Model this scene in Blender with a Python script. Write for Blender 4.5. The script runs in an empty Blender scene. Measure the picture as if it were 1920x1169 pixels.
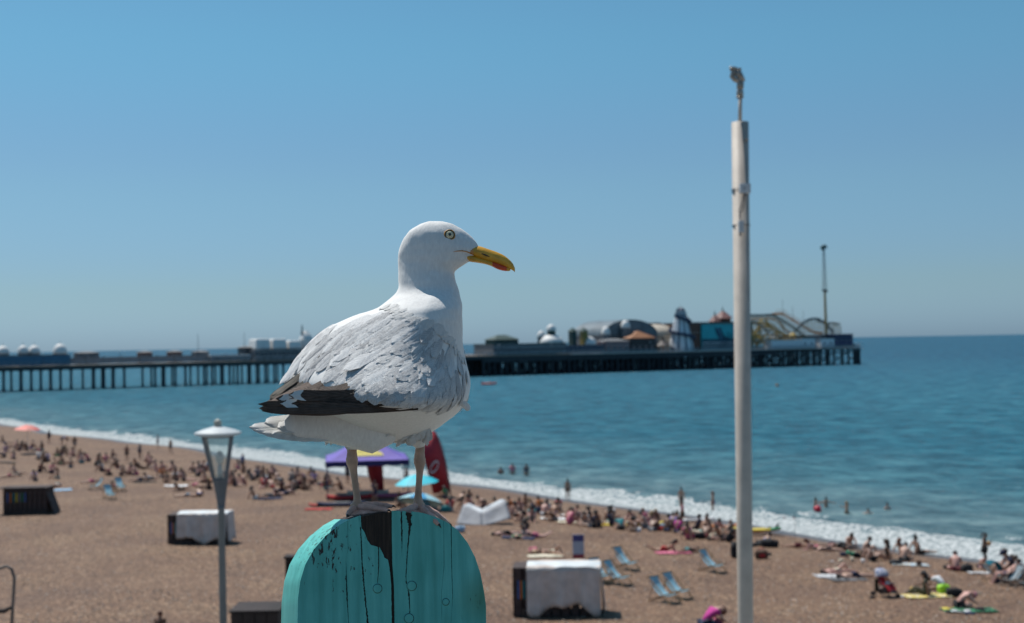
import bpy, math, random
import numpy as np
from mathutils import Vector, Matrix, noise
from mathutils.bvhtree import BVHTree
random.seed(7)
S = bpy.context.scene
COL = S.collection
R = math.radians
# ------------------------------------------------------------------ camera
CAMP = Vector((0, 0, 12.5))
FPX = 2400.0
PIT, ROL = R(1.42), R(1.02)
fwd = Vector((0, math.cos(PIT), math.sin(PIT)))
up0 = Vector((0, -math.sin(PIT), math.cos(PIT)))
rt0 = Vector((1, 0, 0))
right = rt0 * math.cos(ROL) - up0 * math.sin(ROL)
up = up0 * math.cos(ROL) + rt0 * math.sin(ROL)
cd = bpy.data.cameras.new('camera')
cam = bpy.data.objects.new('camera', cd)
COL.objects.link(cam)
cam.matrix_world = Matrix(((right.x, up.x, -fwd.x, CAMP.x), (right.y, up.y, -fwd.y, CAMP.y), (right.z, up.z, -fwd.z, CAMP.z), (0, 0, 0, 1)))
cd.sensor_width = 36
cd.lens = 45
cd.clip_start = 0.1
cd.clip_end = 100000
cd.dof.use_dof = True
cd.dof.focus_distance = 1.92
cd.dof.aperture_fstop = 7.6
S.camera = cam
# ------------------------------------------------------------------ sky, sun, exposure
SUN_EL, SUN_AZ = R(62), R(-44)      # azimuth clockwise from +Y
W = bpy.data.worlds.new('World')
S.world = W
W.use_nodes = True
wn = W.node_tree.nodes
wl = W.node_tree.links
bg = wn['Background']
sky = wn.new('ShaderNodeTexSky')
sky.sky_type = 'NISHITA'
sky.sun_disc = False
sky.sun_elevation = SUN_EL
sky.sun_rotation = SUN_AZ
sky.altitude = 0
sky.air_density = 1.0
sky.dust_density = 0.6
sky.ozone_density = 2.5
hs = wn.new('ShaderNodeHueSaturation')
hs.inputs['Hue'].default_value = SKY_HUE = 0.5
hs.inputs['Saturation'].default_value = 0.95
wl.new(sky.outputs[0], hs.inputs['Color'])
# tint over the sky texture: whole-sky colour balance by elevation
wtc = wn.new('ShaderNodeTexCoord'); wsp = wn.new('ShaderNodeSeparateXYZ'); wl.new(wtc.outputs['Generated'], wsp.inputs[0])
wrp = wn.new('ShaderNodeValToRGB'); wrp.color_ramp.interpolation = 'EASE'
for _ in range(3): wrp.color_ramp.elements.new(0.5)
for e, (p, c) in zip(wrp.color_ramp.elements, [(0.0, (0.295, 0.465, 0.75)), (0.05, (0.305, 0.435, 0.575)), (0.13, (0.33, 0.475, 0.55)), (0.24, (0.325, 0.57, 0.605)), (1.0, (0.32, 0.58, 0.62))]):
    e.position = p; e.color = (*c, 1)
wl.new(wsp.outputs[2], wrp.inputs[0])
wm = wn.new('ShaderNodeMix'); wm.data_type = 'RGBA'; wm.blend_type = 'MULTIPLY'; wm.inputs[0].default_value = 1
wl.new(hs.outputs[0], wm.inputs[6]); wl.new(wrp.outputs[0], wm.inputs[7])
wg = wn.new('ShaderNodeVectorMath'); wg.operation = 'SCALE'; wg.inputs[3].default_value = 2.0
wl.new(wm.outputs[2], wg.inputs[0]); wl.new(wg.outputs[0], bg.inputs[0])
bg.inputs[1].default_value = 0.0766
sl = bpy.data.lights.new('sun', 'SUN')
sl.energy = 5.0
sl.angle = R(0.5)
sl.color = (1.0, 0.955, 0.89)
so = bpy.data.objects.new('sun', sl)
COL.objects.link(so)
sdir = Vector((math.sin(SUN_AZ) * math.cos(SUN_EL), math.cos(SUN_AZ) * math.cos(SUN_EL), math.sin(SUN_EL)))
so.rotation_euler = sdir.to_track_quat('Z', 'Y').to_euler()
S.view_settings.view_transform = 'Standard'
S.view_settings.look = 'None'
S.view_settings.gamma = 1
S.view_settings.exposure = 0.0
S.view_settings.use_curve_mapping = False

# ------------------------------------------------------------------ pixel helpers (photograph coordinates 1920 x 1169)
def ray(px, py):
    return fwd + right * ((px - 960) / FPX) - up * ((py - 584.5) / FPX)
def at(px, py, Y):
    r = ray(px, py)
    return CAMP + r * (Y / r.y)
def proj(p):
    d = Vector(p) - CAMP
    z = d.dot(fwd)
    return 960 + FPX * d.dot(right) / z, 584.5 - FPX * d.dot(up) / z
SA = Vector((28, 71)); SDIR = Vector((-0.612, 0.791)); SN = Vector((0.791, 0.612))
def shore(x, y):
    """signed distance seaward and distance along the waterline"""
    d0, d1 = x - SA.x, y - SA.y
    return d0 * SN.x + d1 * SN.y, d0 * SDIR.x + d1 * SDIR.y
def beach_z(x, y):
    s, a = shore(x, y)
    s += 1.1 * math.sin(a * 0.085 + 1) + 0.6 * math.sin(a * 0.21)
    if s > 0:
        return max(-3.0, -0.085 * s)
    l = -s
    z = 1.45 * (1 - math.exp(-l / 15.0))
    k = min(1.0, l / 10)
    return z + k * (0.05 * math.sin(x * 0.31 + y * 0.12) + 0.05 * math.sin(y * 0.43 - x * 0.15))
def ground(px, py, sea=False):
    r = ray(px, py)
    z = 1.0
    for _ in range(12):
        t = (z - 12.5) / r.z
        p = CAMP + r * t
        z = max(0.0, beach_z(p.x, p.y)) if sea else beach_z(p.x, p.y)
    return Vector((p.x, p.y, z))

# ------------------------------------------------------------------ mesh builder
class MB:
    def __init__(s):
        s.v = []; s.f = []; s.m = []; s.cur = 0
    def add(s, vs, fs, m=None):
        b = len(s.v)
        s.v += [tuple(x) for x in vs]
        s.f += [tuple(b + i for i in f) for f in fs]
        s.m += [s.cur if m is None else m] * len(fs)
        return s
    def box(s, c, d, rz=0, rx=0, ry=0, m=None, taper=1.0):
        M = Matrix.Translation(Vector(c)) @ Matrix.Rotation(rz, 4, 'Z') @ Matrix.Rotation(ry, 4, 'Y') @ Matrix.Rotation(rx, 4, 'X')
        x, y, z = d[0] / 2, d[1] / 2, d[2] / 2
        t = taper
        vs = [(-x, -y, -z), (x, -y, -z), (x, y, -z), (-x, y, -z), (-x * t, -y * t, z), (x * t, -y * t, z), (x * t, y * t, z), (-x * t, y * t, z)]
        return s.add([M @ Vector(v) for v in vs], [(0, 3, 2, 1), (4, 5, 6, 7), (0, 1, 5, 4), (1, 2, 6, 5), (2, 3, 7, 6), (3, 0, 4, 7)], m)
    def tube(s, pts, rad, n=6, m=None, cap=True):
        pts = [Vector(p) for p in pts]
        if not hasattr(rad, '__len__'): rad = [rad] * len(pts)
        vs = []; fs = []
        prev = None
        for i, p in enumerate(pts):
            a = pts[max(0, i - 1)]; b = pts[min(len(pts) - 1, i + 1)]
            t = (b - a)
            if t.length < 1e-9: t = Vector((0, 0, 1))
            t.normalize()
            if prev is None:
                u = t.cross(Vector((0, 0, 1)) if abs(t.z) < 0.9 else Vector((1, 0, 0)))
            else:
                u = prev - t * prev.dot(t)
            u.normalize(); prev = u
            w = t.cross(u)
            r = rad[i]
            r1, r2 = (r if hasattr(r, '__len__') else (r, r))
            for k in range(n):
                an = 2 * math.pi * k / n
                vs.append(p + u * (math.cos(an) * r1) + w * (math.sin(an) * r2))
        for i in range(len(pts) - 1):
            for k in range(n):
                k2 = (k + 1) % n
                fs.append((i * n + k, i * n + k2, (i + 1) * n + k2, (i + 1) * n + k))
        if cap:
            fs.append(tuple(reversed(range(n))))
            fs.append(tuple((len(pts) - 1) * n + k for k in range(n)))
        return s.add(vs, fs, m)
    def ball(s, c, r, nu=10, nv=7, m=None, M=None, z0=-1.0):
        if not hasattr(r, '__len__'): r = (r, r, r)
        vs = []; fs = []
        lo = math.asin(z0)
        for j in range(nv + 1):
            ph = lo + (math.pi / 2 - lo) * j / nv
            for i in range(nu):
                th = 2 * math.pi * i / nu
                p = Vector((math.cos(ph) * math.cos(th) * r[0], math.cos(ph) * math.sin(th) * r[1], math.sin(ph) * r[2]))
                if M: p = M @ p
                vs.append(p + Vector(c))
        for j in range(nv):
            for i in range(nu):
                i2 = (i + 1) % nu
                fs.append((j * nu + i, j * nu + i2, (j + 1) * nu + i2, (j + 1) * nu + i))
        if z0 > -0.99: fs.append(tuple(reversed(range(nu))))
        return s.add(vs, fs, m)
    def grid(s, fn, nu, nv, m=None, closed=False):
        vs = [fn(i / nu, j / nv) for j in range(nv + 1) for i in range(nu + 1)]
        fs = [(j * (nu + 1) + i, j * (nu + 1) + i + 1, (j + 1) * (nu + 1) + i + 1, (j + 1) * (nu + 1) + i) for j in range(nv) for i in range(nu)]
        return s.add(vs, fs, m)
    def slab(s, fn, nu, nv, th, m=None):
        """grid with thickness (offset along -z by th)"""
        top = [Vector(fn(i / nu, j / nv)) for j in range(nv + 1) for i in range(nu + 1)]
        n = len(top)
        bot = [p - Vector((0, 0, th)) for p in top]
        w = nu + 1
        fs = []
        for j in range(nv):
            for i in range(nu):
                a = j * w + i
                fs.append((a, a + 1, a + 1 + w, a + w)); fs.append((n + a, n + a + w, n + a + 1 + w, n + a + 1))
        for i in range(nu):
            fs.append((i, n + i, n + i + 1, i + 1)); a = nv * w + i
            fs.append((a, a + 1, n + a + 1, n + a))
        for j in range(nv):
            a = j * w; fs.append((a, a + w, n + a + w, n + a)); a = j * w + nu
            fs.append((a, n + a, n + a + w, a + w))
        return s.add(top + bot, fs, m)
    def prism(s, poly, dvec, m=None):
        """poly: list of 3D points, extruded by dvec"""
        n = len(poly); d = Vector(dvec)
        vs = [Vector(p) for p in poly] + [Vector(p) + d for p in poly]
        fs = [tuple(range(n)), tuple(reversed(range(n, 2 * n)))] + [(i, i + n, (i + 1) % n + n, (i + 1) % n) for i in range(n)]
        return s.add(vs, fs, m)
    def lathe(s, c, prof, n=16, m=None):
        """prof: list of (r,z)"""
        vs = [(c[0] + r * math.cos(2 * math.pi * k / n), c[1] + r * math.sin(2 * math.pi * k / n), c[2] + z) for r, z in prof for k in range(n)]
        fs = [(i * n + k, i * n + (k + 1) % n, (i + 1) * n + (k + 1) % n, (i + 1) * n + k) for i in range(len(prof) - 1) for k in range(n)]
        fs.append(tuple(reversed(range(n)))); fs.append(tuple((len(prof) - 1) * n + k for k in range(n)))
        return s.add(vs, fs, m)
    def mesh(s, name, mats, smooth=False, off=None):
        me = bpy.data.meshes.new(name)
        vs = s.v if off is None else [(a - off[0], b - off[1], c - off[2]) for a, b, c in s.v]
        me.from_pydata(vs, [], s.f)
        if not isinstance(mats, (list, tuple)): mats = [mats]
        for m_ in mats: me.materials.append(m_)
        me.polygons.foreach_set('material_index', s.m)
        if smooth: me.polygons.foreach_set('use_smooth', [True] * len(s.f))
        me.update()
        return me
    def build(s, name, mats, parent=None, smooth=False, off=None, bevel=0):
        o = bpy.data.objects.new(name, s.mesh(name, mats, smooth, off))
        COL.objects.link(o)
        if parent: o.parent = parent
        if bevel:
            b = o.modifiers.new('bevel', 'BEVEL'); b.width = bevel; b.segments = 2; b.limit_method = 'ANGLE'
        return o
def tag(o, label=None, cat=None, group=None, kind=None):
    if label: o['label'] = label
    if cat: o['category'] = cat
    if group: o['group'] = group
    if kind: o['kind'] = kind
    return o
def thing(name, label, cat, loc=(0, 0, 0), rz=0, group=None):
    o = bpy.data.objects.new(name, None); COL.objects.link(o)
    o.location = loc; o.rotation_euler = (0, 0, rz)
    o.empty_display_size = 0.2
    return tag(o, label, cat, group)
def linkm(name, me, parent):
    o = bpy.data.objects.new(name, me); COL.objects.link(o); o.parent = parent
    return o

# ------------------------------------------------------------------ materials
MC = {}
def mat(name, col, rough=0.6, var=0.12, scale=8.0, bump=0.0, bscale=60.0, metal=0.0, spec=0.5, trans=None, col2=None, c2pos=0.55, sheen=0.0, emit=None):
    if name in MC: return MC[name]
    m = bpy.data.materials.new(name); m.use_nodes = True
    N = m.node_tree.nodes; L = m.node_tree.links
    b = N['Principled BSDF']
    b.inputs['Roughness'].default_value = rough
    b.inputs['Metallic'].default_value = metal
    b.inputs['Specular IOR Level'].default_value = spec
    if sheen: b.inputs['Sheen Weight'].default_value = sheen
    if trans: b.inputs['Transmission Weight'].default_value = trans
    tc = N.new('ShaderNodeTexCoord')
    nz = N.new('ShaderNodeTexNoise'); nz.inputs['Scale'].default_value = scale; nz.inputs['Detail'].default_value = 6
    L.new(tc.outputs['Object'], nz.inputs['Vector'])
    rp = N.new('ShaderNodeValToRGB')
    a = [max(0, c * (1 - var * 2.2)) for c in col]; d = [min(1, c * (1 + var * 2.2)) for c in col]
    rp.color_ramp.elements[0].position = 0.3; rp.color_ramp.elements[0].color = (*a, 1)
    rp.color_ramp.elements[1].position = 0.7; rp.color_ramp.elements[1].color = (*d, 1)
    if col2:
        rp.color_ramp.elements[1].color = (*col, 1)
        rp.color_ramp.elements[0].position = c2pos - 0.06; rp.color_ramp.elements[1].position = c2pos + 0.06
        rp.color_ramp.elements[0].color = (*col2, 1)
    L.new(nz.outputs[0], rp.inputs[0]); L.new(rp.outputs[0], b.inputs['Base Color'])
    if bump:
        n2 = N.new('ShaderNodeTexNoise'); n2.inputs['Scale'].default_value = bscale; n2.inputs['Detail'].default_value = 4
        L.new(tc.outputs['Object'], n2.inputs['Vector'])
        bp = N.new('ShaderNodeBump'); bp.inputs['Strength'].default_value = bump; bp.inputs['Distance'].default_value = 1.0 / bscale
        L.new(n2.outputs[0], bp.inputs['Height']); L.new(bp.outputs[0], b.inputs['Normal'])
    MC[name] = m
    return m
def shader(name):
    m = bpy.data.materials.new(name); m.use_nodes = True
    return m, m.node_tree.nodes, m.node_tree.links, m.node_tree.nodes['Principled BSDF']
def node(N, t, **k):
    n = N.new(t)
    for a, v in k.items():
        if a.startswith('i_'): n.inputs[a[2:].replace('_', ' ')].default_value = v
        else: setattr(n, a, v)
    return n
def mth(N, L, op, a, b=None, clamp=False):
    n = N.new('ShaderNodeMath'); n.operation = op; n.use_clamp = clamp
    for i, x in enumerate((a, b)):
        if x is None: continue
        if isinstance(x, (int, float)): n.inputs[i].default_value = x
        else: L.new(x, n.inputs[i])
    return n.outputs[0]
def ramp(N, L, fac, stops, interp='LINEAR'):
    r = N.new('ShaderNodeValToRGB'); cr = r.color_ramp; cr.interpolation = interp
    while len(cr.elements) < len(stops): cr.elements.new(0.5)
    for e, (p, c) in zip(cr.elements, stops):
        e.position = p; e.color = (*c, 1) if len(c) == 3 else c
    L.new(fac, r.inputs[0]); return r.outputs[0]
def mixc(N, L, fac, a, b, mode='MIX'):
    n = N.new('ShaderNodeMix'); n.data_type = 'RGBA'; n.blend_type = mode
    for idx, x in ((0, fac), (6, a), (7, b)):
        if isinstance(x, (int, float)): n.inputs[idx].default_value = x
        elif isinstance(x, tuple): n.inputs[idx].default_value = (*x, 1) if len(x) == 3 else x
        else: L.new(x, n.inputs[idx])
    return n.outputs[2]

# ================================================================== STRUCTURE
# --- shingle beach
def beach_material():
    m, N, L, b = shader('shingle')
    geo = N.new('ShaderNodeNewGeometry')
    sc = N.new('ShaderNodeVectorMath'); sc.operation = 'MULTIPLY'; sc.inputs[1].default_value = (1, 1, 0)
    L.new(geo.outputs['Position'], sc.inputs[0]); P = sc.outputs[0]
    vo = node(N, 'ShaderNodeTexVoronoi'); vo.inputs['Scale'].default_value = 8.5; L.new(P, vo.inputs['Vector'])
    vo2 = node(N, 'ShaderNodeTexVoronoi'); vo2.inputs['Scale'].default_value = 19; L.new(P, vo2.inputs['Vector'])
    sep = N.new('ShaderNodeSeparateColor'); L.new(vo.outputs['Color'], sep.inputs[0])
    sep2 = N.new('ShaderNodeSeparateColor'); L.new(vo2.outputs['Color'], sep2.inputs[0])
    c1 = ramp(N, L, sep.outputs[0], [(0.0, (0.05, 0.032, 0.022)), (0.25, (0.12, 0.075, 0.048)), (0.5, (0.25, 0.165, 0.11)), (0.75, (0.34, 0.24, 0.165)), (0.90, (0.42, 0.32, 0.23)), (1.0, (0.75, 0.68, 0.58))])
    c2 = ramp(N, L, sep2.outputs[1], [(0.0, (0.08, 0.05, 0.035)), (0.4, (0.19, 0.125, 0.085)), (0.8, (0.31, 0.22, 0.155)), (1.0, (0.50, 0.42, 0.33))])
    c = mixc(N, L, 0.45, c1, c2)
    dk = ramp(N, L, vo.outputs['Distance'], [(0.25, (1, 1, 1)), (0.75, (0.45, 0.43, 0.42))])
    c = mixc(N, L, 0.8, c, mixc(N, L, 1.0, c, dk, 'MULTIPLY'))
    big = node(N, 'ShaderNodeTexNoise'); big.inputs['Scale'].default_value = 0.16; big.inputs['Detail'].default_value = 8; L.new(P, big.inputs['Vector'])
    tint = ramp(N, L, big.outputs[0], [(0.36, (0.80, 0.76, 0.76)), (0.5, (1.0, 0.97, 0.94)), (0.64, (1.10, 1.12, 1.08))])
    c = mixc(N, L, 1.0, c, tint, 'MULTIPLY')
    # damp pebbles right at the waterline
    sp = N.new('ShaderNodeSeparateXYZ'); L.new(geo.outputs['Position'], sp.inputs[0])
    zn = mth(N, L, 'ADD', sp.outputs[2], mth(N, L, 'MULTIPLY', big.outputs[0], 0.12))
    wet = ramp(N, L, zn, [(0.20, (1, 1, 1)), (0.32, (0, 0, 0))])
    c = mixc(N, L, wet, c, mixc(N, L, 0.6, mixc(N, L, 1.0, c, (0.42, 0.42, 0.46), 'MULTIPLY'), (0.15, 0.155, 0.17)))
    c = mixc(N, L, 1.0, c, (0.78, 0.635, 0.53), 'MULTIPLY')
    L.new(c, b.inputs['Base Color'])
    L.new(ramp(N, L, wet, [(0, (0.85, 0.85, 0.85)), (1, (0.3, 0.3, 0.3))]), b.inputs['Roughness'])
    bp = N.new('ShaderNodeBump'); bp.inputs['Distance'].default_value = 0.035; bp.inputs['Strength'].default_value = 0.9
    hh = mth(N, L, 'SUBTRACT', mth(N, L, 'MULTIPLY', big.outputs[0], 3.0), vo.outputs['Distance'])
    L.new(hh, bp.inputs['Height']); L.new(bp.outputs[0], b.inputs['Normal'])
    return m
MBEACH = beach_material()
def shore_grid(svals, avals, zf, name, m, smooth=True):
    nb = MB()
    vs = []
    for a in avals:
        for s in svals:
            x = SA.x + SN.x * s + SDIR.x * a; y = SA.y + SN.y * s + SDIR.y * a
            vs.append((x, y, zf(x, y, s, a)))
    n = len(svals)
    fs = [(j * n + i, j * n + i + 1, (j + 1) * n + i + 1, (j + 1) * n + i) for j in range(len(avals) - 1) for i in range(n - 1)]
    nb.add(vs, fs)
    return nb.build(name, m, smooth=smooth)
sv = [-3000, -1000, -400] + list(np.arange(-200, -60, 5.0)) + list(np.arange(-60, -8, 0.8)) + list(np.arange(-8, 8, 0.4)) + list(np.arange(8, 60, 4.0)) + [200]
av = [-2000, -600, -200] + list(np.arange(-100, -60, 4.0)) + list(np.arange(-60, 130, 0.9)) + list(np.arange(130, 320, 2.5)) + [500, 1500, 3000]
def bz(x, y, s, a):
    z = beach_z(x, y)
    if -60 < s < -1 and -60 < a < 260:
        z += (noise.noise(Vector((x * 0.9, y * 0.9, 0))) * 0.045 + noise.noise(Vector((x * 0.25, y * 0.25, 3))) * 0.05) * min(1, -s / 8)
    return z
tag(shore_grid(sv, av, bz, 'beach', MBEACH), kind='structure')

# loose larger stones lying on the nearer shingle
def stones():
    rs = random.Random(99); mb = MB()
    base = [(1, 0, 0), (0, 1, 0), (-1, 0, 0), (0, -1, 0), (0, 0, .7), (0, 0, -.3)]
    fs = [(0, 1, 4), (1, 2, 4), (2, 3, 4), (3, 0, 4), (1, 0, 5), (2, 1, 5), (3, 2, 5), (0, 3, 5)]
    for _ in range(16000):
        y = 49 + 52 * rs.random() ** 1.5; x = rs.uniform(-.42, .43) * y
        s, a = shore(x, y)
        if s > -2.5: continue
        z = beach_z(x, y); r_ = rs.uniform(.025, .062); an = rs.uniform(0, 3.14); ca, sa = math.cos(an), math.sin(an); k1, k2 = rs.uniform(.7, 1.4), rs.uniform(.6, 1)
        mb.add([(x + (vx * ca * k1 - vy * sa * k2) * r_, y + (vx * sa * k1 + vy * ca * k2) * r_, z + vz * r_) for vx, vy, vz in base], fs, rs.choice([0, 0, 1, 2, 3]))
    o = mb.build('loose_stones', [mat('stone_tan', (.22, .165, .12), .8, .2, 3), mat('stone_brown', (.09, .06, .042), .8, .2, 3), mat('stone_pale', (.46, .41, .35), .8, .1, 3), mat('stone_grey', (.16, .15, .145), .8, .2, 3)])
    tag(o, kind='stuff')
stones()
# --- sea
def sea_material():
    m, N, L, b = shader('sea_water')
    geo = N.new('ShaderNodeNewGeometry')
    P = geo.outputs['Position']
    mp = N.new('ShaderNodeMapping'); mp.vector_type = 'POINT'
    ang = math.atan2(SN.y, SN.x)
    # rotate into the shore frame: x = distance seaward, y = along
    mp.inputs['Location'].default_value = (-(SA.x * SN.x + SA.y * SN.y), -(SA.x * SDIR.x + SA.y * SDIR.y), 0)
    mp.inputs['Rotation'].default_value = (0, 0, -ang)
    L.new(P, mp.inputs['Vector'])
    sp = N.new('ShaderNodeSeparateXYZ'); L.new(mp.outputs[0], sp.inputs[0])
    s = sp.outputs[0]
    lo = node(N, 'ShaderNodeTexNoise'); lo.inputs['Scale'].default_value = 0.022; lo.inputs['Detail'].default_value = 5
    st = N.new('ShaderNodeVectorMath'); st.operation = 'MULTIPLY'; st.inputs[1].default_value = (1, 0.35, 1); L.new(mp.outputs[0], st.inputs[0])
    L.new(st.outputs[0], lo.inputs['Vector'])
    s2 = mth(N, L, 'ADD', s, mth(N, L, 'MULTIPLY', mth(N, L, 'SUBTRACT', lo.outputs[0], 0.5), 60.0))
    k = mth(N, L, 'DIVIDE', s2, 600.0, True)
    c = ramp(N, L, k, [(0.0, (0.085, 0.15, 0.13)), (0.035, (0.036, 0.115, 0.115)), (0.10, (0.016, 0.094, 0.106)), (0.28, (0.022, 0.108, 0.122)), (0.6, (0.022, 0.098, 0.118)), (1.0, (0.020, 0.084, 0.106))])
    # wavelets
    def wn_(scale, det, stretch, seed):
        v = N.new('ShaderNodeVectorMath'); v.operation = 'MULTIPLY_ADD'; v.inputs[1].default_value = (1.0, stretch, 1); v.inputs[2].default_value = (seed, seed, 0)
        L.new(mp.outputs[0], v.inputs[0])
        n = node(N, 'ShaderNodeTexNoise'); n.inputs['Scale'].default_value = scale; n.inputs['Detail'].default_value = det; n.inputs['Roughness'].default_value = 0.6
        L.new(v.outputs[0], n.inputs['Vector']); return n.outputs[0]
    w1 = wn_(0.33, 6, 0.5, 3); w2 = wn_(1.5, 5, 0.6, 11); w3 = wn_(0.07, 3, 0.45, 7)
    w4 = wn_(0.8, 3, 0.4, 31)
    h = mth(N, L, 'ADD', mth(N, L, 'MULTIPLY', w1, 1.3), mth(N, L, 'MULTIPLY', w2, 0.6))
    h = mth(N, L, 'ADD', h, mth(N, L, 'MULTIPLY', w4, 1.1))
    h = mth(N, L, 'ADD', h, mth(N, L, 'MULTIPLY', w3, 2.0))
    # colour streaks: light and shade of the wavelets painted into the water colour
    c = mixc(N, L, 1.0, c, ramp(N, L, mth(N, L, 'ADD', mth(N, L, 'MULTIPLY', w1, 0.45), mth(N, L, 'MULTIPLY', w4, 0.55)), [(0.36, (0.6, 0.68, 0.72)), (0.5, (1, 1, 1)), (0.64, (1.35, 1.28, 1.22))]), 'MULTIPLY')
    bp = N.new('ShaderNodeBump'); bp.inputs['Distance'].default_value = 1.0
    bp.inputs['Strength'].default_value = 0.8
    # facet slopes that hold at any distance
    acc = geo.outputs['Normal']
    for sc_, kk, strx in ((0.9, 1.5, 0.6), (2.6, 1.0, 0.7), (0.25, 0.8, 0.5)):
        vv = N.new('ShaderNodeVectorMath'); vv.operation = 'MULTIPLY'; vv.inputs[1].default_value = (1, strx, 1); L.new(mp.outputs[0], vv.inputs[0])
        nn_ = node(N, 'ShaderNodeTexNoise'); nn_.inputs['Scale'].default_value = sc_; nn_.inputs['Detail'].default_value = 3; L.new(vv.outputs[0], nn_.inputs['Vector'])
        ma = N.new('ShaderNodeVectorMath'); ma.operation = 'MULTIPLY_ADD'; ma.inputs[1].default_value = (kk, kk, 0); ma.inputs[2].default_value = (-kk / 2, -kk / 2, 0); L.new(nn_.outputs['Color'], ma.inputs[0])
        ad = N.new('ShaderNodeVectorMath'); ad.operation = 'ADD'; L.new(acc, ad.inputs[0]); L.new(ma.outputs[0], ad.inputs[1]); acc = ad.outputs[0]
    nm = N.new('ShaderNodeVectorMath'); nm.operation = 'NORMALIZE'; L.new(acc, nm.inputs[0]); L.new(nm.outputs[0], bp.inputs['Normal'])
    L.new(mth(N, L, 'MULTIPLY', h, 1.0), bp.inputs['Height'])
    # foam
    f1 = wn_(0.55, 8, 0.55, 21); f2 = node(N, 'ShaderNodeTexVoronoi'); f2.feature = 'DISTANCE_TO_EDGE'; f2.inputs['Scale'].default_value = 2.6
    wob = N.new('ShaderNodeVectorMath'); wob.operation = 'ADD'; L.new(mp.outputs[0], wob.inputs[0])
    nzv = node(N, 'ShaderNodeTexNoise'); nzv.inputs['Scale'].default_value = 1.3; nzv.inputs['Detail'].default_value = 5; L.new(mp.outputs[0], nzv.inputs['Vector']); L.new(nzv.outputs['Color'], wob.inputs[1])
    L.new(wob.outputs[0], f2.inputs['Vector'])
    edge = mth(N, L, 'ADD', s, mth(N, L, 'MULTIPLY', mth(N, L, 'SUBTRACT', w3, 0.5), 8.0))
    edge = mth(N, L, 'ADD', edge, mth(N, L, 'MULTIPLY', mth(N, L, 'SUBTRACT', f1, 0.5), 9.0))
    band = ramp(N, L, mth(N, L, 'DIVIDE', edge, 14.0, True), [(0.0, (0.95,) * 3), (0.12, (0.9,) * 3), (0.26, (0.40,) * 3), (0.31, (0.8,) * 3), (0.36, (0.45,) * 3), (0.41, (0.0,) * 3)])
    lace = ramp(N, L, f2.outputs['Distance'], [(0.02, (1.0,) * 3), (0.28, (0.0,) * 3)])
    fo = mth(N, L, 'ADD', mth(N, L, 'MULTIPLY', band, 1.35), mth(N, L, 'MULTIPLY', lace, 0.45))
    fine = node(N, 'ShaderNodeTexNoise'); fine.inputs['Scale'].default_value = 3.4; fine.inputs['Detail'].default_value = 6; L.new(mp.outputs[0], fine.inputs['Vector'])
    fo = mth(N, L, 'ADD', fo, mth(N, L, 'MULTIPLY', mth(N, L, 'SUBTRACT', fine.outputs[0], 0.5), 1.9))
    fo = mth(N, L, 'MULTIPLY', fo, mth(N, L, 'GREATER_THAN', band, 0.01))
    fo = ramp(N, L, fo, [(0.66, (0, 0, 0)), (1.05, (1, 1, 1))])
    dif = N.new('ShaderNodeBsdfDiffuse'); L.new(ramp(N, L, fine.outputs[0], [(0.38, (0.20, 0.24, 0.25)), (0.60, (0.56, 0.58, 0.58))]), dif.inputs[0])
    bp2 = N.new('ShaderNodeBump'); bp2.inputs['Distance'].default_value = 0.25; bp2.inputs['Strength'].default_value = 1.0
    L.new(fine.outputs[0], bp2.inputs['Height']); L.new(bp2.outputs[0], dif.inputs['Normal'])
    fb = node(N, 'ShaderNodeTexNoise'); fb.inputs['Scale'].default_value = 0.17; fb.inputs['Detail'].default_value = 9; fb.inputs['Roughness'].default_value = 0.78; L.new(mp.outputs[0], fb.inputs['Vector'])
    c = mixc(N, L, 1.0, c, ramp(N, L, fb.outputs[0], [(0.38, (0.40, 0.52, 0.58)), (0.5, (0.74, 0.82, 0.86)), (0.60, (1.25, 1.2, 1.16))]), 'MULTIPLY')  # broader light and dark wave streaks, also painted into the colour
    L.new(ramp(N, L, k, [(0.0, (0.20,) * 3), (0.3, (0.12,) * 3), (1.0, (0.05,) * 3)]), b.inputs['Specular IOR Level'])
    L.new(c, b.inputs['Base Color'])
    b.inputs['IOR'].default_value = 1.33
    b.inputs['Roughness'].default_value = 0.16
    L.new(bp.outputs[0], b.inputs['Normal'])
    # body colour plus a wave-averaged sheen
    dfs = N.new('ShaderNodeBsdfDiffuse'); L.new(mixc(N, L, 1.0, c, (1.35, 1.18, 1.48), 'MULTIPLY'), dfs.inputs[0])
    gls = N.new('ShaderNodeBsdfGlossy'); gls.inputs['Roughness'].default_value = 0.2; L.new(bp.outputs[0], gls.inputs['Normal'])
    frn = N.new('ShaderNodeFresnel'); frn.inputs[0].default_value = 1.33; L.new(bp.outputs[0], frn.inputs['Normal'])
    wat = N.new('ShaderNodeMixShader'); L.new(mth(N, L, 'MINIMUM', mth(N, L, 'MULTIPLY', frn.outputs[0], 0.42), 0.26), wat.inputs[0]); L.new(dfs.outputs[0], wat.inputs[1]); L.new(gls.outputs[0], wat.inputs[2])
    mx = N.new('ShaderNodeMixShader'); L.new(fo, mx.inputs[0]); L.new(wat.outputs[0], mx.inputs[1]); L.new(dif.outputs[0], mx.inputs[2])
    L.new(mx.outputs[0], N['Material Output'].inputs[0])
    return m
MSEA = sea_material()
sv = list(np.arange(-5, 22, 0.3)) + list(np.arange(22, 60, 1.5)) + [65, 75, 90, 110, 140, 180, 240, 320, 450, 700, 1200, 3000, 9000, 30000, 70000]
av = [-70000, -20000, -6000, -2000, -700, -300, -150] + list(np.arange(-70, 150, 0.7)) + list(np.arange(150, 320, 3.0)) + [340, 400, 600, 1200, 4000, 12000, 40000, 70000]
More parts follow.
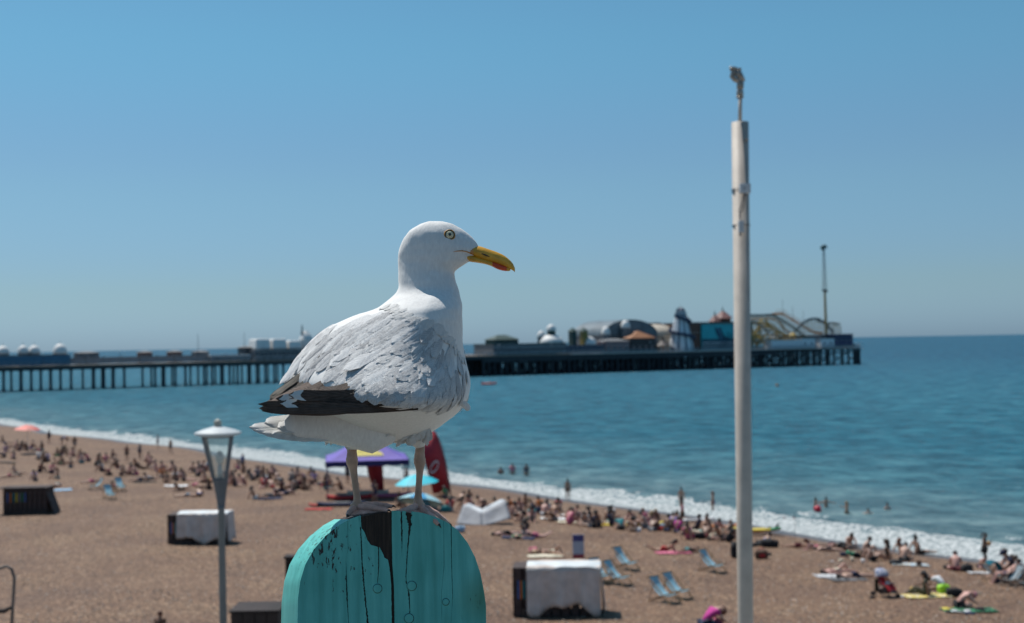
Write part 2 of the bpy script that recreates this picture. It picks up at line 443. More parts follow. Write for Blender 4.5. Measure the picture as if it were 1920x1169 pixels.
def seaz(x, y, s, a):
    if s > 60 or abs(a) > 330: return 0.0
    sw = s + 1.8 * noise.noise(Vector((a * 0.05, 2, 0))) + 0.8 * noise.noise(Vector((a * 0.2, 5, 0)))
    amp = 0.5 + 0.7 * noise.noise(Vector((a * 0.035, 9, 0)))
    z = 0.42 * max(0, amp) * math.exp(-((sw - 6.6) / 0.8) ** 2) * (1.0 if sw < 6.6 else 1.0)
    z += 0.16 * math.exp(-((sw - 2.6) / 0.7) ** 2)
    z += 0.10 * noise.noise(Vector((x * 0.25, y * 0.25, 0))) * min(1, max(0, s) / 6)
    z += 0.05 * noise.noise(Vector((x * 1.3, y * 1.3, 0))) * (1 if 1 < s < 9 else 0.3) * (1 if s > 0 else 0)
    return z + 0.02
tag(shore_grid(sv, av, seaz, 'sea', MSEA), kind='structure')

# --- promenades and sea wall under the camera (out of frame, carry the post, the lamp and the mast)
MCONC = mat('concrete', (0.33, 0.31, 0.28), 0.85, 0.12, 3, 0.3, 40)
pm = MB(); pm.box((0, -4, 9.2), (140, 12.4, 3.6)); tag(pm.build('upper_promenade', mat('asphalt', (0.115, 0.105, 0.09), 0.9, 0.12, 3, 0.3, 40)), kind='structure')
pm = MB(); pm.box((0, 10.5, 3.2), (140, 16.6, 8.6)); tag(pm.build('lower_promenade', MCONC), kind='structure')
PZ = 7.5
# ================================================================== GULL AND POST
GY = 1.9; U = GY / FPX
def G(px, py, d=0.0):
    """point near the gull: photograph pixel plus depth in gull pixels (0.79 mm)"""
    return at(px, py, GY + d * U)
FOOT = G(725, 962, 50)

def crom(xs, ys, x):
    """Catmull-Rom / Hermite interpolation"""
    n = len(xs)
    if x <= xs[0]: return ys[0]
    if x >= xs[-1]: return ys[-1]
    i = max(j for j in range(n - 1) if xs[j] <= x)
    h = xs[i + 1] - xs[i]
    def sl(j):
        if j == 0: return (ys[1] - ys[0]) / (xs[1] - xs[0])
        if j == n - 1: return (ys[-1] - ys[-2]) / (xs[-1] - xs[-2])
        return (ys[j + 1] - ys[j - 1]) / (xs[j + 1] - xs[j - 1])
    t = (x - xs[i]) / h
    m0, m1 = sl(i) * h, sl(i + 1) * h
    return (2*t**3 - 3*t*t + 1) * ys[i] + (t**3 - 2*t*t + t) * m0 + (-2*t**3 + 3*t*t) * ys[i + 1] + (t**3 - t*t) * m1

def feather_white():
    m, N, L, b = shader('white_plumage')
    tc = N.new('ShaderNodeTexCoord')
    v = N.new('ShaderNodeVectorMath'); v.operation = 'MULTIPLY'; v.inputs[1].default_value = (260, 260, 90)
    L.new(tc.outputs['Object'], v.inputs[0])
    n = node(N, 'ShaderNodeTexNoise'); n.inputs['Scale'].default_value = 1.0; n.inputs['Detail'].default_value = 6; L.new(v.outputs[0], n.inputs['Vector'])
    L.new(ramp(N, L, n.outputs[0], [(0.3, (0.67, 0.66, 0.645)), (0.55, (0.73, 0.72, 0.70)), (0.7, (0.77, 0.765, 0.745))]), b.inputs['Base Color'])
    b.inputs['Roughness'].default_value = 0.75
    b.inputs['Specular IOR Level'].default_value = 0.25
    b.inputs['Sheen Weight'].default_value = 0.15
    bp = N.new('ShaderNodeBump'); bp.inputs['Strength'].default_value = 0.35; bp.inputs['Distance'].default_value = 0.0012
    L.new(n.outputs[0], bp.inputs['Height']); L.new(bp.outputs[0], b.inputs['Normal'])
    return m
MWHITE = feather_white()
def feather_mat(name, dark, mid, light, vary=0.5, rough=0.62, soft=False, mirror=False):
    """barbed vane: uses the feather's UV (u across, v along) and a random shade for each feather"""
    m, N, L, b = shader(name)
    uv = N.new('ShaderNodeUVMap')
    sp = N.new('ShaderNodeSeparateXYZ'); L.new(uv.outputs[0], sp.inputs[0])
    ab = mth(N, L, 'ABSOLUTE', mth(N, L, 'SUBTRACT', sp.outputs[0], 0.5))
    oi = N.new('ShaderNodeObjectInfo')
    # barbs run outward and towards the tip
    ph = mth(N, L, 'SUBTRACT', mth(N, L, 'MULTIPLY', sp.outputs[1], 60.0), mth(N, L, 'MULTIPLY', ab, 34.0))
    tc = N.new('ShaderNodeTexCoord')
    nz = node(N, 'ShaderNodeTexNoise'); nz.inputs['Scale'].default_value = 90; nz.inputs['Detail'].default_value = 5; L.new(tc.outputs['Object'], nz.inputs['Vector'])
    ph = mth(N, L, 'ADD', ph, mth(N, L, 'MULTIPLY', nz.outputs[0], 9.0))
    wv = mth(N, L, 'SINE', mth(N, L, 'MULTIPLY', ph, 2.2))
    wv2 = mth(N, L, 'SINE', mth(N, L, 'MULTIPLY', ph, 0.71))
    f = mth(N, L, 'ADD', mth(N, L, 'MULTIPLY', wv, 0.16), mth(N, L, 'MULTIPLY', wv2, 0.18))
    f = mth(N, L, 'ADD', f, mth(N, L, 'MULTIPLY', mth(N, L, 'SUBTRACT', nz.outputs[0], 0.5), 1.1))
    f = mth(N, L, 'ADD', f, mth(N, L, 'MULTIPLY', mth(N, L, 'SUBTRACT', oi.outputs['Random'], 0.5), vary))
    f = mth(N, L, 'ADD', f, 0.5, True)
    c = ramp(N, L, f, [(0.0, dark), (0.5, mid), (1.0, light)])
    shaft = ramp(N, L, ab, [(0.018, (1, 1, 1)), (0.035, (0, 0, 0))])
    c = mixc(N, L, mth(N, L, 'MULTIPLY', shaft, 0.45), c, light)
    if mirror:   # white window near the quill tip, ragged edge
        wv_ = mth(N, L, 'ADD', sp.outputs[1], mth(N, L, 'MULTIPLY', mth(N, L, 'SUBTRACT', nz.outputs[0], 0.5), 0.10))
        wv_ = mth(N, L, 'ADD', wv_, mth(N, L, 'MULTIPLY', ab, 0.10))
        mk_ = mth(N, L, 'MULTIPLY', mth(N, L, 'GREATER_THAN', wv_, 0.90), mth(N, L, 'LESS_THAN', wv_, 0.995))
        c = mixc(N, L, mk_, c, (0.74, 0.73, 0.70))
    if mid[0] > .3:
        fr = mth(N, L, 'MAXIMUM', ramp(N, L, sp.outputs[1], [(0.86, (0, 0, 0)), (0.97, (1, 1, 1))]), ramp(N, L, ab, [(0.40, (0, 0, 0)), (0.49, (1, 1, 1))]))
        c = mixc(N, L, mth(N, L, 'MULTIPLY', fr, 0.55), c, (0.74, 0.735, 0.72))
    L.new(c, b.inputs['Base Color'])
    b.inputs['Roughness'].default_value = rough; b.inputs['Specular IOR Level'].default_value = 0.3
    if mid[0] > .3:     # barbs come apart along the rim
        fn = node(N, 'ShaderNodeTexNoise', noise_dimensions='1D'); fn.inputs['Detail'].default_value = 2; fn.inputs['Scale'].default_value = 1.0
        L.new(mth(N, L, 'ADD', mth(N, L, 'MULTIPLY', ph, 2.6), mth(N, L, 'MULTIPLY', oi.outputs['Random'], 90.0)), fn.inputs['W'])
        lim = mth(N, L, 'ADD', 0.30 if soft else 0.38, mth(N, L, 'MULTIPLY', fn.outputs[0], 0.22))
        vv = mth(N, L, 'MULTIPLY', mth(N, L, 'SUBTRACT', sp.outputs[1], 0.80), 0.9 if soft else 0.5); vv = mth(N, L, 'MAXIMUM', vv, 0.0)
        L.new(mth(N, L, 'LESS_THAN', mth(N, L, 'ADD', ab, vv), lim), b.inputs['Alpha'])
    bp = N.new('ShaderNodeBump'); bp.inputs['Strength'].default_value = 0.5; bp.inputs['Distance'].default_value = 0.0009
    L.new(mth(N, L, 'ADD', wv, mth(N, L, 'MULTIPLY', nz.outputs[0], 2.5)), bp.inputs['Height']); L.new(bp.outputs[0], b.inputs['Normal'])
    return m
MGREY = feather_mat('grey_feather', (0.37, 0.365, 0.37), (0.52, 0.515, 0.515), (0.68, 0.675, 0.665), 0.6)
MPALE = feather_mat('pale_feather', (0.55, 0.54, 0.54), (0.68, 0.675, 0.67), (0.80, 0.80, 0.79), 0.4)
MDARK = feather_mat('dark_feather', (0.014, 0.009, 0.007), (0.062, 0.038, 0.028), (0.125, 0.082, 0.062), 1.0, 0.6)
MMIR = feather_mat('mirror_tipped_feather', (0.014, 0.009, 0.007), (0.062, 0.038, 0.028), (0.125, 0.082, 0.062), 1.0, 0.6, mirror=True)
MBROWN = feather_mat('brown_feather', (0.03, 0.025, 0.019), (0.085, 0.070, 0.054), (0.17, 0.15, 0.12), 0.6, 0.65)
MDOWN = feather_mat('down_feather', (0.62, 0.615, 0.60), (0.72, 0.71, 0.69), (0.77, 0.765, 0.75), 0.2, 0.8, True)
MTAIL = feather_mat('tail_feather', (0.62, 0.62, 0.60), (0.74, 0.74, 0.72), (0.80, 0.80, 0.79), 0.2)

gull = thing('gull', 'large white gull with grey wings and yellow bill standing on the turquoise post', 'gull', FOOT)
OFFD = 60   # depth shift of the trunk
rows = [ # y, xl, xr, near, far
 (416,803,830,4,4),(419,791,845,12,12),(424,781,856,18,18),(431,770,868,23,23),(440,762,879,27,27),(450,755.5,889,29.5,29.5),(460,751,896,31,31),
 (468,748.5,900,31.5,31.5),(478,747,893,32,32),(488,746.5,886,32,32),(495,746.3,873,32,32),(503,746,860,33,33),(511,746.5,852.5,34,34),(525,747,854,37,37),
 (540,747,859,40,40),(552,741,862.5,48,45),(560,732,864,59,48),(570,719,865.5,71,55),(580,703,866.5,81,60),(591,668,867,89,66),(600,645,867,96,72),
 (612,619,867,101,78),(625,600,867.5,108,83),(640,584,868,114,88),(655,571,869.5,118,90),(670,557,872,129,92),(690,545,877,141,94),(705,538,880.5,149,95),
 (720,536,881.5,154,95),(735,546,880.5,156,94),(750,560,877,152,90),(765,575,867,140,84),(780,595,851,118,75),(795,620,832,92,62),(808,650,814,68,48),
 (818,682,798,45,33),(826,712,782,22,18),(831,738,765,7,7)]
NEAR = ([600, 612, 625, 640, 655, 670, 690, 705, 720, 735, 750, 765, 780, 795, 808, 818, 826, 831], [96, 104, 114, 126, 139, 152, 170, 184, 197, 208, 214, 205, 170, 125, 85, 52, 24, 8])
rows = [(y, a, b, dn if y < 600 else float(np.interp(y, *NEAR)), df) for (y, a, b, dn, df) in rows]
ry = [r[0] for r in rows]
def depth_shift(y):
    t = min(1, max(0, (y - 500) / 120)); t = t * t * (3 - 2 * t)
    return OFFD + 22 * (1 - t)
gb = MB(); NU = 64
ys = [416, 416.6, 417.4, 418.4, 420, 422] + list(np.arange(425, 829, 4.0)) + [829, 830, 831]
for y in ys:
    xl, xr, dn, df = (crom(ry, [r[k] for r in rows], y) for k in (1, 2, 3, 4))
    cx = (xl + xr) / 2; rx = (xr - xl) / 2
    for k in range(NU):
        th = 2 * math.pi * k / NU
        c_, s_ = math.cos(th), math.sin(th)
        # head tapers towards the bill: forward end narrower in depth
        tap = 1.0
        if y < 512 and c_ > 0: tap = 1 - 0.45 * c_ ** 2 * min(1, (512 - y) / 25)
        x = cx + rx * c_
        d = depth_shift(y) + (df if s_ > 0 else dn) * s_ * tap
        if y > 600 and c_ > 0.2: d += 30 * (c_ - 0.2) * min(1, (y - 600) / 80)   # right shoulder turns away
        gb.v.append(tuple(G(x, y, d)))
nr = len(ys)
for j in range(nr - 1):
    for k in range(NU):
        k2 = (k + 1) % NU
        gb.f.append((j * NU + k, (j + 1) * NU + k, (j + 1) * NU + k2, j * NU + k2)); gb.m.append(0)
gb.f.append(tuple(range(NU))); gb.m.append(0)
gb.f.append(tuple(reversed([(nr - 1) * NU + k for k in range(NU)]))); gb.m.append(0)
bvh = BVHTree.FromPolygons([Vector(v) for v in gb.v], gb.f)
body = gb.build('body', MWHITE, gull, smooth=True, off=FOOT)
# breast and nape down ruffle
ctex = bpy.data.textures.new('down', 'CLOUDS'); ctex.noise_scale = 0.02
dm = body.modifiers.new('down', 'DISPLACE'); dm.texture = ctex; dm.strength = 0.0025; dm.mid_level = 0.5

def hit(px, py):
    r = ray(px, py).normalized()
    p, n, i, dd = bvh.ray_cast(CAMP, r)
    return (p, n) if p else (None, None)
TAILDIR = (G(470, 790, -150) - G(790, 640, 30)).normalized()
def fmesh(pts, nrm, width, mats, tipfrac=0.0, point=0.62, cup=0.02, nu=6, jag=0.0):
    """one vane: pts centreline (world), nrm normals; width in m. Thin, cupped, double sheet not needed"""
    mb = MB(); n = len(pts); uvs = []
    for i, (p, nn) in enumerate(zip(pts, nrm)):
        v = i / (n - 1)
        a = pts[max(0, i - 1)]; b_ = pts[min(n - 1, i + 1)]
        t = (b_ - a).normalized(); sd = t.cross(nn).normalized()
        w = width * (0.55 + 0.45 * math.sin(min(1, v * 1.9) * math.pi / 2))
        if v > point:
            q = (v - point) / (1 - point); w *= math.sqrt(max(0.0, 1 - q * q)) if i < n - 1 else 0.06
        for k in range(nu + 1):
            u = k / nu; c_ = (u - 0.5) * 2
            jj = jag * random.uniform(-1, 1) * width if abs(c_) > 0.9 else 0
            q = p + sd * (c_ * w / 2 + jj) - nn * (cup * width * c_ * c_) + nn * (0.03 * width if abs(c_) < 0.1 else 0)
            mb.v.append(tuple(q)); uvs.append((u, v))
    for i in range(n - 1):
        for k in range(nu):
            a = i * (nu + 1) + k
            mb.f.append((a, a + 1, a + nu + 2, a + nu + 1)); mb.m.append(1 if (tipfrac and (i + 0.5) / (n - 1) > 1 - tipfrac) else 0)
    return mb, uvs
def fobj(name, mb, uvs, mats, parent, th=0.0005):
    me = mb.mesh(name, mats, True, FOOT)
    ul = me.uv_layers.new(name='UVMap')
    for lp in me.loops: ul.data[lp.index].uv = uvs[lp.vertex_index]
    o = linkm(name, me, parent)
    return o
def surf_feather(px, py, length, width, mats, name='covert_feather', lift0=0.4, lift1=4.0, swirl=0.0, tip=0.0, n=9, curl=0.0, parent=None, tdir=None, jag=0.04, at_=None):
    p, nn = at_ if at_ else hit(px, py)
    if p is None: return None
    L_ = length * U; step = L_ / (n - 1)
    pts = []; nr_ = []
    cur = p.copy(); d = (tdir or TAILDIR).copy()
    for i in range(n):
        q, qn, _, _ = bvh.find_nearest(cur)
        if q is None: break
        v = i / (n - 1)
        lf = (lift0 + (lift1 - lift0) * v ** 1.3 + curl * v ** 4) * U
        pts.append(q + qn * lf); nr_.append(qn)
        t = d - qn * d.dot(qn)
        if t.length < 0.05: t = Vector((0, 0, -1)) - qn * (-qn.z)
        t.normalize()
        if swirl: t = (Matrix.Rotation(swirl * 1.0, 3, qn) @ t)
        cur = q + t * step
    if len(pts) < 4: return None
    mb, uvs = fmesh(pts, nr_, width * U, mats, tip, jag=jag)
    return fobj(name, mb, uvs, mats, parent or gull)

# mantle, scapulars and coverts, laid in shingled rows over the wing
def neckline(x):  # lower edge of the white neck collar
    return crom([560, 680, 720, 760, 800, 840, 866, 885], [560, 572, 572, 586, 600, 632, 668, 720], x)
def lower_edge(x):  # lower edge of the grey coverts
    return crom([540, 585, 610, 640, 680, 740, 780, 820, 850, 885], [700, 662, 690, 722, 742, 752, 762, 768, 762, 745], x)
count = 0
y = 768.0
rnd = random.Random(4)
while y > 572:
    x = 548 + rnd.uniform(0, 8)
    big = 1.0 if y < 720 else 0.85
    while x < 880:
        jx, jy = x + rnd.uniform(-5, 5), y + rnd.uniform(-5, 5)
        if jy > neckline(jx) + 6 and jy < lower_edge(jx):
            right_sh = max(0, (jx - 760) / 120)
            ln = rnd.uniform(52, 84) * (1 - 0.45 * right_sh) * big
            wd = rnd.uniform(20, 28) * (1 - 0.42 * right_sh)
            pale = (jy > 690 and jx < 720 and rnd.random() < 0.75) or rnd.random() < 0.25
            # coverts at the shoulder hang steeply, those on the back run to the tail
            td = (TAILDIR * (1 - 0.75 * right_sh) + Vector((0.12, -0.25, -0.95)) * (0.75 * right_sh)).normalized()
            if jy + .34 * ln > lower_edge(jx - .70 * ln) + 3 and jx - .7 * ln > 560: ln *= .6
            if jy + .34 * ln > lower_edge(jx - .70 * ln) + 5 and jx - .7 * ln > 560 and right_sh < .3: x += 20; continue
            if surf_feather(jx, jy, ln, wd, [MPALE if pale else MGREY], lift0=0.8, lift1=rnd.uniform(1.5, 2.3), swirl=rnd.uniform(-0.07, 0.07), curl=rnd.uniform(-0.6, 0.4) if rnd.random() < 0.8 else rnd.uniform(.5, 2.5), tdir=td, jag=rnd.uniform(0.02, 0.09), n=8 if ln < 45 else 9):
                count += 1
        x += 15.5 * (1 - 0.25 * max(0, (x - 760) / 120))
    y -= 11.5
# the wing on the far side
for j in range(len(ys)):
    if 604 < ys[j] < 735 and j % 4 == 0:
        for k in range(14 + (j // 4) % 2, 36, 3):
            v = Vector(gb.v[j * NU + k])
            q_, qn_, _, _ = bvh.find_nearest(v)
            if surf_feather(0, 0, rnd.uniform(50, 75), rnd.uniform(22, 30), [MGREY if rnd.random() < .75 else MPALE], lift0=0.6, lift1=1.8, n=8, at_=(q_, qn_), tdir=(TAILDIR + Vector((0, .35, 0))).normalized(), jag=.04): count += 1
print('coverts', count)
# long scapulars over the back with bright edges
for (x, y, l, w, m_, cu) in [(700,600,100,30,MGREY,5),(735,628,95,34,MGREY,6),(690,628,84,30,MPALE,9),(650,640,80,28,MGREY,5),(760,612,80,30,MGREY,4),(668,606,90,24,MPALE,5),(640,622,80,22,MGREY,4),
                         (720,652,88,30,MPALE,14),(660,668,72,32,MGREY,5),(790,640,70,30,MGREY,4),(740,690,70,34,MPALE,5),(700,700,70,32,MGREY,4),(820,690,48,22,MPALE,12)]:
    surf_feather(x, y, l, w, [m_], 'scapular_feather', 1.2, 4.0 if cu > 12 else 2.4, rnd.uniform(-0.05, 0.05), curl=cu * .5 if cu > 12 else cu * .12, n=11, jag=0.03)
# white collar and neck down: short soft tufts hiding the seam
for i in range(90):
    x = rnd.uniform(690, 874); yy = neckline(x) + rnd.uniform(-12, 5)
    surf_feather(x, yy, rnd.uniform(16, 28), rnd.uniform(12, 18), [MDOWN], 'neck_feather', 0.2, 1.6, rnd.uniform(-0.1, 0.1), n=5, jag=0.1)
# windblown loose feather on the nape and the breast tip
def free_feather(name, pts, width, mats, nrm=Vector((0.1, -0.8, 0.6)), tip=0.0, point=0.7, cup=0.1, jag=0.02, n=14):
    P = [G(*p) for p in pts]
    xs = list(range(len(P)))
    out = []
    for i in range(n):
        t = i / (n - 1) * (len(P) - 1)
        out.append(Vector(tuple(crom(xs, [p[k] for p in P], t) for k in range(3))))
    nn = nrm.normalized()
    nr_ = []
    for i in range(n):
        t = (out[min(n - 1, i + 1)] - out[max(0, i - 1)]).normalized()
        q = nn - t * nn.dot(t); nr_.append(q.normalized())
    mb, uvs = fmesh(out, nr_, width * U, mats, tip, point, cup, jag=jag)
    return fobj(name, mb, uvs, mats, gull)
if 0: free_feather('tuft_feather', [(748, 590, -18), (733, 578, -24), (716, 568, -30), (704, 562, -34)], 13, [MDOWN], Vector((0.3, -1, 0.5)), 0, 0.10, 0.02, 0.05)
free_feather('tuft_feather', [(862, 755, 20), (872, 760, 20), (880, 770, 22)], 13, [MWHITE], Vector((0, -1, 0)))
# primaries: long dark quills, stacked; second material is the white mirror at the tip
WN = Vector((-0.25, -0.75, 0.6))
def drape(P3, clear, first=None):
    out = []; last = None
    for p in P3:
        hp, _ = hit(p[0], min(p[1], 762))
        if hp is not None: d = (hp.y - GY) / U - (first if first is not None and not out else clear)
        else: d = (last - 42 if last is not None else p[2] + OFFD)
        last = d; out.append((p[0], p[1], d))
    return out
prim = [  # start, mid, end, width, tip fraction, material
 ((600,676,-62),(556,712,-92),(506,748,-128),20,0.0,MBROWN),
 ((616,686,-74),(570,722,-104),(520,752,-134),20,0.0,MBROWN),
 ((596,690,-70),(560,722,-98),(492,764,-136),17,0.0,MDARK),
 ((640,700,-84),(594,727,-112),(543,750,-140),22,0.06,MBROWN),
 ((668,716,-92),(622,732,-118),(569,729,-140),18,0.06,MDARK),
 ((690,734,-100),(640,742,-124),(541,741,-150),20,0.09,MDARK),
 ((716,744,-104),(640,752,-130),(517,748,-156),22,0.05,MDARK),
 ((740,752,-106),(650,759,-134),(524,757,-160),20,0.07,MDARK),
 ((768,760,-106),(660,765,-136),(484,758,-166),17,0.03,MDARK),
 ((784,766,-104),(664,770,-136),(490,771,-164),12,0.0,MDARK),
 ((700,765,-110),(600,771,-138),(486,766,-160),18,0.0,MDARK)]
for i, (a, b_, c_, w, tp, m_) in enumerate(prim):
    pts = drape((a, b_, c_), 3.0 + i * 3.0, 0.0)
    free_feather('primary_feather', pts, w, [MMIR if tp > .04 else m_, MTAIL], WN if i < 5 else Vector((-0.1, -0.93, 0.3)), 0, 0.82, 0.0, 0.012, 20)
# tail
for (a, b_, c_, w, m_) in [((640,690,-86),(585,724,-112),(505,760,-150),34,MDARK),((620,700,-80),(575,728,-106),(500,764,-140),34,MDARK),((662,742,-92),(600,756,-120),(500,768,-150),30,MDARK),
        ((612,628,-30),(567,672,-66),(523,722,-104),15,MPALE),((622,634,-40),(580,672,-72),(540,716,-108),15,MGREY),((628,650,-54),(590,684,-80),(556,712,-104),18,MGREY),((600,668,-66),(560,706,-92),(510,742,-122),13,MBROWN)]:
    pts = drape((a, b_, c_), 0.3 if w > 28 else 6)
    free_feather('primary_feather' if w > 12 and m_ != MPALE and m_ != MGREY else 'tertial_feather', pts, w, [m_], WN, 0, 0.8, 0.08, 0.02, 16)
tail = [((640,792,-60),(560,800,-110),(467,801,-168),24,-0.1),((646,796,-62),(562,804,-112),(474,806,-166),24,-0.1),((650,800,-64),(566,808,-112),(490,811,-160),26,0.0),
        ((655,803,-64),(574,811,-110),(508,815,-154),26,0),((660,806,-62),(584,813,-106),(528,818,-146),26,0),((668,808,-60),(598,815,-100),(548,819,-136),26,0),
        ((680,808,-58),(620,815,-92),(575,819,-120),26,0),((620,778,-60),(560,786,-104),(496,793,-150),30,0),((640,782,-66),(580,792,-104),(520,802,-146),34,0)]
for i, (a, b_, c_, w, q) in enumerate(tail):
    pts = [(p[0], p[1], p[2] + OFFD - i * 1.2 + 8) for p in (a, b_, c_)]
    free_feather('tail_feather', pts, w, [MTAIL], Vector((-0.15, -0.85, 0.5)), 0, 0.86, 0.08, 0.01, 16)
# rump joining trunk and tail
rb = MB()
rb.tube([G(760, 786, 30), G(735, 788, 24), G(700, 789, 12), G(650, 787, -12), G(600, 788, -40), G(555, 793, -70), G(535, 797, -84)], [(6*U, 10*U), (22*U, 44*U), (31*U, 62*U), (28*U, 50*U), (18*U, 38*U), (8*U, 26*U), (2*U, 8*U)], 24)
rb.build('rump', MWHITE, gull, smooth=True, off=FOOT)
# thighs with loose down
def thigh(top, bot, r0, r1):
    tb = MB(); P = [G(top[0], top[1]-14, top[2]), G(*top), G((top[0]*0.6+bot[0]*0.4), top[1]*0.6+bot[1]*0.4, top[2]*0.6+bot[2]*0.4), G(top[0]*.25+bot[0]*.75, top[1]*.25+bot[1]*.75, top[2]*.25+bot[2]*.75), G(*bot)]
    tb.tube(P, [r0*.35*U, r0*U, r0*0.86*U, (r0*0.4+r1*0.6)*U, r1*U], 18)
    return tb.build('thigh', MWHITE, gull, smooth=True, off=FOOT)
LD, RD = 29, 70   # depth of the legs
thigh((664, 790, 22), (660, 842, LD - 2), 36, 9)
thigh((778, 800, 62), (788, 838, RD), 30, 9)
for (cx, cy, dd, n_, sx) in ((650, 824, LD - 34, 70, 32), (772, 824, RD - 40, 50, 34), (712, 812, 0, 40, 60)):
    for i in range(n_):
        x = cx + rnd.uniform(-sx, sx); d0 = dd + rnd.uniform(-8, 14)
        a = rnd.uniform(-0.5, 0.25) if cx < 700 else rnd.uniform(-1.0, 0.1)
        l = rnd.uniform(16, 30)
        y0 = cy - 12 + rnd.uniform(-6, 8) - abs(x - cx) * 0.25
        if cx == 700: l *= 0.6; y0 = 808 + rnd.uniform(-8, 4)
        free_feather('down_feather', [(x, y0, d0), (x + math.sin(a) * l * .5, y0 + math.cos(a) * l * .55, d0 - 2), (x + math.sin(a) * l, y0 + math.cos(a) * l, d0)], rnd.uniform(9, 15), [MDOWN], Vector((rnd.uniform(-.4, .4), -1, 0)), 0, 0.5, 0.1, 0.15, 6)
# legs and webbed feet
MLEG = mat('leg_skin', (0.46, 0.30, 0.22), 0.55, 0.10, 60, 0.7, 500)
MWEB = mat('web_skin', (0.58, 0.36, 0.30), 0.6, 0.12, 80, 0.9, 700)
MCLAW = mat('claw', (0.02, 0.018, 0.015), 0.4)
def leg(pts, rads, toes, webs):
    lb = MB()
    P = [G(*p) for p in pts]
    n = 26; xs = list(range(len(P))); out = []; rr = []
    for i in range(n):
        t = i / (n - 1) * (len(P) - 1)
        out.append(tuple(crom(xs, [p[k] for p in P], t) for k in range(3)))
        r_ = crom(xs, rads, t) * (1 + 0.035 * math.sin(i * 2.9)); rr.append(r_ * U)
    lb.tube(out, rr, 12)
    lg = lb.build('leg', MLEG, gull, smooth=True, off=FOOT)
    ft = MB()
    base = pts[-1]
    ends = []
    for toe in toes:
        q = [G(*base)] + [G(*t) for t in toe]
        m = 12; xs2 = list(range(len(q))); o2 = []; r2 = []
        for i in range(m):
            t = i / (m - 1) * (len(q) - 1)
            o2.append(Vector(tuple(crom(xs2, [p[k] for p in q], t) for k in range(3))))
            r2.append(U * (8.0 - 4.6 * (i / (m - 1)) + (1.0 if i % 3 == 0 else 0)))
        ft.tube(o2, r2, 8); ends.append(o2)
    for (i1, i2) in webs:
        A, B_ = ends[i1], ends[i2]; m = len(A)
        def wf(u, v, A=A, B_=B_, m=m):
            k = v * (m - 1) * 0.93; i0 = min(m - 2, int(k)); f = k - i0
            a = A[i0].lerp(A[i0 + 1], f); b2 = B_[i0].lerp(B_[i0 + 1], f)
            p = a.lerp(b2, u)
            back = (A[0] - p) * 0.13 * math.sin(u * math.pi) * v
            return p + back + Vector((0, 0, -0.0016 * math.sin(u * math.pi) + 0.0007 * math.sin(u * 25)))
        ft.slab(wf, 12, 10, 0.0022)
    f_ = ft.build('foot', MWEB, lg, smooth=True, off=FOOT)
    for e in ends:
        cb = MB(); d = (e[-1] - e[-2]).normalized()
        cb.tube([e[-1] - d * 2 * U, e[-1] + d * 3 * U + Vector((0, 0, 1.5 * U)), e[-1] + d * 8 * U - Vector((0, 0, 1.5 * U))], [3.0 * U, 2.2 * U, 0.4 * U], 6)
        cb.build('claw', MCLAW, lg, smooth=True, off=FOOT)
leg([(659, 824, LD - 2), (660, 850, LD), (660, 866, LD), (663, 884, LD + 1), (667, 915, LD + 1), (670, 938, LD), (668, 950, LD)], [9, 9.5, 11.5, 7.2, 6.2, 7.5, 12],
    [[(656, 961, LD - 22), (652, 967, LD - 36)], [(700, 953, LD - 20), (727, 958, LD - 24)], [(705, 947, LD + 8), (735, 950, LD + 16)]], [(0, 1), (1, 2)])
leg([(790, 824, RD), (787, 850, RD), (787, 866, RD), (787, 884, RD), (785, 915, RD), (784, 936, RD), (785, 949, RD)], [8, 9.5, 11.5, 7, 6.2, 8, 13],
    [[(758, 958, RD - 38), (738, 962, RD - 50)], [(806, 968, RD - 34), (822, 984, RD - 44)], [(815, 962, RD + 4), (843, 984, RD + 6)]], [(0, 1), (1, 2)])
# bill
MBILL = mat('bill', (0.64, 0.32, 0.025), 0.38, 0.14, 70, 0.10, 300, spec=0.6)
MBILLD = mat('bill_gape', (0.50, 0.22, 0.07), 0.4, 0.12, 60)
MRED = mat('bill_spot', (0.62, 0.07, 0.02), 0.35, 0.1, 90)
HD = depth_shift(470)
def billpart(name, rows_, hw, mats, extra=None):
    """rows_: x, ytop, ybot; hw half widths"""
    b_ = MB(); n = 14
    xs = [r[0] for r in rows_]
    X = [xs[0] + (xs[-1] - xs[0]) * (i / 27) for i in range(28)]
    for i, x in enumerate(X):
        yt = crom(xs, [r[1] for r in rows_], x); yb = crom(xs, [r[2] for r in rows_], x); w = crom(xs, hw, x)
        for k in range(n):
            th = 2 * math.pi * k / n
            b_.v.append(tuple(G(x, (yt + yb) / 2 - (yb - yt) / 2 * math.sin(th), HD + w * math.cos(th) * (1 - 0.25 * max(0, math.sin(th))))))
    for i in range(27):
        for k in range(n):
            k2 = (k + 1) % n
            xm = X[i]
            mi = 0
            if extra: mi = extra(xm, k, n)
            b_.f.append((i * n + k, (i + 1) * n + k, (i + 1) * n + k2, i * n + k2)); b_.m.append(mi)
    b_.f.append(tuple(range(n))); b_.m.append(0)
    b_.f.append(tuple(reversed([27 * n + k for k in range(n)]))); b_.m.append(0)
    return b_.build(name, mats, gull, smooth=True, off=FOOT)
ub = billpart('upper_bill', [(874,464,476),(888,461,481),(900,462,486),(915,467,491),(930,472,495),(945,479,500),(955,487,504.5),(962,495,508),(965.5,503,511)],
         [14,15,13.5,11.5,9.5,7.5,6,4,1.2], [MBILL, MBILLD], lambda x, k, n: 1 if x < 886 else 0)
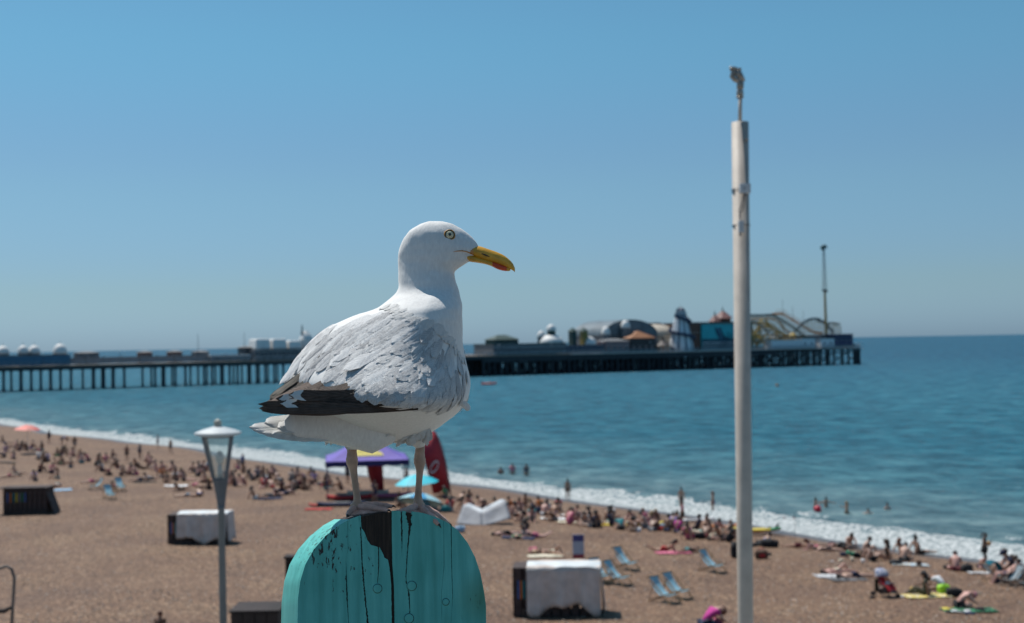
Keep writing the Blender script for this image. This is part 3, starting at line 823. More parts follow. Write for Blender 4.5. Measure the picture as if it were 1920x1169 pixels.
lbp = billpart('lower_bill', [(866,471,484),(880,475,491),(893,480,493),(910,485,496),(922,489,500),(932,492,505),(942,496,508),(952,500.5,509),(957,503,508)],
          [13,14,12.5,10.5,9.5,8.5,6.5,4.5,2], [MBILL, MRED], lambda x, k, n: 1 if 921 < x < 950 else 0)
nb_ = MB(); nb_.tube([G(903, 476, HD - 12.5), G(911, 479, HD - 11.6), G(918, 482, HD - 10.6)], [0.9*U, 1.6*U, 0.6*U], 6); nb_.build('nostril', MCLAW, ub, off=FOOT)
# gape line running back under the eye
gp = MB(); pts = []
for (x, y) in ((850,472.5),(858,471),(866,470.5),(875,472),(884,476)):
    p, nn = hit(x, y)
    if p is not None: pts.append(p + nn * 0.3 * U)
gp.tube(pts, [0.3*U] + [1.1*U] * (len(pts) - 2) + [1.5*U], 6); gp.build('gape', MBILLD, gull, smooth=True, off=FOOT)
# eye
p, nn = hit(843, 441)
nn = (nn + Vector((0.1, -1, 0)) * 2.2).normalized()
Mq = nn.to_track_quat('Z', 'Y').to_matrix()
def disc_lathe(prof, n, c):
    b_ = MB(); vs = []
    for r_, z_ in prof:
        for k in range(n):
            th = 2 * math.pi * k / n
            vs.append(c + Mq @ Vector((r_ * U * math.cos(th), r_ * U * math.sin(th), z_ * U)))
    fs = [(i * n + k, i * n + (k + 1) % n, (i + 1) * n + (k + 1) % n, (i + 1) * n + k) for i in range(len(prof) - 1) for k in range(n)]
    fs.append(tuple((len(prof) - 1) * n + k for k in range(n)))
    return b_.add(vs, fs)
eyec = p + nn * 1.0 * U
disc_lathe([(11.4, -3), (10.9, 0.4), (10.2, 1.3), (9.6, 1.4), (8.8, 0.2)], 24, eyec).build('eye_ring', mat('eye_ring', (0.42, 0.20, 0.03), 0.5, 0.2, 300), gull, True, off=FOOT)
disc_lathe([(9.6, -1), (9.0, 1.3), (7.6, 1.7)], 24, eyec).build('eye_rim', mat('eye_rim', (0.03, 0.018, 0.01), 0.4), gull, True, off=FOOT)
ey = disc_lathe([(7.9, 0), (7.4, 1.8), (6.2, 2.8), (4.2, 3.6), (2, 4.0)], 24, eyec).build('eye', mat('iris', (0.62, 0.55, 0.36), 0.12, 0.15, 500, spec=0.8), gull, True, off=FOOT)
disc_lathe([(2.9, 2.2), (2.8, 4.3), (1.5, 4.6)], 16, eyec).build('pupil', mat('pupil', (0.004, 0.004, 0.004), 0.06, spec=0.8), ey, True, off=FOOT)

# ------------------------------------------------------------------ the post: old wooden board with cracked turquoise paint
TK = 88.0; YW = math.tan(R(20))
SXF, SDF = -TK * math.sin(R(20)), TK * math.cos(R(20))
out_f = [(556,2400),(556,1169),(557,1130),(562,1090),(572,1058),(588,1030),(610,1005),(635,985),(655,974),(675,967),(700,961),(735,958),(765,958.5),(790,961.5),(815,969),(838,980),(858,995),(876,1018),(890,1045),(900,1075),(907,1110),(911,1140),(912,1169),(913,2400)]
# the front face keeps its left edge where the chamfer begins
def FP(x, y, o=0.0, back=0.0):
    """point on the board front plane: o = pixels proud of the wood, back = fraction of thickness"""
    d = (x - 735) * YW
    return G(x + SXF * back + o * math.sin(R(20)), y, d + SDF * back - o * math.cos(R(20)))
POST = FP(735, 2400, 0, 0.5)
post = thing('wooden_post', 'round-topped old wooden post with cracked turquoise paint under the gull', 'post', POST)
def wood_material():
    m, N, L, b = shader('bare_weathered_wood')
    tc = N.new('ShaderNodeTexCoord'); v = N.new('ShaderNodeVectorMath'); v.operation = 'MULTIPLY'; v.inputs[1].default_value = (260, 160, 16)
    L.new(tc.outputs['Object'], v.inputs[0])
    n = node(N, 'ShaderNodeTexNoise'); n.inputs['Scale'].default_value = 1.0; n.inputs['Detail'].default_value = 9; n.inputs['Roughness'].default_value = 0.65; L.new(v.outputs[0], n.inputs['Vector'])
    L.new(ramp(N, L, n.outputs[0], [(0.3, (0.006, 0.0045, 0.004)), (0.5, (0.022, 0.014, 0.010)), (0.68, (0.055, 0.036, 0.026)), (0.8, (0.12, 0.085, 0.06))]), b.inputs['Base Color'])
    b.inputs['Roughness'].default_value = 0.8
    bp = N.new('ShaderNodeBump'); bp.inputs['Strength'].default_value = 1.0; bp.inputs['Distance'].default_value = 0.004
    L.new(n.outputs[0], bp.inputs['Height']); L.new(bp.outputs[0], b.inputs['Normal'])
    return m
MWOOD = wood_material()
def paint_material(side=False):
    m, N, L, b = shader('turquoise_paint' + ('_side' if side else ''))
    tc = N.new('ShaderNodeTexCoord'); P = tc.outputs['Object']
    v = N.new('ShaderNodeVectorMath'); v.operation = 'MULTIPLY'; v.inputs[1].default_value = (90, 60, 7); L.new(P, v.inputs[0])
    n = node(N, 'ShaderNodeTexNoise'); n.inputs['Scale'].default_value = 1.0; n.inputs['Detail'].default_value = 7; L.new(v.outputs[0], n.inputs['Vector'])
    n2 = node(N, 'ShaderNodeTexNoise'); n2.inputs['Scale'].default_value = 14; n2.inputs['Detail'].default_value = 5; L.new(P, n2.inputs['Vector'])
    c = ramp(N, L, n.outputs[0], [(0.3, (0.075, 0.370, 0.335)), (0.5, (0.100, 0.450, 0.415)), (0.7, (0.130, 0.520, 0.475))])
    c = mixc(N, L, 1.0, c, ramp(N, L, n2.outputs[0], [(0.35, (0.86, 0.92, 0.90)), (0.65, (1.12, 1.05, 1.05))]), 'MULTIPLY')
    # specks where the paint has come off, many near the weathered upper left, few elsewhere
    n3 = node(N, 'ShaderNodeTexNoise'); n3.inputs['Scale'].default_value = 1.0; n3.inputs['Detail'].default_value = 6; n3.inputs['Roughness'].default_value = 0.7
    v3 = N.new('ShaderNodeVectorMath'); v3.operation = 'MULTIPLY'; v3.inputs[1].default_value = (190, 190, 62); L.new(P, v3.inputs[0]); L.new(v3.outputs[0], n3.inputs['Vector'])
    geo = N.new('ShaderNodeNewGeometry')
    c0 = FP(612, 1010); dist = N.new('ShaderNodeVectorMath'); dist.operation = 'DISTANCE'; dist.inputs[1].default_value = tuple(c0); L.new(geo.outputs['Position'], dist.inputs[0])
    near = ramp(N, L, mth(N, L, 'DIVIDE', dist.outputs['Value'], 0.11, True), [(0.0, (1, 1, 1)), (1.0, (0, 0, 0))])
    c1 = FP(905, 1120); dist1 = N.new('ShaderNodeVectorMath'); dist1.operation = 'DISTANCE'; dist1.inputs[1].default_value = tuple(c1); L.new(geo.outputs['Position'], dist1.inputs[0])
    near1 = ramp(N, L, mth(N, L, 'DIVIDE', dist1.outputs['Value'], 0.05, True), [(0.0, (1, 1, 1)), (1.0, (0, 0, 0))])
    th = mth(N, L, 'ADD', n3.outputs[0], mth(N, L, 'MULTIPLY', near, 0.17))
    th = mth(N, L, 'ADD', th, mth(N, L, 'MULTIPLY', near1, 0.09))
    chip = ramp(N, L, th, [(0.700, (0, 0, 0)), (0.715, (1, 1, 1))])
    c = mixc(N, L, mth(N, L, 'MULTIPLY', near1, 0.6), c, (0.07, 0.16, 0.06))
    c = mixc(N, L, chip, c, (0.03, 0.026, 0.028))
    L.new(c, b.inputs['Base Color'])
    b.inputs['Roughness'].default_value = 0.55; b.inputs['Specular IOR Level'].default_value = 0.35
    bp = N.new('ShaderNodeBump'); bp.inputs['Strength'].default_value = 0.6; bp.inputs['Distance'].default_value = 0.0012
    L.new(mth(N, L, 'SUBTRACT', n.outputs[0], mth(N, L, 'MULTIPLY', chip, 1.5)), bp.inputs['Height']); L.new(bp.outputs[0], b.inputs['Normal'])
    return m
MPAINT = paint_material()
cx_ = [p for p in out_f]
# wood core
core = MB()
poly = []
ins = 3
for (x, y) in out_f:
    poly.append(FP(x + (ins if x < 735 else -ins), y + ins * 0.8, 0))
front = list(poly)
back = [FP(x + (ins if x < 735 else -ins), y + ins * 0.8, 0, 1.0) for (x, y) in out_f]
n = len(front)
core.add(front + back, [tuple(range(n)), tuple(reversed(range(n, 2 * n)))] + [(i + n, i, (i + 1) % n, (i + 1) % n + n) for i in range(n)])
core.build('wood_core', MWOOD, post, off=POST)
def ytop(x):
    up_ = [(p[0] + (0 if i else 0), p[1]) for i, p in enumerate(out_f)]
    xs = [556.0] + [p[0] for p in out_f[2:21]] + [911.0, 912.0]
    yy = [1400.0] + [p[1] for p in out_f[2:21]] + [1140.0, 1400.0]
    return float(np.interp(x, xs, yy))
rj = random.Random(11)
def pl(*pts):
    ys_ = [p[1] for p in pts]; xs_ = [p[0] for p in pts]
    return lambda y: float(np.interp(y, ys_, xs_))
def strip(lf, rf, gapl, gapr, name='paint_layer', nu=8):
    """a paint skin between two crack lines, with a ragged edge where the crack is open"""
    b_ = MB()
    rowsv = [0.0]; yy = 0
    V = list(np.linspace(0, 1, 120))
    jl = [rj.uniform(-1, 1) for _ in V]; jr = [rj.uniform(-1, 1) for _ in V]
    pts = []
    for vi, v in enumerate(V):
        for k in range(nu + 1):
            u = k / nu
            # y from the arch top of this column down
            y0 = 1000.0; x = 0
            for _ in range(3):
                xl = lf(y0) + gapl(y0) * (1 + 0.5 * jl[vi]); xr = rf(y0) - gapr(y0) * (1 + 0.5 * jr[vi])
                x = xl + (xr - xl) * u
                yt = ytop(min(911.5, max(556.5, x)))
                y0 = yt + (1240 - yt) * v if v < 1 else 2400
            pts.append(tuple(FP(x, y0, 2.2)))
    w = nu + 1; fs = []
    for j in range(len(V) - 1):
        for k in range(nu):
            a = j * w + k; fs.append((a, a + w, a + w + 1, a + 1))
    nV = len(V)
    edge = [j * w for j in range(nV)] + [(nV - 1) * w + k for k in range(1, w)] + [j * w + nu for j in range(nV - 2, -1, -1)] + [k for k in range(nu - 1, 0, -1)]
    bvec = FP(700, 1000, 0) - FP(700, 1000, 3.0)
    base = len(pts)
    pts += [tuple(Vector(pts[e]) + bvec) for e in edge]
    ne = len(edge)
    for i in range(ne):
        i2 = (i + 1) % ne
        fs.append((edge[i], base + i, base + i2, edge[i2]))
    b_.add(pts, fs)
    return b_.build(name, MPAINT, post, off=POST)
Z0 = lambda y: 0.0
c2l = pl((674,960),(676,1000),(678,1050),(682,1100),(686,1140),(689,1169),(690,2400)); g2 = pl((0.9,960),(1.3,1040),(1.6,1169),(1.5,2400))
cA = pl((651,960),(652,1030),(648,1050),(650,1120),(653,1169),(655,2400)); gA = pl((0.35,975),(0.3,1035),(0.0,1040),(0.6,1080),(1.2,1110),(1.0,1130),(0.5,1169),(0.4,2400))
mL = pl((669,950),(672,972),(676,988),(684,1000),(688,1012),(694,1020),(699,1023),(709,1025),(713,1030),(717,1036),(720,1046),(727,1049),(729,1060),(731,1075),(733,1100),(734.5,1169),(735,2400)); gM = lambda y: 0.6 if y < 1055 else 0.3
c1b = pl((709,950),(709,1029),(709.5,1060),(707,1096),(707,1169),(707,2400)); g1b = pl((0.9,1028),(0.9,1060),(0.6,1090),(0,1096),(0,2400))
mR = pl((734,950),(734,1000),(735,1060),(738,1100),(739,1169),(740,2400)); gR = lambda y: 0.3
c4 = pl((752,950),(753,1018),(753,1050),(753,2400)); g4 = pl((1.8,960),(1.4,1000),(0.9,1015),(0,1045),(0,2400))
c5 = pl((766,955),(768,985),(766,1005),(763,1040),(760.5,1080),(761,1092),(765,1106),(767,1125),(768,1150),(768,1169),(768,2400)); g5 = pl((6.5,958),(3.0,985),(1.6,1000),(1.1,1040),(1.0,1085),(1.2,1100),(1.4,1125),(0.8,1155),(0.6,2400))
c7 = pl((831,960),(832,1060),(827,1110),(828,1169),(830,2400)); g7 = pl((0.35,985),(0.4,1060),(0.2,1100),(0.3,1169),(0.3,2400))
c6 = pl((845,960),(846,1050),(848,1120),(845,1169),(845,2400)); g6 = pl((0.9,985),(0.7,1050),(0.5,1110),(0.2,1150),(0.2,2400))
LE = lambda y: 556.0
RE = pl((858,995),(876,1018),(890,1045),(900,1075),(907,1110),(911,1140),(912,1169),(913,2400))
def LEf(y): return float(np.interp(y, [958, 967, 974, 985, 1005, 1030, 1058, 1090, 1130, 1169, 2400], [735, 675, 655, 635, 610, 588, 572, 562, 557, 556, 556]))
strip(lambda y: 556.2, cA, Z0, gA, nu=60)
strip(cA, c2l, gA, g2)
strip(c2l, lambda y: min(mL(y), c1b(y)), g2, lambda y: gM(y) if y < 1025 else g1b(y))
# the tongue right of the short crack
tg = MB(); pts = []; V = list(np.linspace(1026, 1260, 60)) + [2400]
for y in V:
    xl = c1b(y) + g1b(y); xr = max(xl + 0.6, mL(y) - 0.5 + rj.uniform(-0.5, 0.5))
    for k in range(5): pts.append(tuple(FP(xl + (xr - xl) * k / 4, y, 2.2)))
tg.add(pts, [(j * 5 + k, (j + 1) * 5 + k, (j + 1) * 5 + k + 1, j * 5 + k + 1) for j in range(len(V) - 1) for k in range(4)])
tg.build('paint_layer', MPAINT, post, off=POST)
strip(mR, c4, gR, g4)
strip(c4, c5, g4, g5)
strip(c5, c7, g5, g7)
strip(c7, c6, g7, g6)
strip(c6, lambda y: 911.8, g6, Z0, nu=50)
# painted edge round the board (its left side faces the camera)
for seg in (out_f[0:9], out_f[14:]):
    eb = MB(); pts = []
    fine = []
    for i in range(len(seg) - 1):
        for t in (0, 0.25, 0.5, 0.75): fine.append((seg[i][0] + (seg[i+1][0] - seg[i][0]) * t, seg[i][1] + (seg[i+1][1] - seg[i][1]) * t))
    fine.append(seg[-1])
    for (x, y) in fine:
        sgn = -1 if x < 735 else 1
        for bk in (0.0, 0.06, 0.5, 0.94, 1.0):
            o = 0.0 if 0 < bk < 1 else -1.4
            pts.append(tuple(FP(x - sgn * (-o) * 0.8 , y - o * 0.4, 2.2 if bk == 0 else 0, bk)))
    eb.add(pts, [(j * 5 + k, j * 5 + k + 1, (j + 1) * 5 + k + 1, (j + 1) * 5 + k) for j in range(len(fine) - 1) for k in range(4)])
    eb.build('edge_paint', MPAINT, post, smooth=True, off=POST)
# wooden plugs over the screws
for (x, y, r_) in ((771, 1099, 9), (707, 1104, 8.5), (835, 1129, 6.5), (766, 1160, 9)):
    pb = MB()
    for rr_, o in ((r_ + 1.3, 2.3), (r_ + 0.5, 2.9), (r_ - 0.4, 2.35), (r_ - 1.2, 3.1), (r_ * 0.5, 3.3)):
        for k in range(20): pb.v.append(tuple(FP(x + rr_ * math.cos(k * math.pi / 10), y + rr_ * math.sin(k * math.pi / 10), o)))
    for i in range(4):
        for k in range(20): pb.f.append((i * 20 + k, (i + 1) * 20 + k, (i + 1) * 20 + (k + 1) % 20, i * 20 + (k + 1) % 20)); pb.m.append(1 if i == 1 else 0)
    pb.f.append(tuple(reversed([80 + k for k in range(20)]))); pb.m.append(0)
    pb.build('wooden_plug', [MPAINT, MWOOD], post, off=POST)
# ================================================================== PIER
PO = Vector((-160, 405)); PU = Vector((0.8658, 0.5005)); PV = Vector((-0.5005, 0.8658)); PANG = math.atan2(PU.y, PU.x)
def pp(px, py, t=0.0):
    """pier coordinates (s along, t away from the camera, z) of a pixel lying on the vertical plane t"""
    r = ray(px, py)
    d = (PO.x + PV.x * t, PO.y + PV.y * t)      # plane through d along PU
    den = r.x * PV.x + r.y * PV.y
    k = (d[0] * PV.x + d[1] * PV.y) / den
    p = CAMP + r * k
    return Vector(((p.x - PO.x) * PU.x + (p.y - PO.y) * PU.y, t, p.z))
def pw(s, t, z):
    return Vector((PO.x + PU.x * s + PV.x * t, PO.y + PU.y * s + PV.y * t, z))
def pthing(name, label, cat, s, t, z, group=None):
    e = thing(name, label, cat, pw(s, t, z), PANG, group)
    e['_o'] = 0; del e['_o']
    return e, (s, t, z)
MIRON = mat('pier_iron', (0.018, 0.026, 0.034), 0.7, 0.2, 2)
MIRONB = mat('pier_iron_blue', (0.030, 0.050, 0.065), 0.7, 0.2, 2)
MDECKW = mat('white_edge', (0.55, 0.55, 0.53), 0.6, 0.1, 2)
MPLANK = mat('deck_boards', (0.20, 0.16, 0.13), 0.8, 0.15, 1)
MPWHITE = mat('white_cladding', (0.62, 0.64, 0.66), 0.6, 0.05, 2)
MPCREAM = mat('cream_cladding', (0.46, 0.42, 0.35), 0.6, 0.08, 1)
MGLASSD = mat('dark_window', (0.03, 0.05, 0.07), 0.12, 0.1, 4)
MGREYP = mat('pier_grey', (0.14, 0.145, 0.155), 0.7, 0.15, 0.6)
MBROWNP = mat('pier_brown', (0.15, 0.065, 0.045), 0.7, 0.12, 0.6)
MNAVY = mat('navy_paint', (0.012, 0.028, 0.075), 0.5, 0.15, 1)
MBLUEP = mat('blue_hoarding', (0.055, 0.135, 0.22), 0.6, 0.06, 0.3)
MREDR = mat('red_roof', (0.17, 0.075, 0.068), 0.65, 0.15, 1)
MORANGE = mat('orange_paint', (0.34, 0.15, 0.07), 0.6, 0.1, 1)
MYEL = mat('yellow_paint', (0.45, 0.30, 0.035), 0.5, 0.15, 1)
MOLIVE = mat('ochre_steel', (0.20, 0.145, 0.03), 0.6, 0.2, 1)
MGREENP = mat('dark_green_roof', (0.02, 0.05, 0.045), 0.7, 0.2, 1)
DZ = 8.1
sE = pp(1613, 650, 0).x
sH = pp(905, 670, 0).x
pier, po = pthing('pier', 'long dark iron pleasure pier on piles reaching out to sea', 'pier', 0, 0, 0)
dk = MB(); s0 = -75
dk.box(((s0 + sH) / 2, 9, DZ - 0.35), (sH - s0, 18, 0.5)); dk.box(((sH + sE) / 2, 27, DZ - 0.35), (sE - sH, 54, 0.5)); dk.build('deck', MPLANK, pier)
gd = MB()
gd.box(((s0 + sH) / 2, 0.4, DZ - 1.15), (sH - s0, 0.5, 1.0)); gd.box(((s0 + sH) / 2, 17.6, DZ - 1.15), (sH - s0, 0.5, 1.0))
sM = pp(1455, 660, 0).x
gd.box(((sH + sM) / 2, 0.4, DZ - 1.6), (sM - sH, 0.6, 2.2))
gd.box(((sM + sE) / 2, 0.4, DZ - 0.85), (sE - sM, 0.4, 0.5)); gd.box(((sM + sE) / 2, 0.4, DZ - 2.6), (sE - sM, 0.4, 0.5))
gd.box(((sH + sE) / 2, 25, DZ - 1.4), (sE - sH, 0.6, 1.6)); gd.box(((sH + sE) / 2, 52, DZ - 1.4), (sE - sH, 0.6, 1.6))
gd.build('girder', MIRON, pier)
eg = MB(); eg.box(((sH + 40 + sE) / 2, -0.2, DZ - 0.28), (sE - sH - 40, 0.5, 0.34)); eg.box((sE + 0.7, 10, DZ - 0.3), (1.4, 22, 0.4)); eg.build('deck_edge', MDECKW, pier)
# lattice between the two girders at the seaward end, and bracing under the head
lt = MB()
x = sM
while x < sE - 1:
    lt.tube([(x, 0.3, DZ - 2.5), (x + 1.6, 0.3, DZ - 0.9)], 0.11, 4); lt.tube([(x + 1.6, 0.5, DZ - 2.5), (x, 0.5, DZ - 0.9)], 0.11, 4)
    x += 1.6
rr = random.Random(3)
x = sH + 1
while x < sE - 2:
    far = (x - sH) / (sE - sH)
    st = 5.5 + 5.5 * max(0, (far - 0.62) / 0.38)
    for t in (0.3, 8, 16, 25, 34, 43, 52):
        if t > 0.3 and far > 0.9 and t % 2: continue
        lt.tube([(x, t, 0.2), (x + st, t, DZ - 2.6)], 0.16, 4); lt.tube([(x + st, t, 0.2), (x, t, DZ - 2.6)], 0.16, 4)
    lt.tube([(x, 0.3, 2.9), (x + st, 0.3, 2.9)], 0.12, 4)
    x += st
tag(lt.build('bracing', MIRON, pier), kind='stuff')
pile_me = {}
def pile(s, t, r=0.32, mm=MIRON, top=DZ - 1.3):
    k = (r, mm.name, round(top, 2))
    if k not in pile_me:
        b_ = MB(); b_.lathe((0, 0, 0), [(r * 1.25, -2.5), (r * 1.2, 1.2), (r, 1.4), (r, top - 0.9), (r * 1.5, top - 0.3), (r * 1.6, top)], 8); pile_me[k] = b_.mesh('pile', mm, True)
    o = linkm('pile', pile_me[k], pier); o.location = (s, t, 0); return o
# neck: bents of four to six columns, spaced as seen
npile = 0
for g in [(8,), (40, 60, 78, 97, 115, 135), (178, 197, 215, 235), (293, 310, 331, 350), (385, 400, 417, 433, 448), (468, 484, 500, 517, 534, 552), (588, 606, 622), (660, 680, 700), (740, 760, 780), (820, 840, 858, 876)]:
    for px in g:
        s = pp(px, 700, 0).x
        pile(s, 1.5, 0.42, MIRONB); pile(s - 0.6, 16, 0.36, MIRONB); npile += 2
x = sH + 0.5; i = 0
while x < sE:
    far = (x - sH) / (sE - sH)
    pile(x, 0.5, 0.5 if i % 3 == 0 else 0.36); npile += 1
    x += (2.6 if far < 0.62 else 4.4); i += 1
pile(sE - 0.6, 0.5, 0.75); pile(sE - 2.0, 0.5, 0.4); pile(sE - 3.6, 0.5, 0.5)
bk = MB(); x = sH
while x < sE:
    far = (x - sH) / (sE - sH)
    for t in (8, 16, 25, 34, 43, 52):
        bk.lathe((x + rr.uniform(-.8, .8), t, 0), [(0.35, -2), (0.35, DZ - 1)], 6)
    x += 2.3 if far < 0.6 else 5.0
tag(bk.build('inner_piles', MIRON, pier), kind='stuff')
# railing
rl = MB()
for (a, b_) in ((s0, sE),):
    for z in (0.25, 0.7, 1.15): rl.box(((a + b_) / 2, 0.1, DZ + z), (b_ - a, 0.06, 0.07))
    x = a
    while x < b_:
        rl.box((x, 0.1, DZ + 0.6), (0.16, 0.12, 1.3)); x += 2.4
    x = sH
    while x < b_: rl.box((x, 0.1, DZ + 0.55), (0.06, 0.04, 1.0)); x += 0.6
rl.build('railing', mat('railing_paint', (0.24, 0.30, 0.34), 0.6, 0.1, 1), pier)
# lamp posts on the railing (tiny)
lm = None
for k in range(14):
    s = s0 + 14 + k * 24
    if lm is None:
        b_ = MB(); b_.tube([(0, 0, 0), (0, 0, 3.6)], [0.09, 0.06], 6); b_.ball((0, 0, 3.8), 0.22, 8, 5, 1); lm = b_.mesh('pier_lamp', [MGREYP, MPWHITE])
    o = linkm('pier_lamp', lm, None); o.location = pw(s, 0.5, DZ + 0.02); o.rotation_euler[2] = PANG
    nm = ['first', 'second', 'third', 'fourth', 'fifth', 'sixth', 'seventh', 'eighth', 'ninth', 'tenth', 'eleventh', 'twelfth', 'thirteenth', 'fourteenth'][k]
    tag(o, f'thin globe lamp on the pier railing, {nm} from the left end of the pier', 'lamp post', 'globe lamps along the pier railing')

def house(name, label, cat, px0, px1, pytop, t, dep, wm, roof='flat', rm=None, roofpx=0, wins=None, doors=None, pyb=None, wmat=None, group=None):
    a = pp(px0, pytop, t); b_ = pp(px1, pytop, t)
    w = b_.x - a.x; h = (a.z + b_.z) / 2 - DZ
    cx = (a.x + b_.x) / 2
    e, o = pthing(name, label, cat, cx, t + dep / 2, DZ, group)
    wb = MB(); wb.box((0, 0, h / 2 + 0.0), (w, dep, h)); wb.build('wall', wm, e, bevel=0.03)
    rm = rm or MGREYP
    rb = MB(); rh = roofpx * (PO.y + PU.y * cx) / FPX
    if roof == 'flat': rb.box((0, 0, h + 0.12), (w + 0.5, dep + 0.5, 0.24))
    elif roof == 'hip':
        rb.add([(-w/2-.4, -dep/2-.4, h), (w/2+.4, -dep/2-.4, h), (w/2+.4, dep/2+.4, h), (-w/2-.4, dep/2+.4, h), (-w*.18, 0, h+rh), (w*.18, 0, h+rh)], [(0,1,5,4),(1,2,5),(2,3,4,5),(3,0,4),(0,3,2,1)])
    elif roof == 'pyramid':
        rb.add([(-w/2-.4, -dep/2-.4, h), (w/2+.4, -dep/2-.4, h), (w/2+.4, dep/2+.4, h), (-w/2-.4, dep/2+.4, h), (0, 0, h+rh)], [(0,1,4),(1,2,4),(2,3,4),(3,0,4),(0,3,2,1)])
    elif roof == 'barrel':
        n = 14
        for k in range(n + 1):
            an = math.pi * k / n
            for y in (-dep/2-.2, dep/2+.2): rb.v.append((-math.cos(an) * (w/2+.2), y, h + math.sin(an) * rh))
        for k in range(n): rb.f.append((2*k, 2*k+1, 2*k+3, 2*k+2)[::-1]); rb.m.append(0)
        rb.f.append(tuple(2*k for k in range(n + 1))); rb.m.append(0)
    elif roof == 'dome':
        rb.ball((0, 0, h), (w/2, min(dep, w)/2, rh), 28, 8, z0=0.0)
    r_ = rb.build('roof', rm, e, smooth=(roof == 'dome'))
    if wins:
        n, ww, wh, wz = wins
        me = None
        for k in range(n):
            x = -w/2 + w * (k + 0.5) / n
            if me is None:
                b2 = MB(); b2.box((0, -0.04, 0), (ww, 0.1, wh)); b2.box((0, -0.06, wh/2+.06), (ww+.2, 0.14, .12), m=1); b2.box((0, -0.06, -wh/2-.06), (ww+.2, 0.14, .12), m=1)
                me = b2.mesh('window', [wmat or MGLASSD, MPWHITE])
            o2 = linkm('window', me, e); o2.location = (x, -dep/2 - 0.02, wz)
    return e, w, h, r_
# --- left: blue hoarding with white tents behind
house('hoarding', 'long plain blue hoarding on the pier at the left edge of the photo', 'hoarding', -60, 132, 668, 0.8, 0.5, MBLUEP)
def tent(px0, px1, py, pyb, t, label, mm=None, sq=1.0):
    a = pp(px0, py, t); b_ = pp(px1, py, t); w = b_.x - a.x; zt = a.z; zb = pp(px0, pyb, t).z
    e, o = pthing('white_dome', label, 'dome tent', (a.x + b_.x) / 2, t + w / 2, DZ, 'white rounded tent roofs on the pier')
    mb = MB(); mb.lathe((0, 0, 0), [(w/2*.92, 0), (w/2*.92, zb - DZ)], 20); mb.build('wall', MGREYP, e)
    mb = MB(); mb.ball((0, 0, zb - DZ), (w/2, w/2, zt - zb), 22, 7, z0=0.0); mb.build('canopy', mm or MTENT, e, smooth=True)
    fb = MB(); fb.tube([(0, 0, zt - DZ), (0, 0, zt - DZ + 0.9)], [0.12, 0.02], 5); fb.build('finial', MIRON, e)
MTENT = mat('white_canvas', (0.66, 0.65, 0.63), 0.6, 0.03, 1)
tent(-6, 20, 649, 664, 3, 'low white dome tent behind the blue hoarding, cut by the left photo edge')
tent(34, 56, 648, 663, 3, 'white dome tent behind the blue hoarding, second from the left')
tent(54, 78, 648, 663, 4, 'white dome tent behind the blue hoarding, touching the second one')
tent(101, 129, 645, 664, 3, 'small round white dome tent at the right end of the blue hoarding')
# neck: glazed windbreak in panels with small kiosks
wbk, o = pthing('windbreak', 'long grey glazed windbreak running along the middle of the pier', 'windbreak', pp(132, 680, 0).x, 6, DZ)
wl_ = sH - pp(132, 680, 0).x
pn = MB(); pn.box((2.9, 0, 1.2), (5.6, 0.25, 2.0)); pme = pn.mesh('panel', mat('windbreak_panel', (0.20, 0.20, 0.215), 0.5, 0.1, 0.5))
ps = MB(); ps.box((0, 0, 1.35), (0.22, 0.4, 2.7)); psm = ps.mesh('post', MGREYP)
k = 0
while k * 5.9 < wl_ - 6:
    o2 = linkm('panel', pme, wbk); o2.location = (k * 5.9, 0, 0); o3 = linkm('post', psm, wbk); o3.location = (k * 5.9, -0.05, 0); k += 1
kn = 0
for (p0, p1, py, mm, ds) in [(142, 186, 662, MGREYP, 'grey'), (262, 286, 661, MBROWNP, 'brown'), (318, 342, 660, MBROWNP, 'brown'), (366, 392, 660, MGREYP, 'grey'), (452, 475, 652, MIRONB, 'dark')]:
    house('kiosk', f'small {ds} kiosk on the pier deck, {["leftmost of five", "second of five from the left", "third of five from the left", "fourth of five from the left", "nearest the white pavilion"][kn]}', 'kiosk', p0, p1, py, 9, 4, mm, 'hip', MGREYP, 3, (3, 0.7, 1.0, 2.0), group='small kiosks on the narrow part of the pier'); kn += 1
house('shelter', 'low flat shelter with a slatted grey roof between the kiosks and the pavilion', 'shelter', 395, 470, 668, 2.5, 5, MGREYP, 'flat', MPWHITE, 0, (9, 0.8, 1.0, 1.6))
e, w, h, _ = house('pavilion', 'long white barrel roofed pavilion on the pier behind the gull tail', 'pavilion', 478, 610, 656, 3, 12, MGREYP, 'flat', MGREYP, 0, (16, 0.9, 1.4, 2.3))
for (p0, p1, py) in ((481, 512, 636), (513, 543, 636), (544, 570, 639)):
    a = pp(p0, py, 3); b_ = pp(p1, py, 3); ww = b_.x - a.x
    mb = MB(); hh = a.z - DZ - h - 0.25
    mb.box((a.x + ww / 2 - (pp(478, 656, 3).x + pp(610, 656, 3).x) / 2, 0, h + 0.25 + hh / 2), (ww - 0.3, 9, hh), taper=0.88); mb.build('roof_light', MTENT, e, bevel=0.5)
a = pp(590, 620, 3)
mb = MB(); cxp = (pp(478, 656, 3).x + pp(610, 656, 3).x) / 2
mb.lathe((a.x - cxp - 1, 0, 0), [(2.2, h), (2.2, h + 3.4), (2.5, h + 3.5), (1.9, h + 5.0), (0.6, a.z - DZ)], 16); mb.build('turret', MTENT, e)
mb = MB(); mb.tube([(a.x - cxp - 2.5, 0, a.z - DZ - 2), (a.x - cxp - 2.5, 0, a.z - DZ + 2.2)], [0.5, 0.12], 6); mb.build('finial', MIRONB, e)
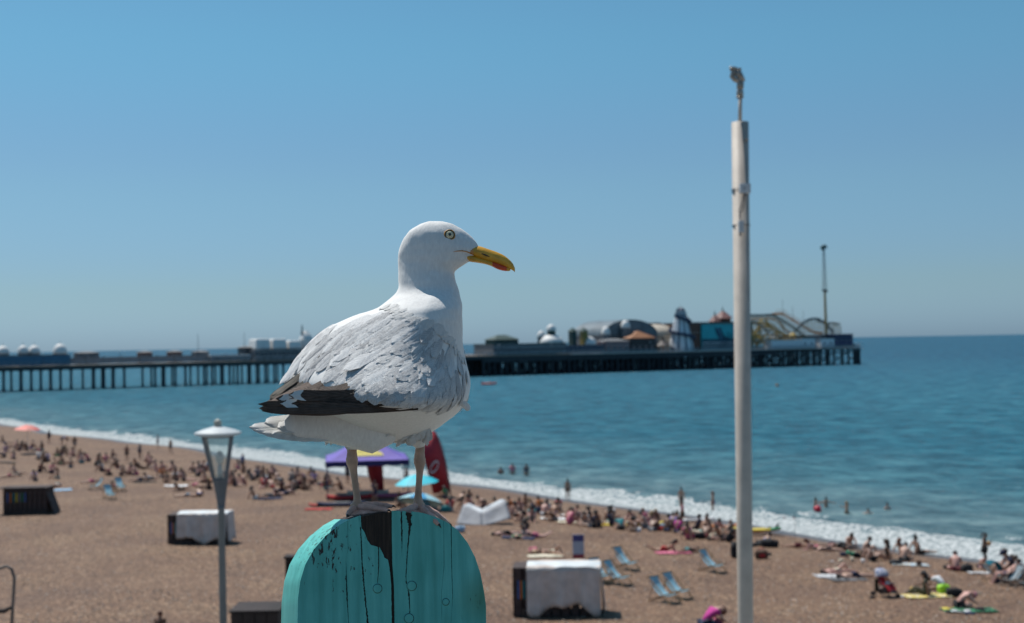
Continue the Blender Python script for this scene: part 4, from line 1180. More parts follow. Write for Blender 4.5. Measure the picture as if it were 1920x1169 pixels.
for (px, py0, lb) in ((371, 626, 'thin flag mast on the pier, left of the pavilion'), (458, 624, 'thin flag mast on the pier beside the white pavilion')):
    a = pp(px, py0, 8)
    m_ = MB(); m_.tube([(0, 0, 0), (0, 0, a.z - DZ)], [0.14, 0.06], 6); o = m_.build('mast', MGREYP); o.location = pw(a.x, 8, DZ); tag(o, lb, 'mast', 'flag masts on the narrow part of the pier')
# --- head, left part
house('arcade_building', 'long low grey arcade building at the left end of the pier head', 'building', 925, 1062, 645, 2, 16, MGREYP, 'flat', MGREENP, 0, (20, 1.0, 1.3, 1.9))
house('roof_house', 'dark green hip roofed upper storey above the arcade building', 'building', 928, 972, 637, 6, 8, MGREENP, 'hip', MGREENP, 9, (6, 0.7, 0.8, 4))
def domeb(name, px0, px1, pyt, pyb, label, wm, dmm, t=4, group=None):
    a = pp(px0, pyt, t); b_ = pp(px1, pyt, t); w = b_.x - a.x; zb = pp(px0, pyb, t).z
    e, o = pthing(name, label, 'dome', (a.x + b_.x) / 2, t + w / 2, DZ, group)
    mb = MB(); mb.lathe((0, 0, 0), [(w * .46, 0), (w * .46, zb - DZ - .2), (w * .5, zb - DZ - .15), (w * .5, zb - DZ + .1)], 24); mb.build('wall', wm, e)
    mb = MB(); mb.ball((0, 0, zb - DZ + .1), (w / 2 * .98, w / 2 * .98, a.z - zb), 26, 8, z0=0.0); mb.build('dome', dmm, e, smooth=True)
    return e, w, zb - DZ, a.z - DZ
e, w, zb, zt = domeb('dome_pavilion', 1026, 1066, 628, 645, 'wide white shallow dome with a small lantern on top, left part of pier head', MGREYP, MTENT, 3)
mb = MB(); mb.lathe((0, 0, 0), [(1.7, zt - .4), (1.7, zt + 1.6)], 12); mb.build('drum', MGREENP, e)
mb = MB(); mb.ball((0, 0, zt + 1.6), (2.0, 2.0, 2.6), 16, 6, z0=0.0); mb.build('cupola', MTENT, e, True)
domeb('small_dome', 1012, 1026, 621, 633, 'small round white dome left of the wide shallow dome', MGREYP, MTENT, 9)
domeb('small_dome', 1101, 1124, 632, 648, 'squat white dome between the slender green tower and the grey hall', MPCREAM, MTENT, 3)
domeb('small_dome', 1133, 1148, 613, 628, 'small white dome on the left shoulder of the grey hall', MGREYP, MTENT, 6)
domeb('small_dome', 1170, 1186, 601, 616, 'small white dome in front of the top of the grey hall', MGREYP, MTENT, 6)
house('slender_tower', 'slender dark green tower left of the squat white dome', 'tower', 1073, 1081, 622, 5, 3, MGREENP, 'pyramid', MGREENP, 8)
house('slender_tower', 'slender olive green tower touching the squat white dome', 'tower', 1094, 1102, 622, 5, 3, MOLIVE, 'pyramid', MGREENP, 8)
house('stall_row', 'row of low dark stalls between the two slender towers and the grey hall', 'building', 1062, 1135, 648, 2, 6, MNAVY, 'flat', MGREYP, 0, (9, 0.9, 1.2, 1.6))
house('grey_hall', 'big grey barrel roofed amusement hall in the middle of the pier head', 'building', 1132, 1232, 628, 10, 24, MGREYP, 'barrel', mat('hall_roof', (0.10, 0.13, 0.15), 0.5, 0.15, 0.3), 29, (10, 1.1, 1.6, 3))
house('ride_booth', 'dark ride booth with a bright orange awning in front of the grey hall', 'booth', 1182, 1228, 634, 1.5, 7, mat('dark_brown', (0.05, 0.035, 0.035), 0.7, 0.2, 1), 'pyramid', MORANGE, 14, (4, 1.1, 1.4, 1.6), wmat=mat('booth_window', (0.16, 0.07, 0.06), 0.4, 0.1, 1))
house('pink_kiosk', 'faded pink low kiosk in front of the grey hall', 'kiosk', 1135, 1180, 640, 1.5, 6, mat('faded_pink', (0.24, 0.15, 0.15), 0.7, 0.1, 1), 'hip', MGREYP, 5, (4, 1, 1.1, 1.6))
# great cream dome with radial seams
a = pp(1208, 606, 14); b_ = pp(1296, 606, 14); w = b_.x - a.x; zb = pp(1250, 634, 14).z
e, o = pthing('cream_dome', 'great cream ribbed dome roof behind the striped helter skelter', 'dome', (a.x + b_.x) / 2, 14 + w / 2, DZ)
mb = MB(); mb.lathe((0, 0, 0), [(w * .49, 0), (w * .49, zb - DZ)], 40); mb.build('wall', MPCREAM, e)
mb = MB(); n = 48
prof = [(w * .5, zb - DZ)] + [(w * .5 * math.cos(q), zb - DZ + (a.z - zb) * math.sin(q) ** 0.8) for q in (0.25, 0.5, 0.75, 0.95, 1.1, 1.22)]
mb.lathe((0, 0, 0), prof, n); dm_ = mb.build('dome', mat('cream_canvas', (0.50, 0.44, 0.36), 0.7, 0.05, 0.5), e, True)
mb = MB()
for k in range(n):
    an = 2 * math.pi * k / n
    mb.tube([(r_ * 1.004 * math.cos(an), r_ * 1.004 * math.sin(an), z + .03) for r_, z in prof], 0.07, 3)
mb.build('seam', MGREYP, dm_)
mb = MB(); rz = prof[-1]
mb.lathe((0, 0, 0), [(rz[0] + .5, rz[1] - .1), (rz[0] + .5, rz[1] + .35), (rz[0], rz[1] + .6)], 24); mb.build('cap', MIRONB, e)
# small orange pointed kiosk
e, o = pthing('carousel_kiosk', 'small orange carousel with a dark pointed roof left of the helter skelter', 'carousel', pp(1252, 640, 1.5).x, 5, DZ)
mb = MB(); mb.lathe((0, 0, 0), [(2.9, 0), (2.9, 2.2)], 12); mb.build('drum', MORANGE, e)
for k in range(10):
    an = k * math.pi / 5; mb = MB(); mb.box((3.0 * math.cos(an), 3.0 * math.sin(an), 1.6), (0.5, 0.5, 1.8), rz=an); mb.build('panel', MPCREAM, e)
mb = MB(); mb.lathe((0, 0, 0), [(3.5, 2.2), (1.5, 3.6), (0.7, 4.4), (0.5, 5.2), (0.05, 6.4)], 12); mb.build('roof', mat('dark_roof', (0.05, 0.04, 0.04), 0.6), e)
# --- helter skelter
tT = 2.5
cxs = pp(1278.5, 640, tT + 4).x
zof = lambda py: pp(1278, py, tT + 4).z - DZ
uM = (PO.y + PU.y * cxs) / FPX
e, o = pthing('helter_skelter', 'white helter skelter tower with dark stripes and a spiral slide', 'helter skelter', cxs, tT + 4.5, DZ)
prof = [(24.5 * uM, 0), (21.5 * uM, zof(640)), (17 * uM, zof(620)), (12.5 * uM, zof(600)), (11 * uM, zof(594))]
mb = MB(); n = 40
for r_, z in prof:
    for k in range(n): mb.v.append((r_ * math.cos(2 * math.pi * k / n), r_ * math.sin(2 * math.pi * k / n), z))
for i in range(len(prof) - 1):
    for k in range(n):
        mb.f.append((i * n + k, i * n + (k + 1) % n, (i + 1) * n + (k + 1) % n, (i + 1) * n + k)); mb.m.append(1 if k % 4 == 0 else 0)
mb.build('tower', [MPWHITE, MNAVY], e, False)
mb = MB(); mb.lathe((0, 0, 0), [(10.5 * uM, zof(600)), (10.5 * uM, zof(586.5)), (12 * uM, zof(586)), (12 * uM, zof(585))], 24); cb_ = mb.build('cabin', MPWHITE, e)
for k in range(12):
    an = k * math.pi / 6 + .1; mb = MB(); mb.box((10.5 * uM * math.cos(an), 10.5 * uM * math.sin(an), zof(592.5)), (0.25, 0.62, zof(588) - zof(597)), rz=an); mb.build('window', MNAVY, cb_)
mb = MB(); mb.ball((0, 0, zof(585)), (7 * uM, 7 * uM, zof(577) - zof(585)), 16, 6, z0=0.0)
mb.build('dome', MPWHITE, e, True)
mb = MB()
for k in range(8):
    an = k * math.pi / 4 + 0.2; mb.tube([(7.05 * uM * math.cos(q) * math.cos(an), 7.05 * uM * math.cos(q) * math.sin(an), zof(585) + (zof(576.8) - zof(585)) * math.sin(q)) for q in (0, .3, .6, .9, 1.2)], [0.5, .45, .4, .3, .15], 4)
mb.build('dome_stripe', MNAVY, e)
mb = MB(); mb.tube([(0, 0, zof(577.5)), (0, 0, zof(572))], [0.15, 0.03], 5); mb.build('finial', MIRON, e)
# spiral slide
def rad_at(z): return float(np.interp(z, [p[1] for p in prof], [p[0] for p in prof]))
sl_ = MB(); pts = []
for k in range(90):
    f = k / 89; z = zof(594) * (1 - f) + 0.6 * f
    an = math.pi * 1.05 + f * 2 * math.pi * 2.05
    r_ = rad_at(z) + 0.75
    pts.append((r_, an, z))
vs = []; fs = []
for r_, an, z in pts:
    for dr, dz in ((-.75, 0), (-.7, .35), (-.7, -.35), (.75, -.35), (.75, .75), (.6, .75), (.6, 0)):
        vs.append(((r_ + dr) * math.cos(an), (r_ + dr) * math.sin(an), z + dz))
for i in range(len(pts) - 1):
    for k in range(7): fs.append((i * 7 + k, i * 7 + (k + 1) % 7, (i + 1) * 7 + (k + 1) % 7, (i + 1) * 7 + k))
sl_.add(vs, fs); sl_.build('slide', MNAVY, e)
# --- brown block and mural hoarding
a = pp(1288, 607, 6); b_ = pp(1316, 607, 6)
e, w, h, _ = house('brown_building', 'plain red brown building block right of the helter skelter', 'building', 1288, 1315.5, 607, 6, 20, MBROWNP, 'flat', MGREYP)
mb = MB(); mb.box((0, -10.06, h * .66), (w * .98, 0.1, 0.14)); mb.build('cornice', MPCREAM, e)
e, w, h, _ = house('mural_hoarding', 'turquoise hoarding with two painted deckchairs on the pier', 'hoarding', 1315.8, 1409, 608, 5, 1.0, mat('mural_sky', (0.02, 0.36, 0.40), 0.5, 0.04, 0.4), 'flat', MGREYP)
MDKB = mat('mural_navy', (0.008, 0.025, 0.06), 0.6); MSEAM = mat('mural_sea', (0.010, 0.075, 0.105), 0.6); MSAND = mat('mural_shingle', (0.16, 0.20, 0.22), 0.8, 0.2, 3); MST = mat('mural_stripe', (0.06, 0.20, 0.30), 0.6)
mb = MB(); mb.box((0, -.53, h * .36), (w * .995, .06, h * .14)); mb.build('painted_sea', MSEAM, e)
mb = MB(); mb.box((0, -.53, h * .15), (w * .995, .06, h * .27)); mb.build('painted_beach', MSAND, e)
mb = MB(); mb.box((0, -.56, h * .29), (w * .995, .06, h * .02)); mb.build('painted_surf', MPWHITE, e)
U1 = w / 93.0   # metres per photograph pixel on this wall
for (cx, mir) in ((40, 1), (78, -1)):
    def q(x, y): return ((-46.5 + cx + mir * x) * U1, -.6, (648 - y) * U1 * (h / (40 * U1)) * 0.97)
    mb = MB()
    def stroke(p0, p1, wd):
        a_, b2 = Vector(q(*p0)), Vector(q(*p1)); mb.tube([a_, b2], (wd * U1 / 2, 0.03), 4)
    for s_ in (((-17, 612), (6, 644), 1.2), ((-8, 612), (12, 644), 1.2), ((-10, 645), (8, 620), 1.3), ((-3, 645), (14, 622), 1.3), ((-12, 645), (10, 645), 1.0), ((-6, 637), (12, 637), 1.0), ((14, 622), (20, 645), 1.2), ((8, 620), (16, 645), 1.0)): stroke(*s_)
    mb.build('painted_chair_frame', MDKB, e)
    for k in range(5):
        x0 = -16 + k * 2.4
        mb = MB(); P = [(x0, 613), (x0 + 1.5, 620), (x0 + 5, 628), (x0 + 10, 633), (x0 + 16, 632 - k)]
        vs = []
        for (x, y) in P: vs += [q(x, y), q(x + 1.7, y - .3)]
        vs = [(v[0], v[1] - .02, v[2]) for v in vs]
        mb.prism([vs[i] for i in (0, 2, 4, 6, 8, 9, 7, 5, 3, 1)], (0, .04, 0)); mb.build('painted_stripe', MST if k % 2 else MDKB, e)
# long hall behind, dark cornice line, and red roofs with finials
house('long_hall', 'long dark grey hall roof line behind the turquoise mural hoarding', 'building', 1300, 1412, 605, 12, 26, MGREYP, 'flat', MIRONB, 0)
for (p0, p1, pyt, ptop, lb) in ((1288, 1304, 601, 590, 'small red tiled turret roof just right of the helter skelter'), (1344, 1362, 602, 591, 'small red tiled turret roof left of the tall grey mast'), (1358, 1386, 596, 583, 'larger red tiled roof with a tall finial, partly hidden by the mast')):
    a = pp(p0, pyt, 16); b_ = pp(p1, pyt, 16); w = b_.x - a.x; zt = pp(p0, ptop, 16).z - DZ; z0 = a.z - DZ
    e, o = pthing('red_turret', lb, 'turret', (a.x + b_.x) / 2, 18 + w / 2, DZ, 'red roofed turrets behind the hoarding')
    mb = MB(); mb.lathe((0, 0, 0), [(w * .42, 0), (w * .42, z0)], 8); mb.build('wall', MBROWNP, e)
    mb = MB(); mb.lathe((0, 0, 0), [(w * .56, z0 - .2), (w * .5, z0 + .1), (w * .26, z0 + (zt - z0) * .6), (w * .08, zt)], 8); mb.build('roof', MREDR, e)
    mb = MB(); mb.tube([(0, 0, zt - .3), (0, 0, zt + .8), (0, 0, zt + 1.0), (0, 0, zt + 2.4)], [0.25, 0.4, .2, 0.03], 6); mb.build('finial', MIRON, e)
# --- roller coaster
e, o = pthing('roller_coaster', 'roller coaster with dark and orange tracks on lattice supports', 'roller coaster', pp(1500, 640, 14).x, 14, DZ)
off = (o[0], 0, 0)
def rp(px, py, t): v = pp(px, py, t); return (v.x - o[0], t - 14, v.z - DZ)
def track(pts, t, mm, name, r=0.16, dt=0.9):
    P = [rp(px, py, t) for px, py in pts]
    n = (len(P) - 1) * 7 + 1; out = []
    for i in range(n):
        q = i / (n - 1) * (len(P) - 1); out.append(tuple(crom(list(range(len(P))), [p[k] for p in P], q) for k in range(3)))
    mb = MB()
    for d in (-dt, dt): mb.tube([(p[0], p[1] + d, p[2]) for p in out], r, 5)
    mb.tube([(p[0], p[1], p[2] - .55) for p in out], r * 1.3, 5)
    for p in out[::1]: mb.tube([(p[0], p[1] - dt, p[2]), (p[0], p[1], p[2] - .55), (p[0], p[1] + dt, p[2])], r * .5, 3)
    mb.build(name, mm, e); return out
MTRK = mat('track_dark', (0.02, 0.055, 0.075), 0.5, 0.15, 1)
MTRO = mat('track_orange', (0.42, 0.20, 0.06), 0.6, 0.15, 1)
t1 = track([(1402, 590.5), (1425, 590.5), (1446, 590), (1455, 594), (1472, 604), (1490, 616), (1503, 627), (1515, 633)], 6, MTRK, 'track', 0.22)
t2 = track([(1438, 592), (1455, 587.5), (1468, 588), (1480, 596), (1495, 604), (1510, 614), (1525, 622), (1540, 625)], 20, MTRO, 'track', 0.2)
t3 = track([(1484, 628), (1496, 616), (1508, 604), (1520, 598), (1530, 597), (1540, 601), (1552, 612), (1562, 622)], 12, MTRK, 'track', 0.2)
t4 = track([(1405, 597), (1430, 597), (1450, 598), (1462, 606), (1470, 616), (1480, 624)], 15, MTRO, 'track', 0.18)
t5 = track([(1410, 601), (1425, 610), (1440, 622), (1455, 632)], 3, MTRK, 'track', 0.14)
t6 = track([(1532, 600), (1548, 606), (1560, 605), (1572, 608)], 22, MTRK, 'track', 0.14)
# yellow loop
cx_l, cz_l = rp(1434, 616, 9)[0], rp(1434, 616, 9)[2]
mb = MB()
lp = [(cx_l + 2.6 * math.cos(q * math.pi / 12) + (0.2 if q > 12 else -.2), -5 + q * 0.08, cz_l + 4.2 * math.sin(q * math.pi / 12)) for q in range(25)]
for d in (-.5, .5): mb.tube([(p[0], p[1] + d, p[2]) for p in lp], 0.24, 5)
mb.build('loop', MYEL, e)
mb = MB()
for (px, t, pyt) in [(x, t, None) for x in range(1404, 1580, 4) for t in (5, 13, 21)]:
    # a support reaches up to the highest track above it
    a = rp(px, 640, t); zt = 0
    for T in (t1, t2, t3, t4, t6):
        for p in T:
            if abs(p[0] - a[0]) < 1.2 and abs(p[1] + 14 - t) < 6: zt = max(zt, p[2])
    if zt < 1: continue
    mb.tube([(a[0], t - 14, 0), (a[0], t - 14, zt - .3)], 0.24, 4)
for z in (2.2, 4.2, 6.2, 8.2):
    for t in (5, 13, 21):
        L0 = rp(1404, 620, t)[0]; L1 = rp(1478 if z > 4.5 else 1530, 620, t)[0] - (z * 0.8)
        mb.tube([(L0, t - 14, z), (L1, t - 14, z)], 0.20, 4)
t7 = track([(1406, 606), (1420, 604), (1440, 607), (1456, 618), (1470, 627), (1490, 629)], 18, MYEL, 'track', 0.26)
t8 = track([(1412, 628), (1422, 616), (1434, 611), (1448, 616), (1458, 628)], 7, MYEL, 'track', 0.24)
for px in range(1404, 1470, 6):
    for t in (5, 21): mb.tube([rp(px, 640, t), rp(px + 9, 604, t)], 0.14, 4)
for (x0, x1) in ((1500, 1560), (1500, 1574)):
    for py in (606, 614, 622): mb.tube([rp(x0 + (py - 600) * -0.3, py, 16), rp(x1, py, 16)], 0.09, 4)
for px in (1556, 1562, 1568, 1575): mb.tube([rp(px, 606, 18), rp(px + (4 if px > 1570 else 0), 634, 18)], 0.12, 4)
mb.build('support_frame', mat('support_steel', (0.30, 0.22, 0.10), 0.6, 0.15, 1), e)
mb = MB()
for k in range(16):
    p = t2[min(len(t2) - 1, 6 + k * 2)]; mb.tube([(p[0], p[1] - 1.0, p[2]), (p[0], p[1] - 1.0, p[2] + 1.4)], 0.07, 4)
mb.tube([(p[0], p[1] - 1, p[2] + 1.4) for p in t2[6:38]], 0.06, 4)
mb.build('walkway_railing', MTRO, e)
# spinning ride clutter under the coaster
for (p0, p1, py, mm, lb, nm, cat) in [(1412, 1436, 627, MOLIVE, 'ochre ride machinery under the left end of the coaster', 'ride_machine', 'ride'), (1440, 1466, 629, MGREYP, 'grey ride machinery under the middle of the coaster', 'ride_machine', 'ride'), (1478, 1505, 627, MOLIVE, 'yellow ride canopy below the descending dark track', 'ride_canopy', 'ride')]:
    a = pp(p0, py, 8); b_ = pp(p1, py, 8); w = b_.x - a.x; h = a.z - DZ
    e2, o2 = pthing(nm, lb, cat, (a.x + b_.x) / 2, 10, DZ)
    mb = MB(); mb.box((0, 0, .4), (w, 4, .8)); mb.build('base', MGREYP, e2)
    for k in range(5):
        an = k * math.pi / 5; mb = MB(); mb.tube([(0, 0, .8), (w * .4 * math.cos(an), math.sin(an), h * .8), (w * .48 * math.cos(an), 1.2 * math.sin(an), h * .55)], [.3, .22, .3], 5); mb.ball((w * .48 * math.cos(an), 1.2 * math.sin(an), h * .5), 0.55, 7, 5); mb.build('arm', mm, e2)
    mb = MB(); mb.lathe((0, 0, 0), [(w * .35, h * .7), (w * .2, h * .95), (.1, h * 1.12)], 8); mb.build('canopy', MYEL if 'yellow' in lb or 'ochre' in lb else MPWHITE, e2)
for (px, py, lb) in ((1467, 562, 'tallest thin mast rising behind the roller coaster, leftmost of three'), (1486, 574, 'middle thin mast of three behind the roller coaster'), (1506, 583, 'shortest thin mast of three behind the roller coaster')):
    a = pp(px, py, 26); m_ = MB(); m_.tube([(0, 0, 0), (0, 0, a.z - DZ)], [0.16, 0.07], 5); ob = m_.build('mast', MGREYP); ob.location = pw(a.x, 26, DZ); tag(ob, lb, 'mast', 'thin masts behind the roller coaster')
# --- tower ride
a = pp(1548.5, 640, 10); zz = lambda py: pp(1548, py, 10).z - DZ
e, o = pthing('tower_ride', 'tall drop tower ride, ochre column below and dark lattice mast above', 'tower ride', a.x, 10, DZ)
mb = MB(); mb.tube([(0.3, 0, 0), (0.2, 0, zz(600)), (0, 0, zz(545))], [0.72, 0.62, 0.5], 8); mb.build('column', mat('ochre_column', (0.34, 0.19, 0.05), 0.6, 0.15, 1), e)
mb = MB(); mb.box((0, 0, zz(545)), (1.7, 1.5, 0.9)); mb.box((1.0, 0, zz(547)), (0.9, .8, .7)); mb.build('collar', MIRON, e)
mb = MB(); z0, z1 = zz(545), zz(469); n = 16
def lw(f): return 0.72 * (1 - f) + 0.28 * f if f > .15 else 0.76
for i in range(n):
    f0, f1 = i / n, (i + 1) / n; za, zb2 = z0 + (z1 - z0) * f0, z0 + (z1 - z0) * f1; w0, w1 = lw(f0), lw(f1)
    for sx in (-1, 1):
        for sy in (-1, 1): mb.tube([(sx * w0, sy * w0, za), (sx * w1, sy * w1, zb2)], 0.09, 4)
    for sy in (-1, 1): mb.tube([(-w0, sy * w0, za), (w1, sy * w1, zb2)], 0.06, 3); mb.tube([(w0, sy * w0, za), (-w1, sy * w1, zb2)], 0.06, 3); mb.tube([(-w1, sy * w1, zb2), (w1, sy * w1, zb2)], 0.06, 3)
mb.build('lattice_mast', mat('mast_steel', (0.05, 0.075, 0.085), 0.5, 0.1, 1), e)
mb = MB(); mb.ball((-.9, 0, zz(465)), (1.0, .9, 1.1), 9, 6); mb.ball((.5, 0, zz(462.5)), (1.3, .9, .9), 9, 6); mb.box((0, 0, zz(467)), (.8, .8, 1.6)); mb.tube([(.5, 0, zz(461)), (1.9, 0, zz(463)), (2.0, 0, zz(466))], [.35, .3, .2], 5); mb.build('head', mat('ride_head', (0.04, 0.09, 0.09), 0.5, .2, 1), e)
mb = MB(); mb.tube([(.7, 0, zz(603)), (3.2, 0, zz(622)), (5.0, 0, 0)], .14, 4); mb.build('stay', MIRONB, e)
# --- seaward end buildings
house('white_kiosk_row', 'long low white building along the railing under the roller coaster', 'building', 1446, 1503, 639, 1.2, 5, MPWHITE, 'flat', MPWHITE, 0)
house('white_hut', 'white hut with two small windows at the right end of the low white row', 'hut', 1503.3, 1528, 635, 1.0, 5, MPWHITE, 'flat', MGREYP, 0, (2, 0.7, 1.0, 1.9))
house('white_hut', 'cream white hut with two square windows beside the navy booth', 'hut', 1539, 1564, 635, 1.0, 5, MPWHITE, 'flat', MGREYP, 0, (2, 0.7, 1.0, 1.9))
e, w, h, _ = house('navy_booth', 'navy blue games booth at the seaward end of the pier', 'booth', 1564.5, 1599, 627.5, 1.8, 9, MNAVY, 'flat', mat('navy_trim', (0.02, 0.05, 0.12), 0.6, .2, 1), 0, (4, 1.0, 1.5, 2.0), wmat=mat('purple_window', (0.05, 0.03, 0.14), .4, .1, 1))
house('dark_roof_row', 'long dark flat roofed arcade behind the white huts', 'building', 1480, 1562, 630, 6.5, 8, MGREYP, 'flat', MIRONB, 0)
house('end_platform', 'small white landing box at the very end of the pier', 'kiosk', 1603, 1614, 645.5, 1, 3, MPWHITE, 'flat', MPWHITE, 0)
def pdot(px, lb, mm):
    a = pp(px, 645, .8); m_ = MB(); m_.tube([(0, 0, 0), (0, 0, .8), (0, 0, 1.3), (0, 0, 1.5)], [.2, .22, .25, .08], 6); m_.ball((0, 0, 1.62), .13, 6, 5); ob = m_.build('person', mm); ob.location = pw(a.x, .8, DZ); tag(ob, lb, 'person')
MDUMB = mat('dark_clothes', (0.02, 0.02, 0.03), .8)
# ================================================================== FAR STREET FURNITURE ON THE LOWER PROMENADE
MPOLE = mat('mast_paint', (0.42, 0.37, 0.32), 0.6, 0.06, 5, 0.15, 60)
MLAMP = mat('lamp_paint', (0.46, 0.49, 0.50), 0.5, 0.06, 4)
MLAMPD = mat('lamp_dark', (0.075, 0.09, 0.11), 0.45, 0.08, 4)
D1 = 15.0; q = D1 / FPX
b0 = at(1398, 1169, D1)
top = at(1387.5, 230, D1)
base = Vector((b0.x, b0.y, PZ))
mast = thing('tall_mast', 'tall pale grey steel mast with cables and a jointed fitting on top', 'mast', base)
mb = MB(); mb.tube([base, Vector((b0.x, b0.y, b0.z)), top], [14.3 * q, 14.3 * q, 16 * q], 28); mb.tube([top, top + Vector((0, 0, 0.006))], [16 * q, 13 * q], 28)
mb.build('pole', MPOLE, mast, True, off=base)
mb = MB(); mb.tube([base, base + Vector((0, 0, .03))], .22, 20); mb.build('base_plate', MPOLE, mast, off=base)
ax = top - b0; ax.normalize()
def MP(px, py, d=0): return at(px, py, D1 + d)
mb = MB(); mb.tube([MP(1387.5, 231), MP(1388, 180)], [3.6 * q, 3.6 * q], 12); mb.build('rod', MPOLE, mast, True, off=base)
MJOINT = mat('joint_metal', (0.30, 0.27, 0.235), 0.38, 0.15, 20, 0.2, 80, metal=0.5)
mb = MB(); mb.tube([MP(1387.5, 184), MP(1387.5, 181.5)], [7 * q, 7 * q], 14); mb.tube([MP(1387.5, 181.5), MP(1387.4, 179), MP(1387.4, 171), MP(1387.4, 168.5)], [5.2*q, 6.6*q, 6.6*q, 5*q], 14)
mb.tube([MP(1387.6, 169), MP(1387.8, 166), MP(1388, 156), MP(1388, 153)], [4.6*q, 6.6*q, 6.8*q, 5*q], 14); mb.build('coupling', MJOINT, mast, True, off=base)
mb = MB(); mb.tube([MP(1391, 156), MP(1386, 152), MP(1378, 149), MP(1372.5, 143), MP(1374, 136.5), MP(1380, 134)], [4.5*q, 5.5*q, 5.5*q, 5*q, 4.6*q, 4*q], 12)
mb.tube([MP(1378, 137), MP(1386, 139), MP(1390, 147), MP(1396.5, 152.5)], [4.5*q, 6.5*q, 6*q, 1.8*q], 12); mb.build('elbow_joint', MJOINT, mast, True, off=base)
mb = MB(); mb.tube([MP(1368, 129.2), MP(1370, 129), MP(1379, 129.2), MP(1382, 130.5), MP(1388.5, 130.5), MP(1389.5, 130.5)], [3.4*q, 4.2*q, 4.0*q, 2.8*q, 3.6*q, 3.2*q], 12)
mb.tube([MP(1385, 131), MP(1385, 139)], [3.5*q, 4*q], 10); mb.build('cross_head', MJOINT, mast, True, off=base)
nd = Vector((0, -1, 0))
mb = MB(); c = MP(1398.5, 263.5, -.10); mb.tube([c, c - Vector((0, .05, 0))], [3.2*q, 3.0*q], 6); mb.tube([c - Vector((0, .05, 0)), c - Vector((-.006, .10, 0))], [1.5*q, 1.5*q], 8); mb.build('bolt', MJOINT, mast, off=base)
MBOXP = mat('plastic_box', (0.43, 0.46, 0.49), 0.5, 0.04, 8)
mb = MB(); c = MP(1396.5, 354, -.13); mb.box(c, (20 * q, .09, 18 * q)); ob = mb.build('junction_box', MBOXP, mast, off=base, bevel=.008)
mb = MB(); mb.box(c + Vector((-1.5*q, -.047, 0)), (1.3*q, .004, 5*q)); mb.tube([c + Vector((0, 0, -9*q)), c + Vector((0, 0, -13*q))], 3*q, 8); mb.build('cable_gland', MLAMPD, ob, off=base)
mb = MB(); c = MP(1389.5, 425.5, -.12); mb.box(c, (10 * q, .06, 22 * q)); mb.build('sensor_box', MBOXP, mast, off=base, bevel=.006)
for (py, tl) in ((355.5, 0), (359.5, 0), (423, 0)):
    mb = MB(); n = 24; cx = 1387.5 + (py - 230) * 0.0117
    P = [MP(cx, py) + Vector((math.cos(2*math.pi*k/n) * 16.6*q, math.sin(2*math.pi*k/n) * 16.6*q, 0)) for k in range(n + 1)]
    mb.tube(P, .006, 6); mb.build('strap', MLAMPD, mast, off=base)
for pts in ([(1394, 365), (1393, 374), (1386.5, 395), (1387.5, 402), (1388, 414)], [(1396.5, 365), (1396, 380), (1391, 397), (1387, 400), (1387, 410)], [(1387.5, 436), (1387, 442), (1388.5, 443), (1388.5, 437)]):
    mb = MB(); mb.tube([MP(x, y, -.12) for x, y in pts], .007, 6); mb.build('cable', MLAMPD, mast, off=base)

D2 = 16.0; q = D2 / FPX
b0 = at(418.5, 1169, D2); base = Vector((b0.x, b0.y, PZ))
lamp = thing('street_lamp', 'pale lantern street lamp with flat cap and open glass sides, left of the gull', 'street lamp', base)
def LP(px, py, d=0): return at(px, py, D2 + d)
mb = MB(); mb.tube([base, base + Vector((0, 0, .5)), base + Vector((0, 0, .52)), b0, LP(415, 955), LP(414.5, 948)], [.09, .085, 7*q, 7*q, 6.2*q, 8*q], 16); mb.build('post', MLAMP and mat('lamp_post_paint', (0.12, 0.13, 0.135), 0.5, 0.07, 4), lamp, True, off=base)
c0 = LP(413.5, 903); c1 = LP(415, 952)
mb = MB(); mb.tube([c1, c1.lerp(c0, .5), c0, c0 + Vector((0, 0, 5*q))], [7*q, 10*q, 14.5*q, 15.5*q], 8); mb.build('cup', MLAMPD, lamp, off=base)
zt = LP(408.5, 818); zb_ = LP(412.5, 899)
def corner(k, f):
    an = math.pi / 4 + k * math.pi / 2 + .15
    c = zb_.lerp(zt, f); r_ = (14.5 + (33 - 14.5) * f) * q * 1.08
    return c + Vector((math.cos(an) * r_, math.sin(an) * r_, 0))
MGL = bpy.data.materials.new('lamp_glass'); MGL.use_nodes = True
gn, gl = MGL.node_tree.nodes, MGL.node_tree.links
gt = gn.new('ShaderNodeBsdfTransparent'); gt.inputs[0].default_value = (.93, .96, .96, 1); gg = gn.new('ShaderNodeBsdfGlossy'); gg.inputs['Roughness'].default_value = .05
gm = gn.new('ShaderNodeMixShader'); gm.inputs[0].default_value = .07; gl.new(gt.outputs[0], gm.inputs[1]); gl.new(gg.outputs[0], gm.inputs[2]); gl.new(gm.outputs[0], gn['Material Output'].inputs[0])
for k in range(4):
    mb = MB(); mb.tube([corner(k, 0), corner(k, 1)], [3.0*q, 3.0*q], 6); mb.build('lantern_bar', MLAMPD, lamp, off=base)
    mb = MB(); a_, b_, c_, d_ = corner(k, .02), corner((k + 1) % 4, .02), corner((k + 1) % 4, .98), corner(k, .98)
    nrm_ = (b_ - a_).cross(d_ - a_).normalized() * .004
    mb.prism([a_, b_, c_, d_], nrm_); mb.build('pane', MGL, lamp, off=base)
mb = MB()
for f in (0.0, 1.0):
    for k in range(4): mb.tube([corner(k, f), corner((k + 1) % 4, f)], 2.6*q, 6)
mb.build('lantern_frame', MLAMPD, lamp, off=base)
c = LP(408.5, 812)
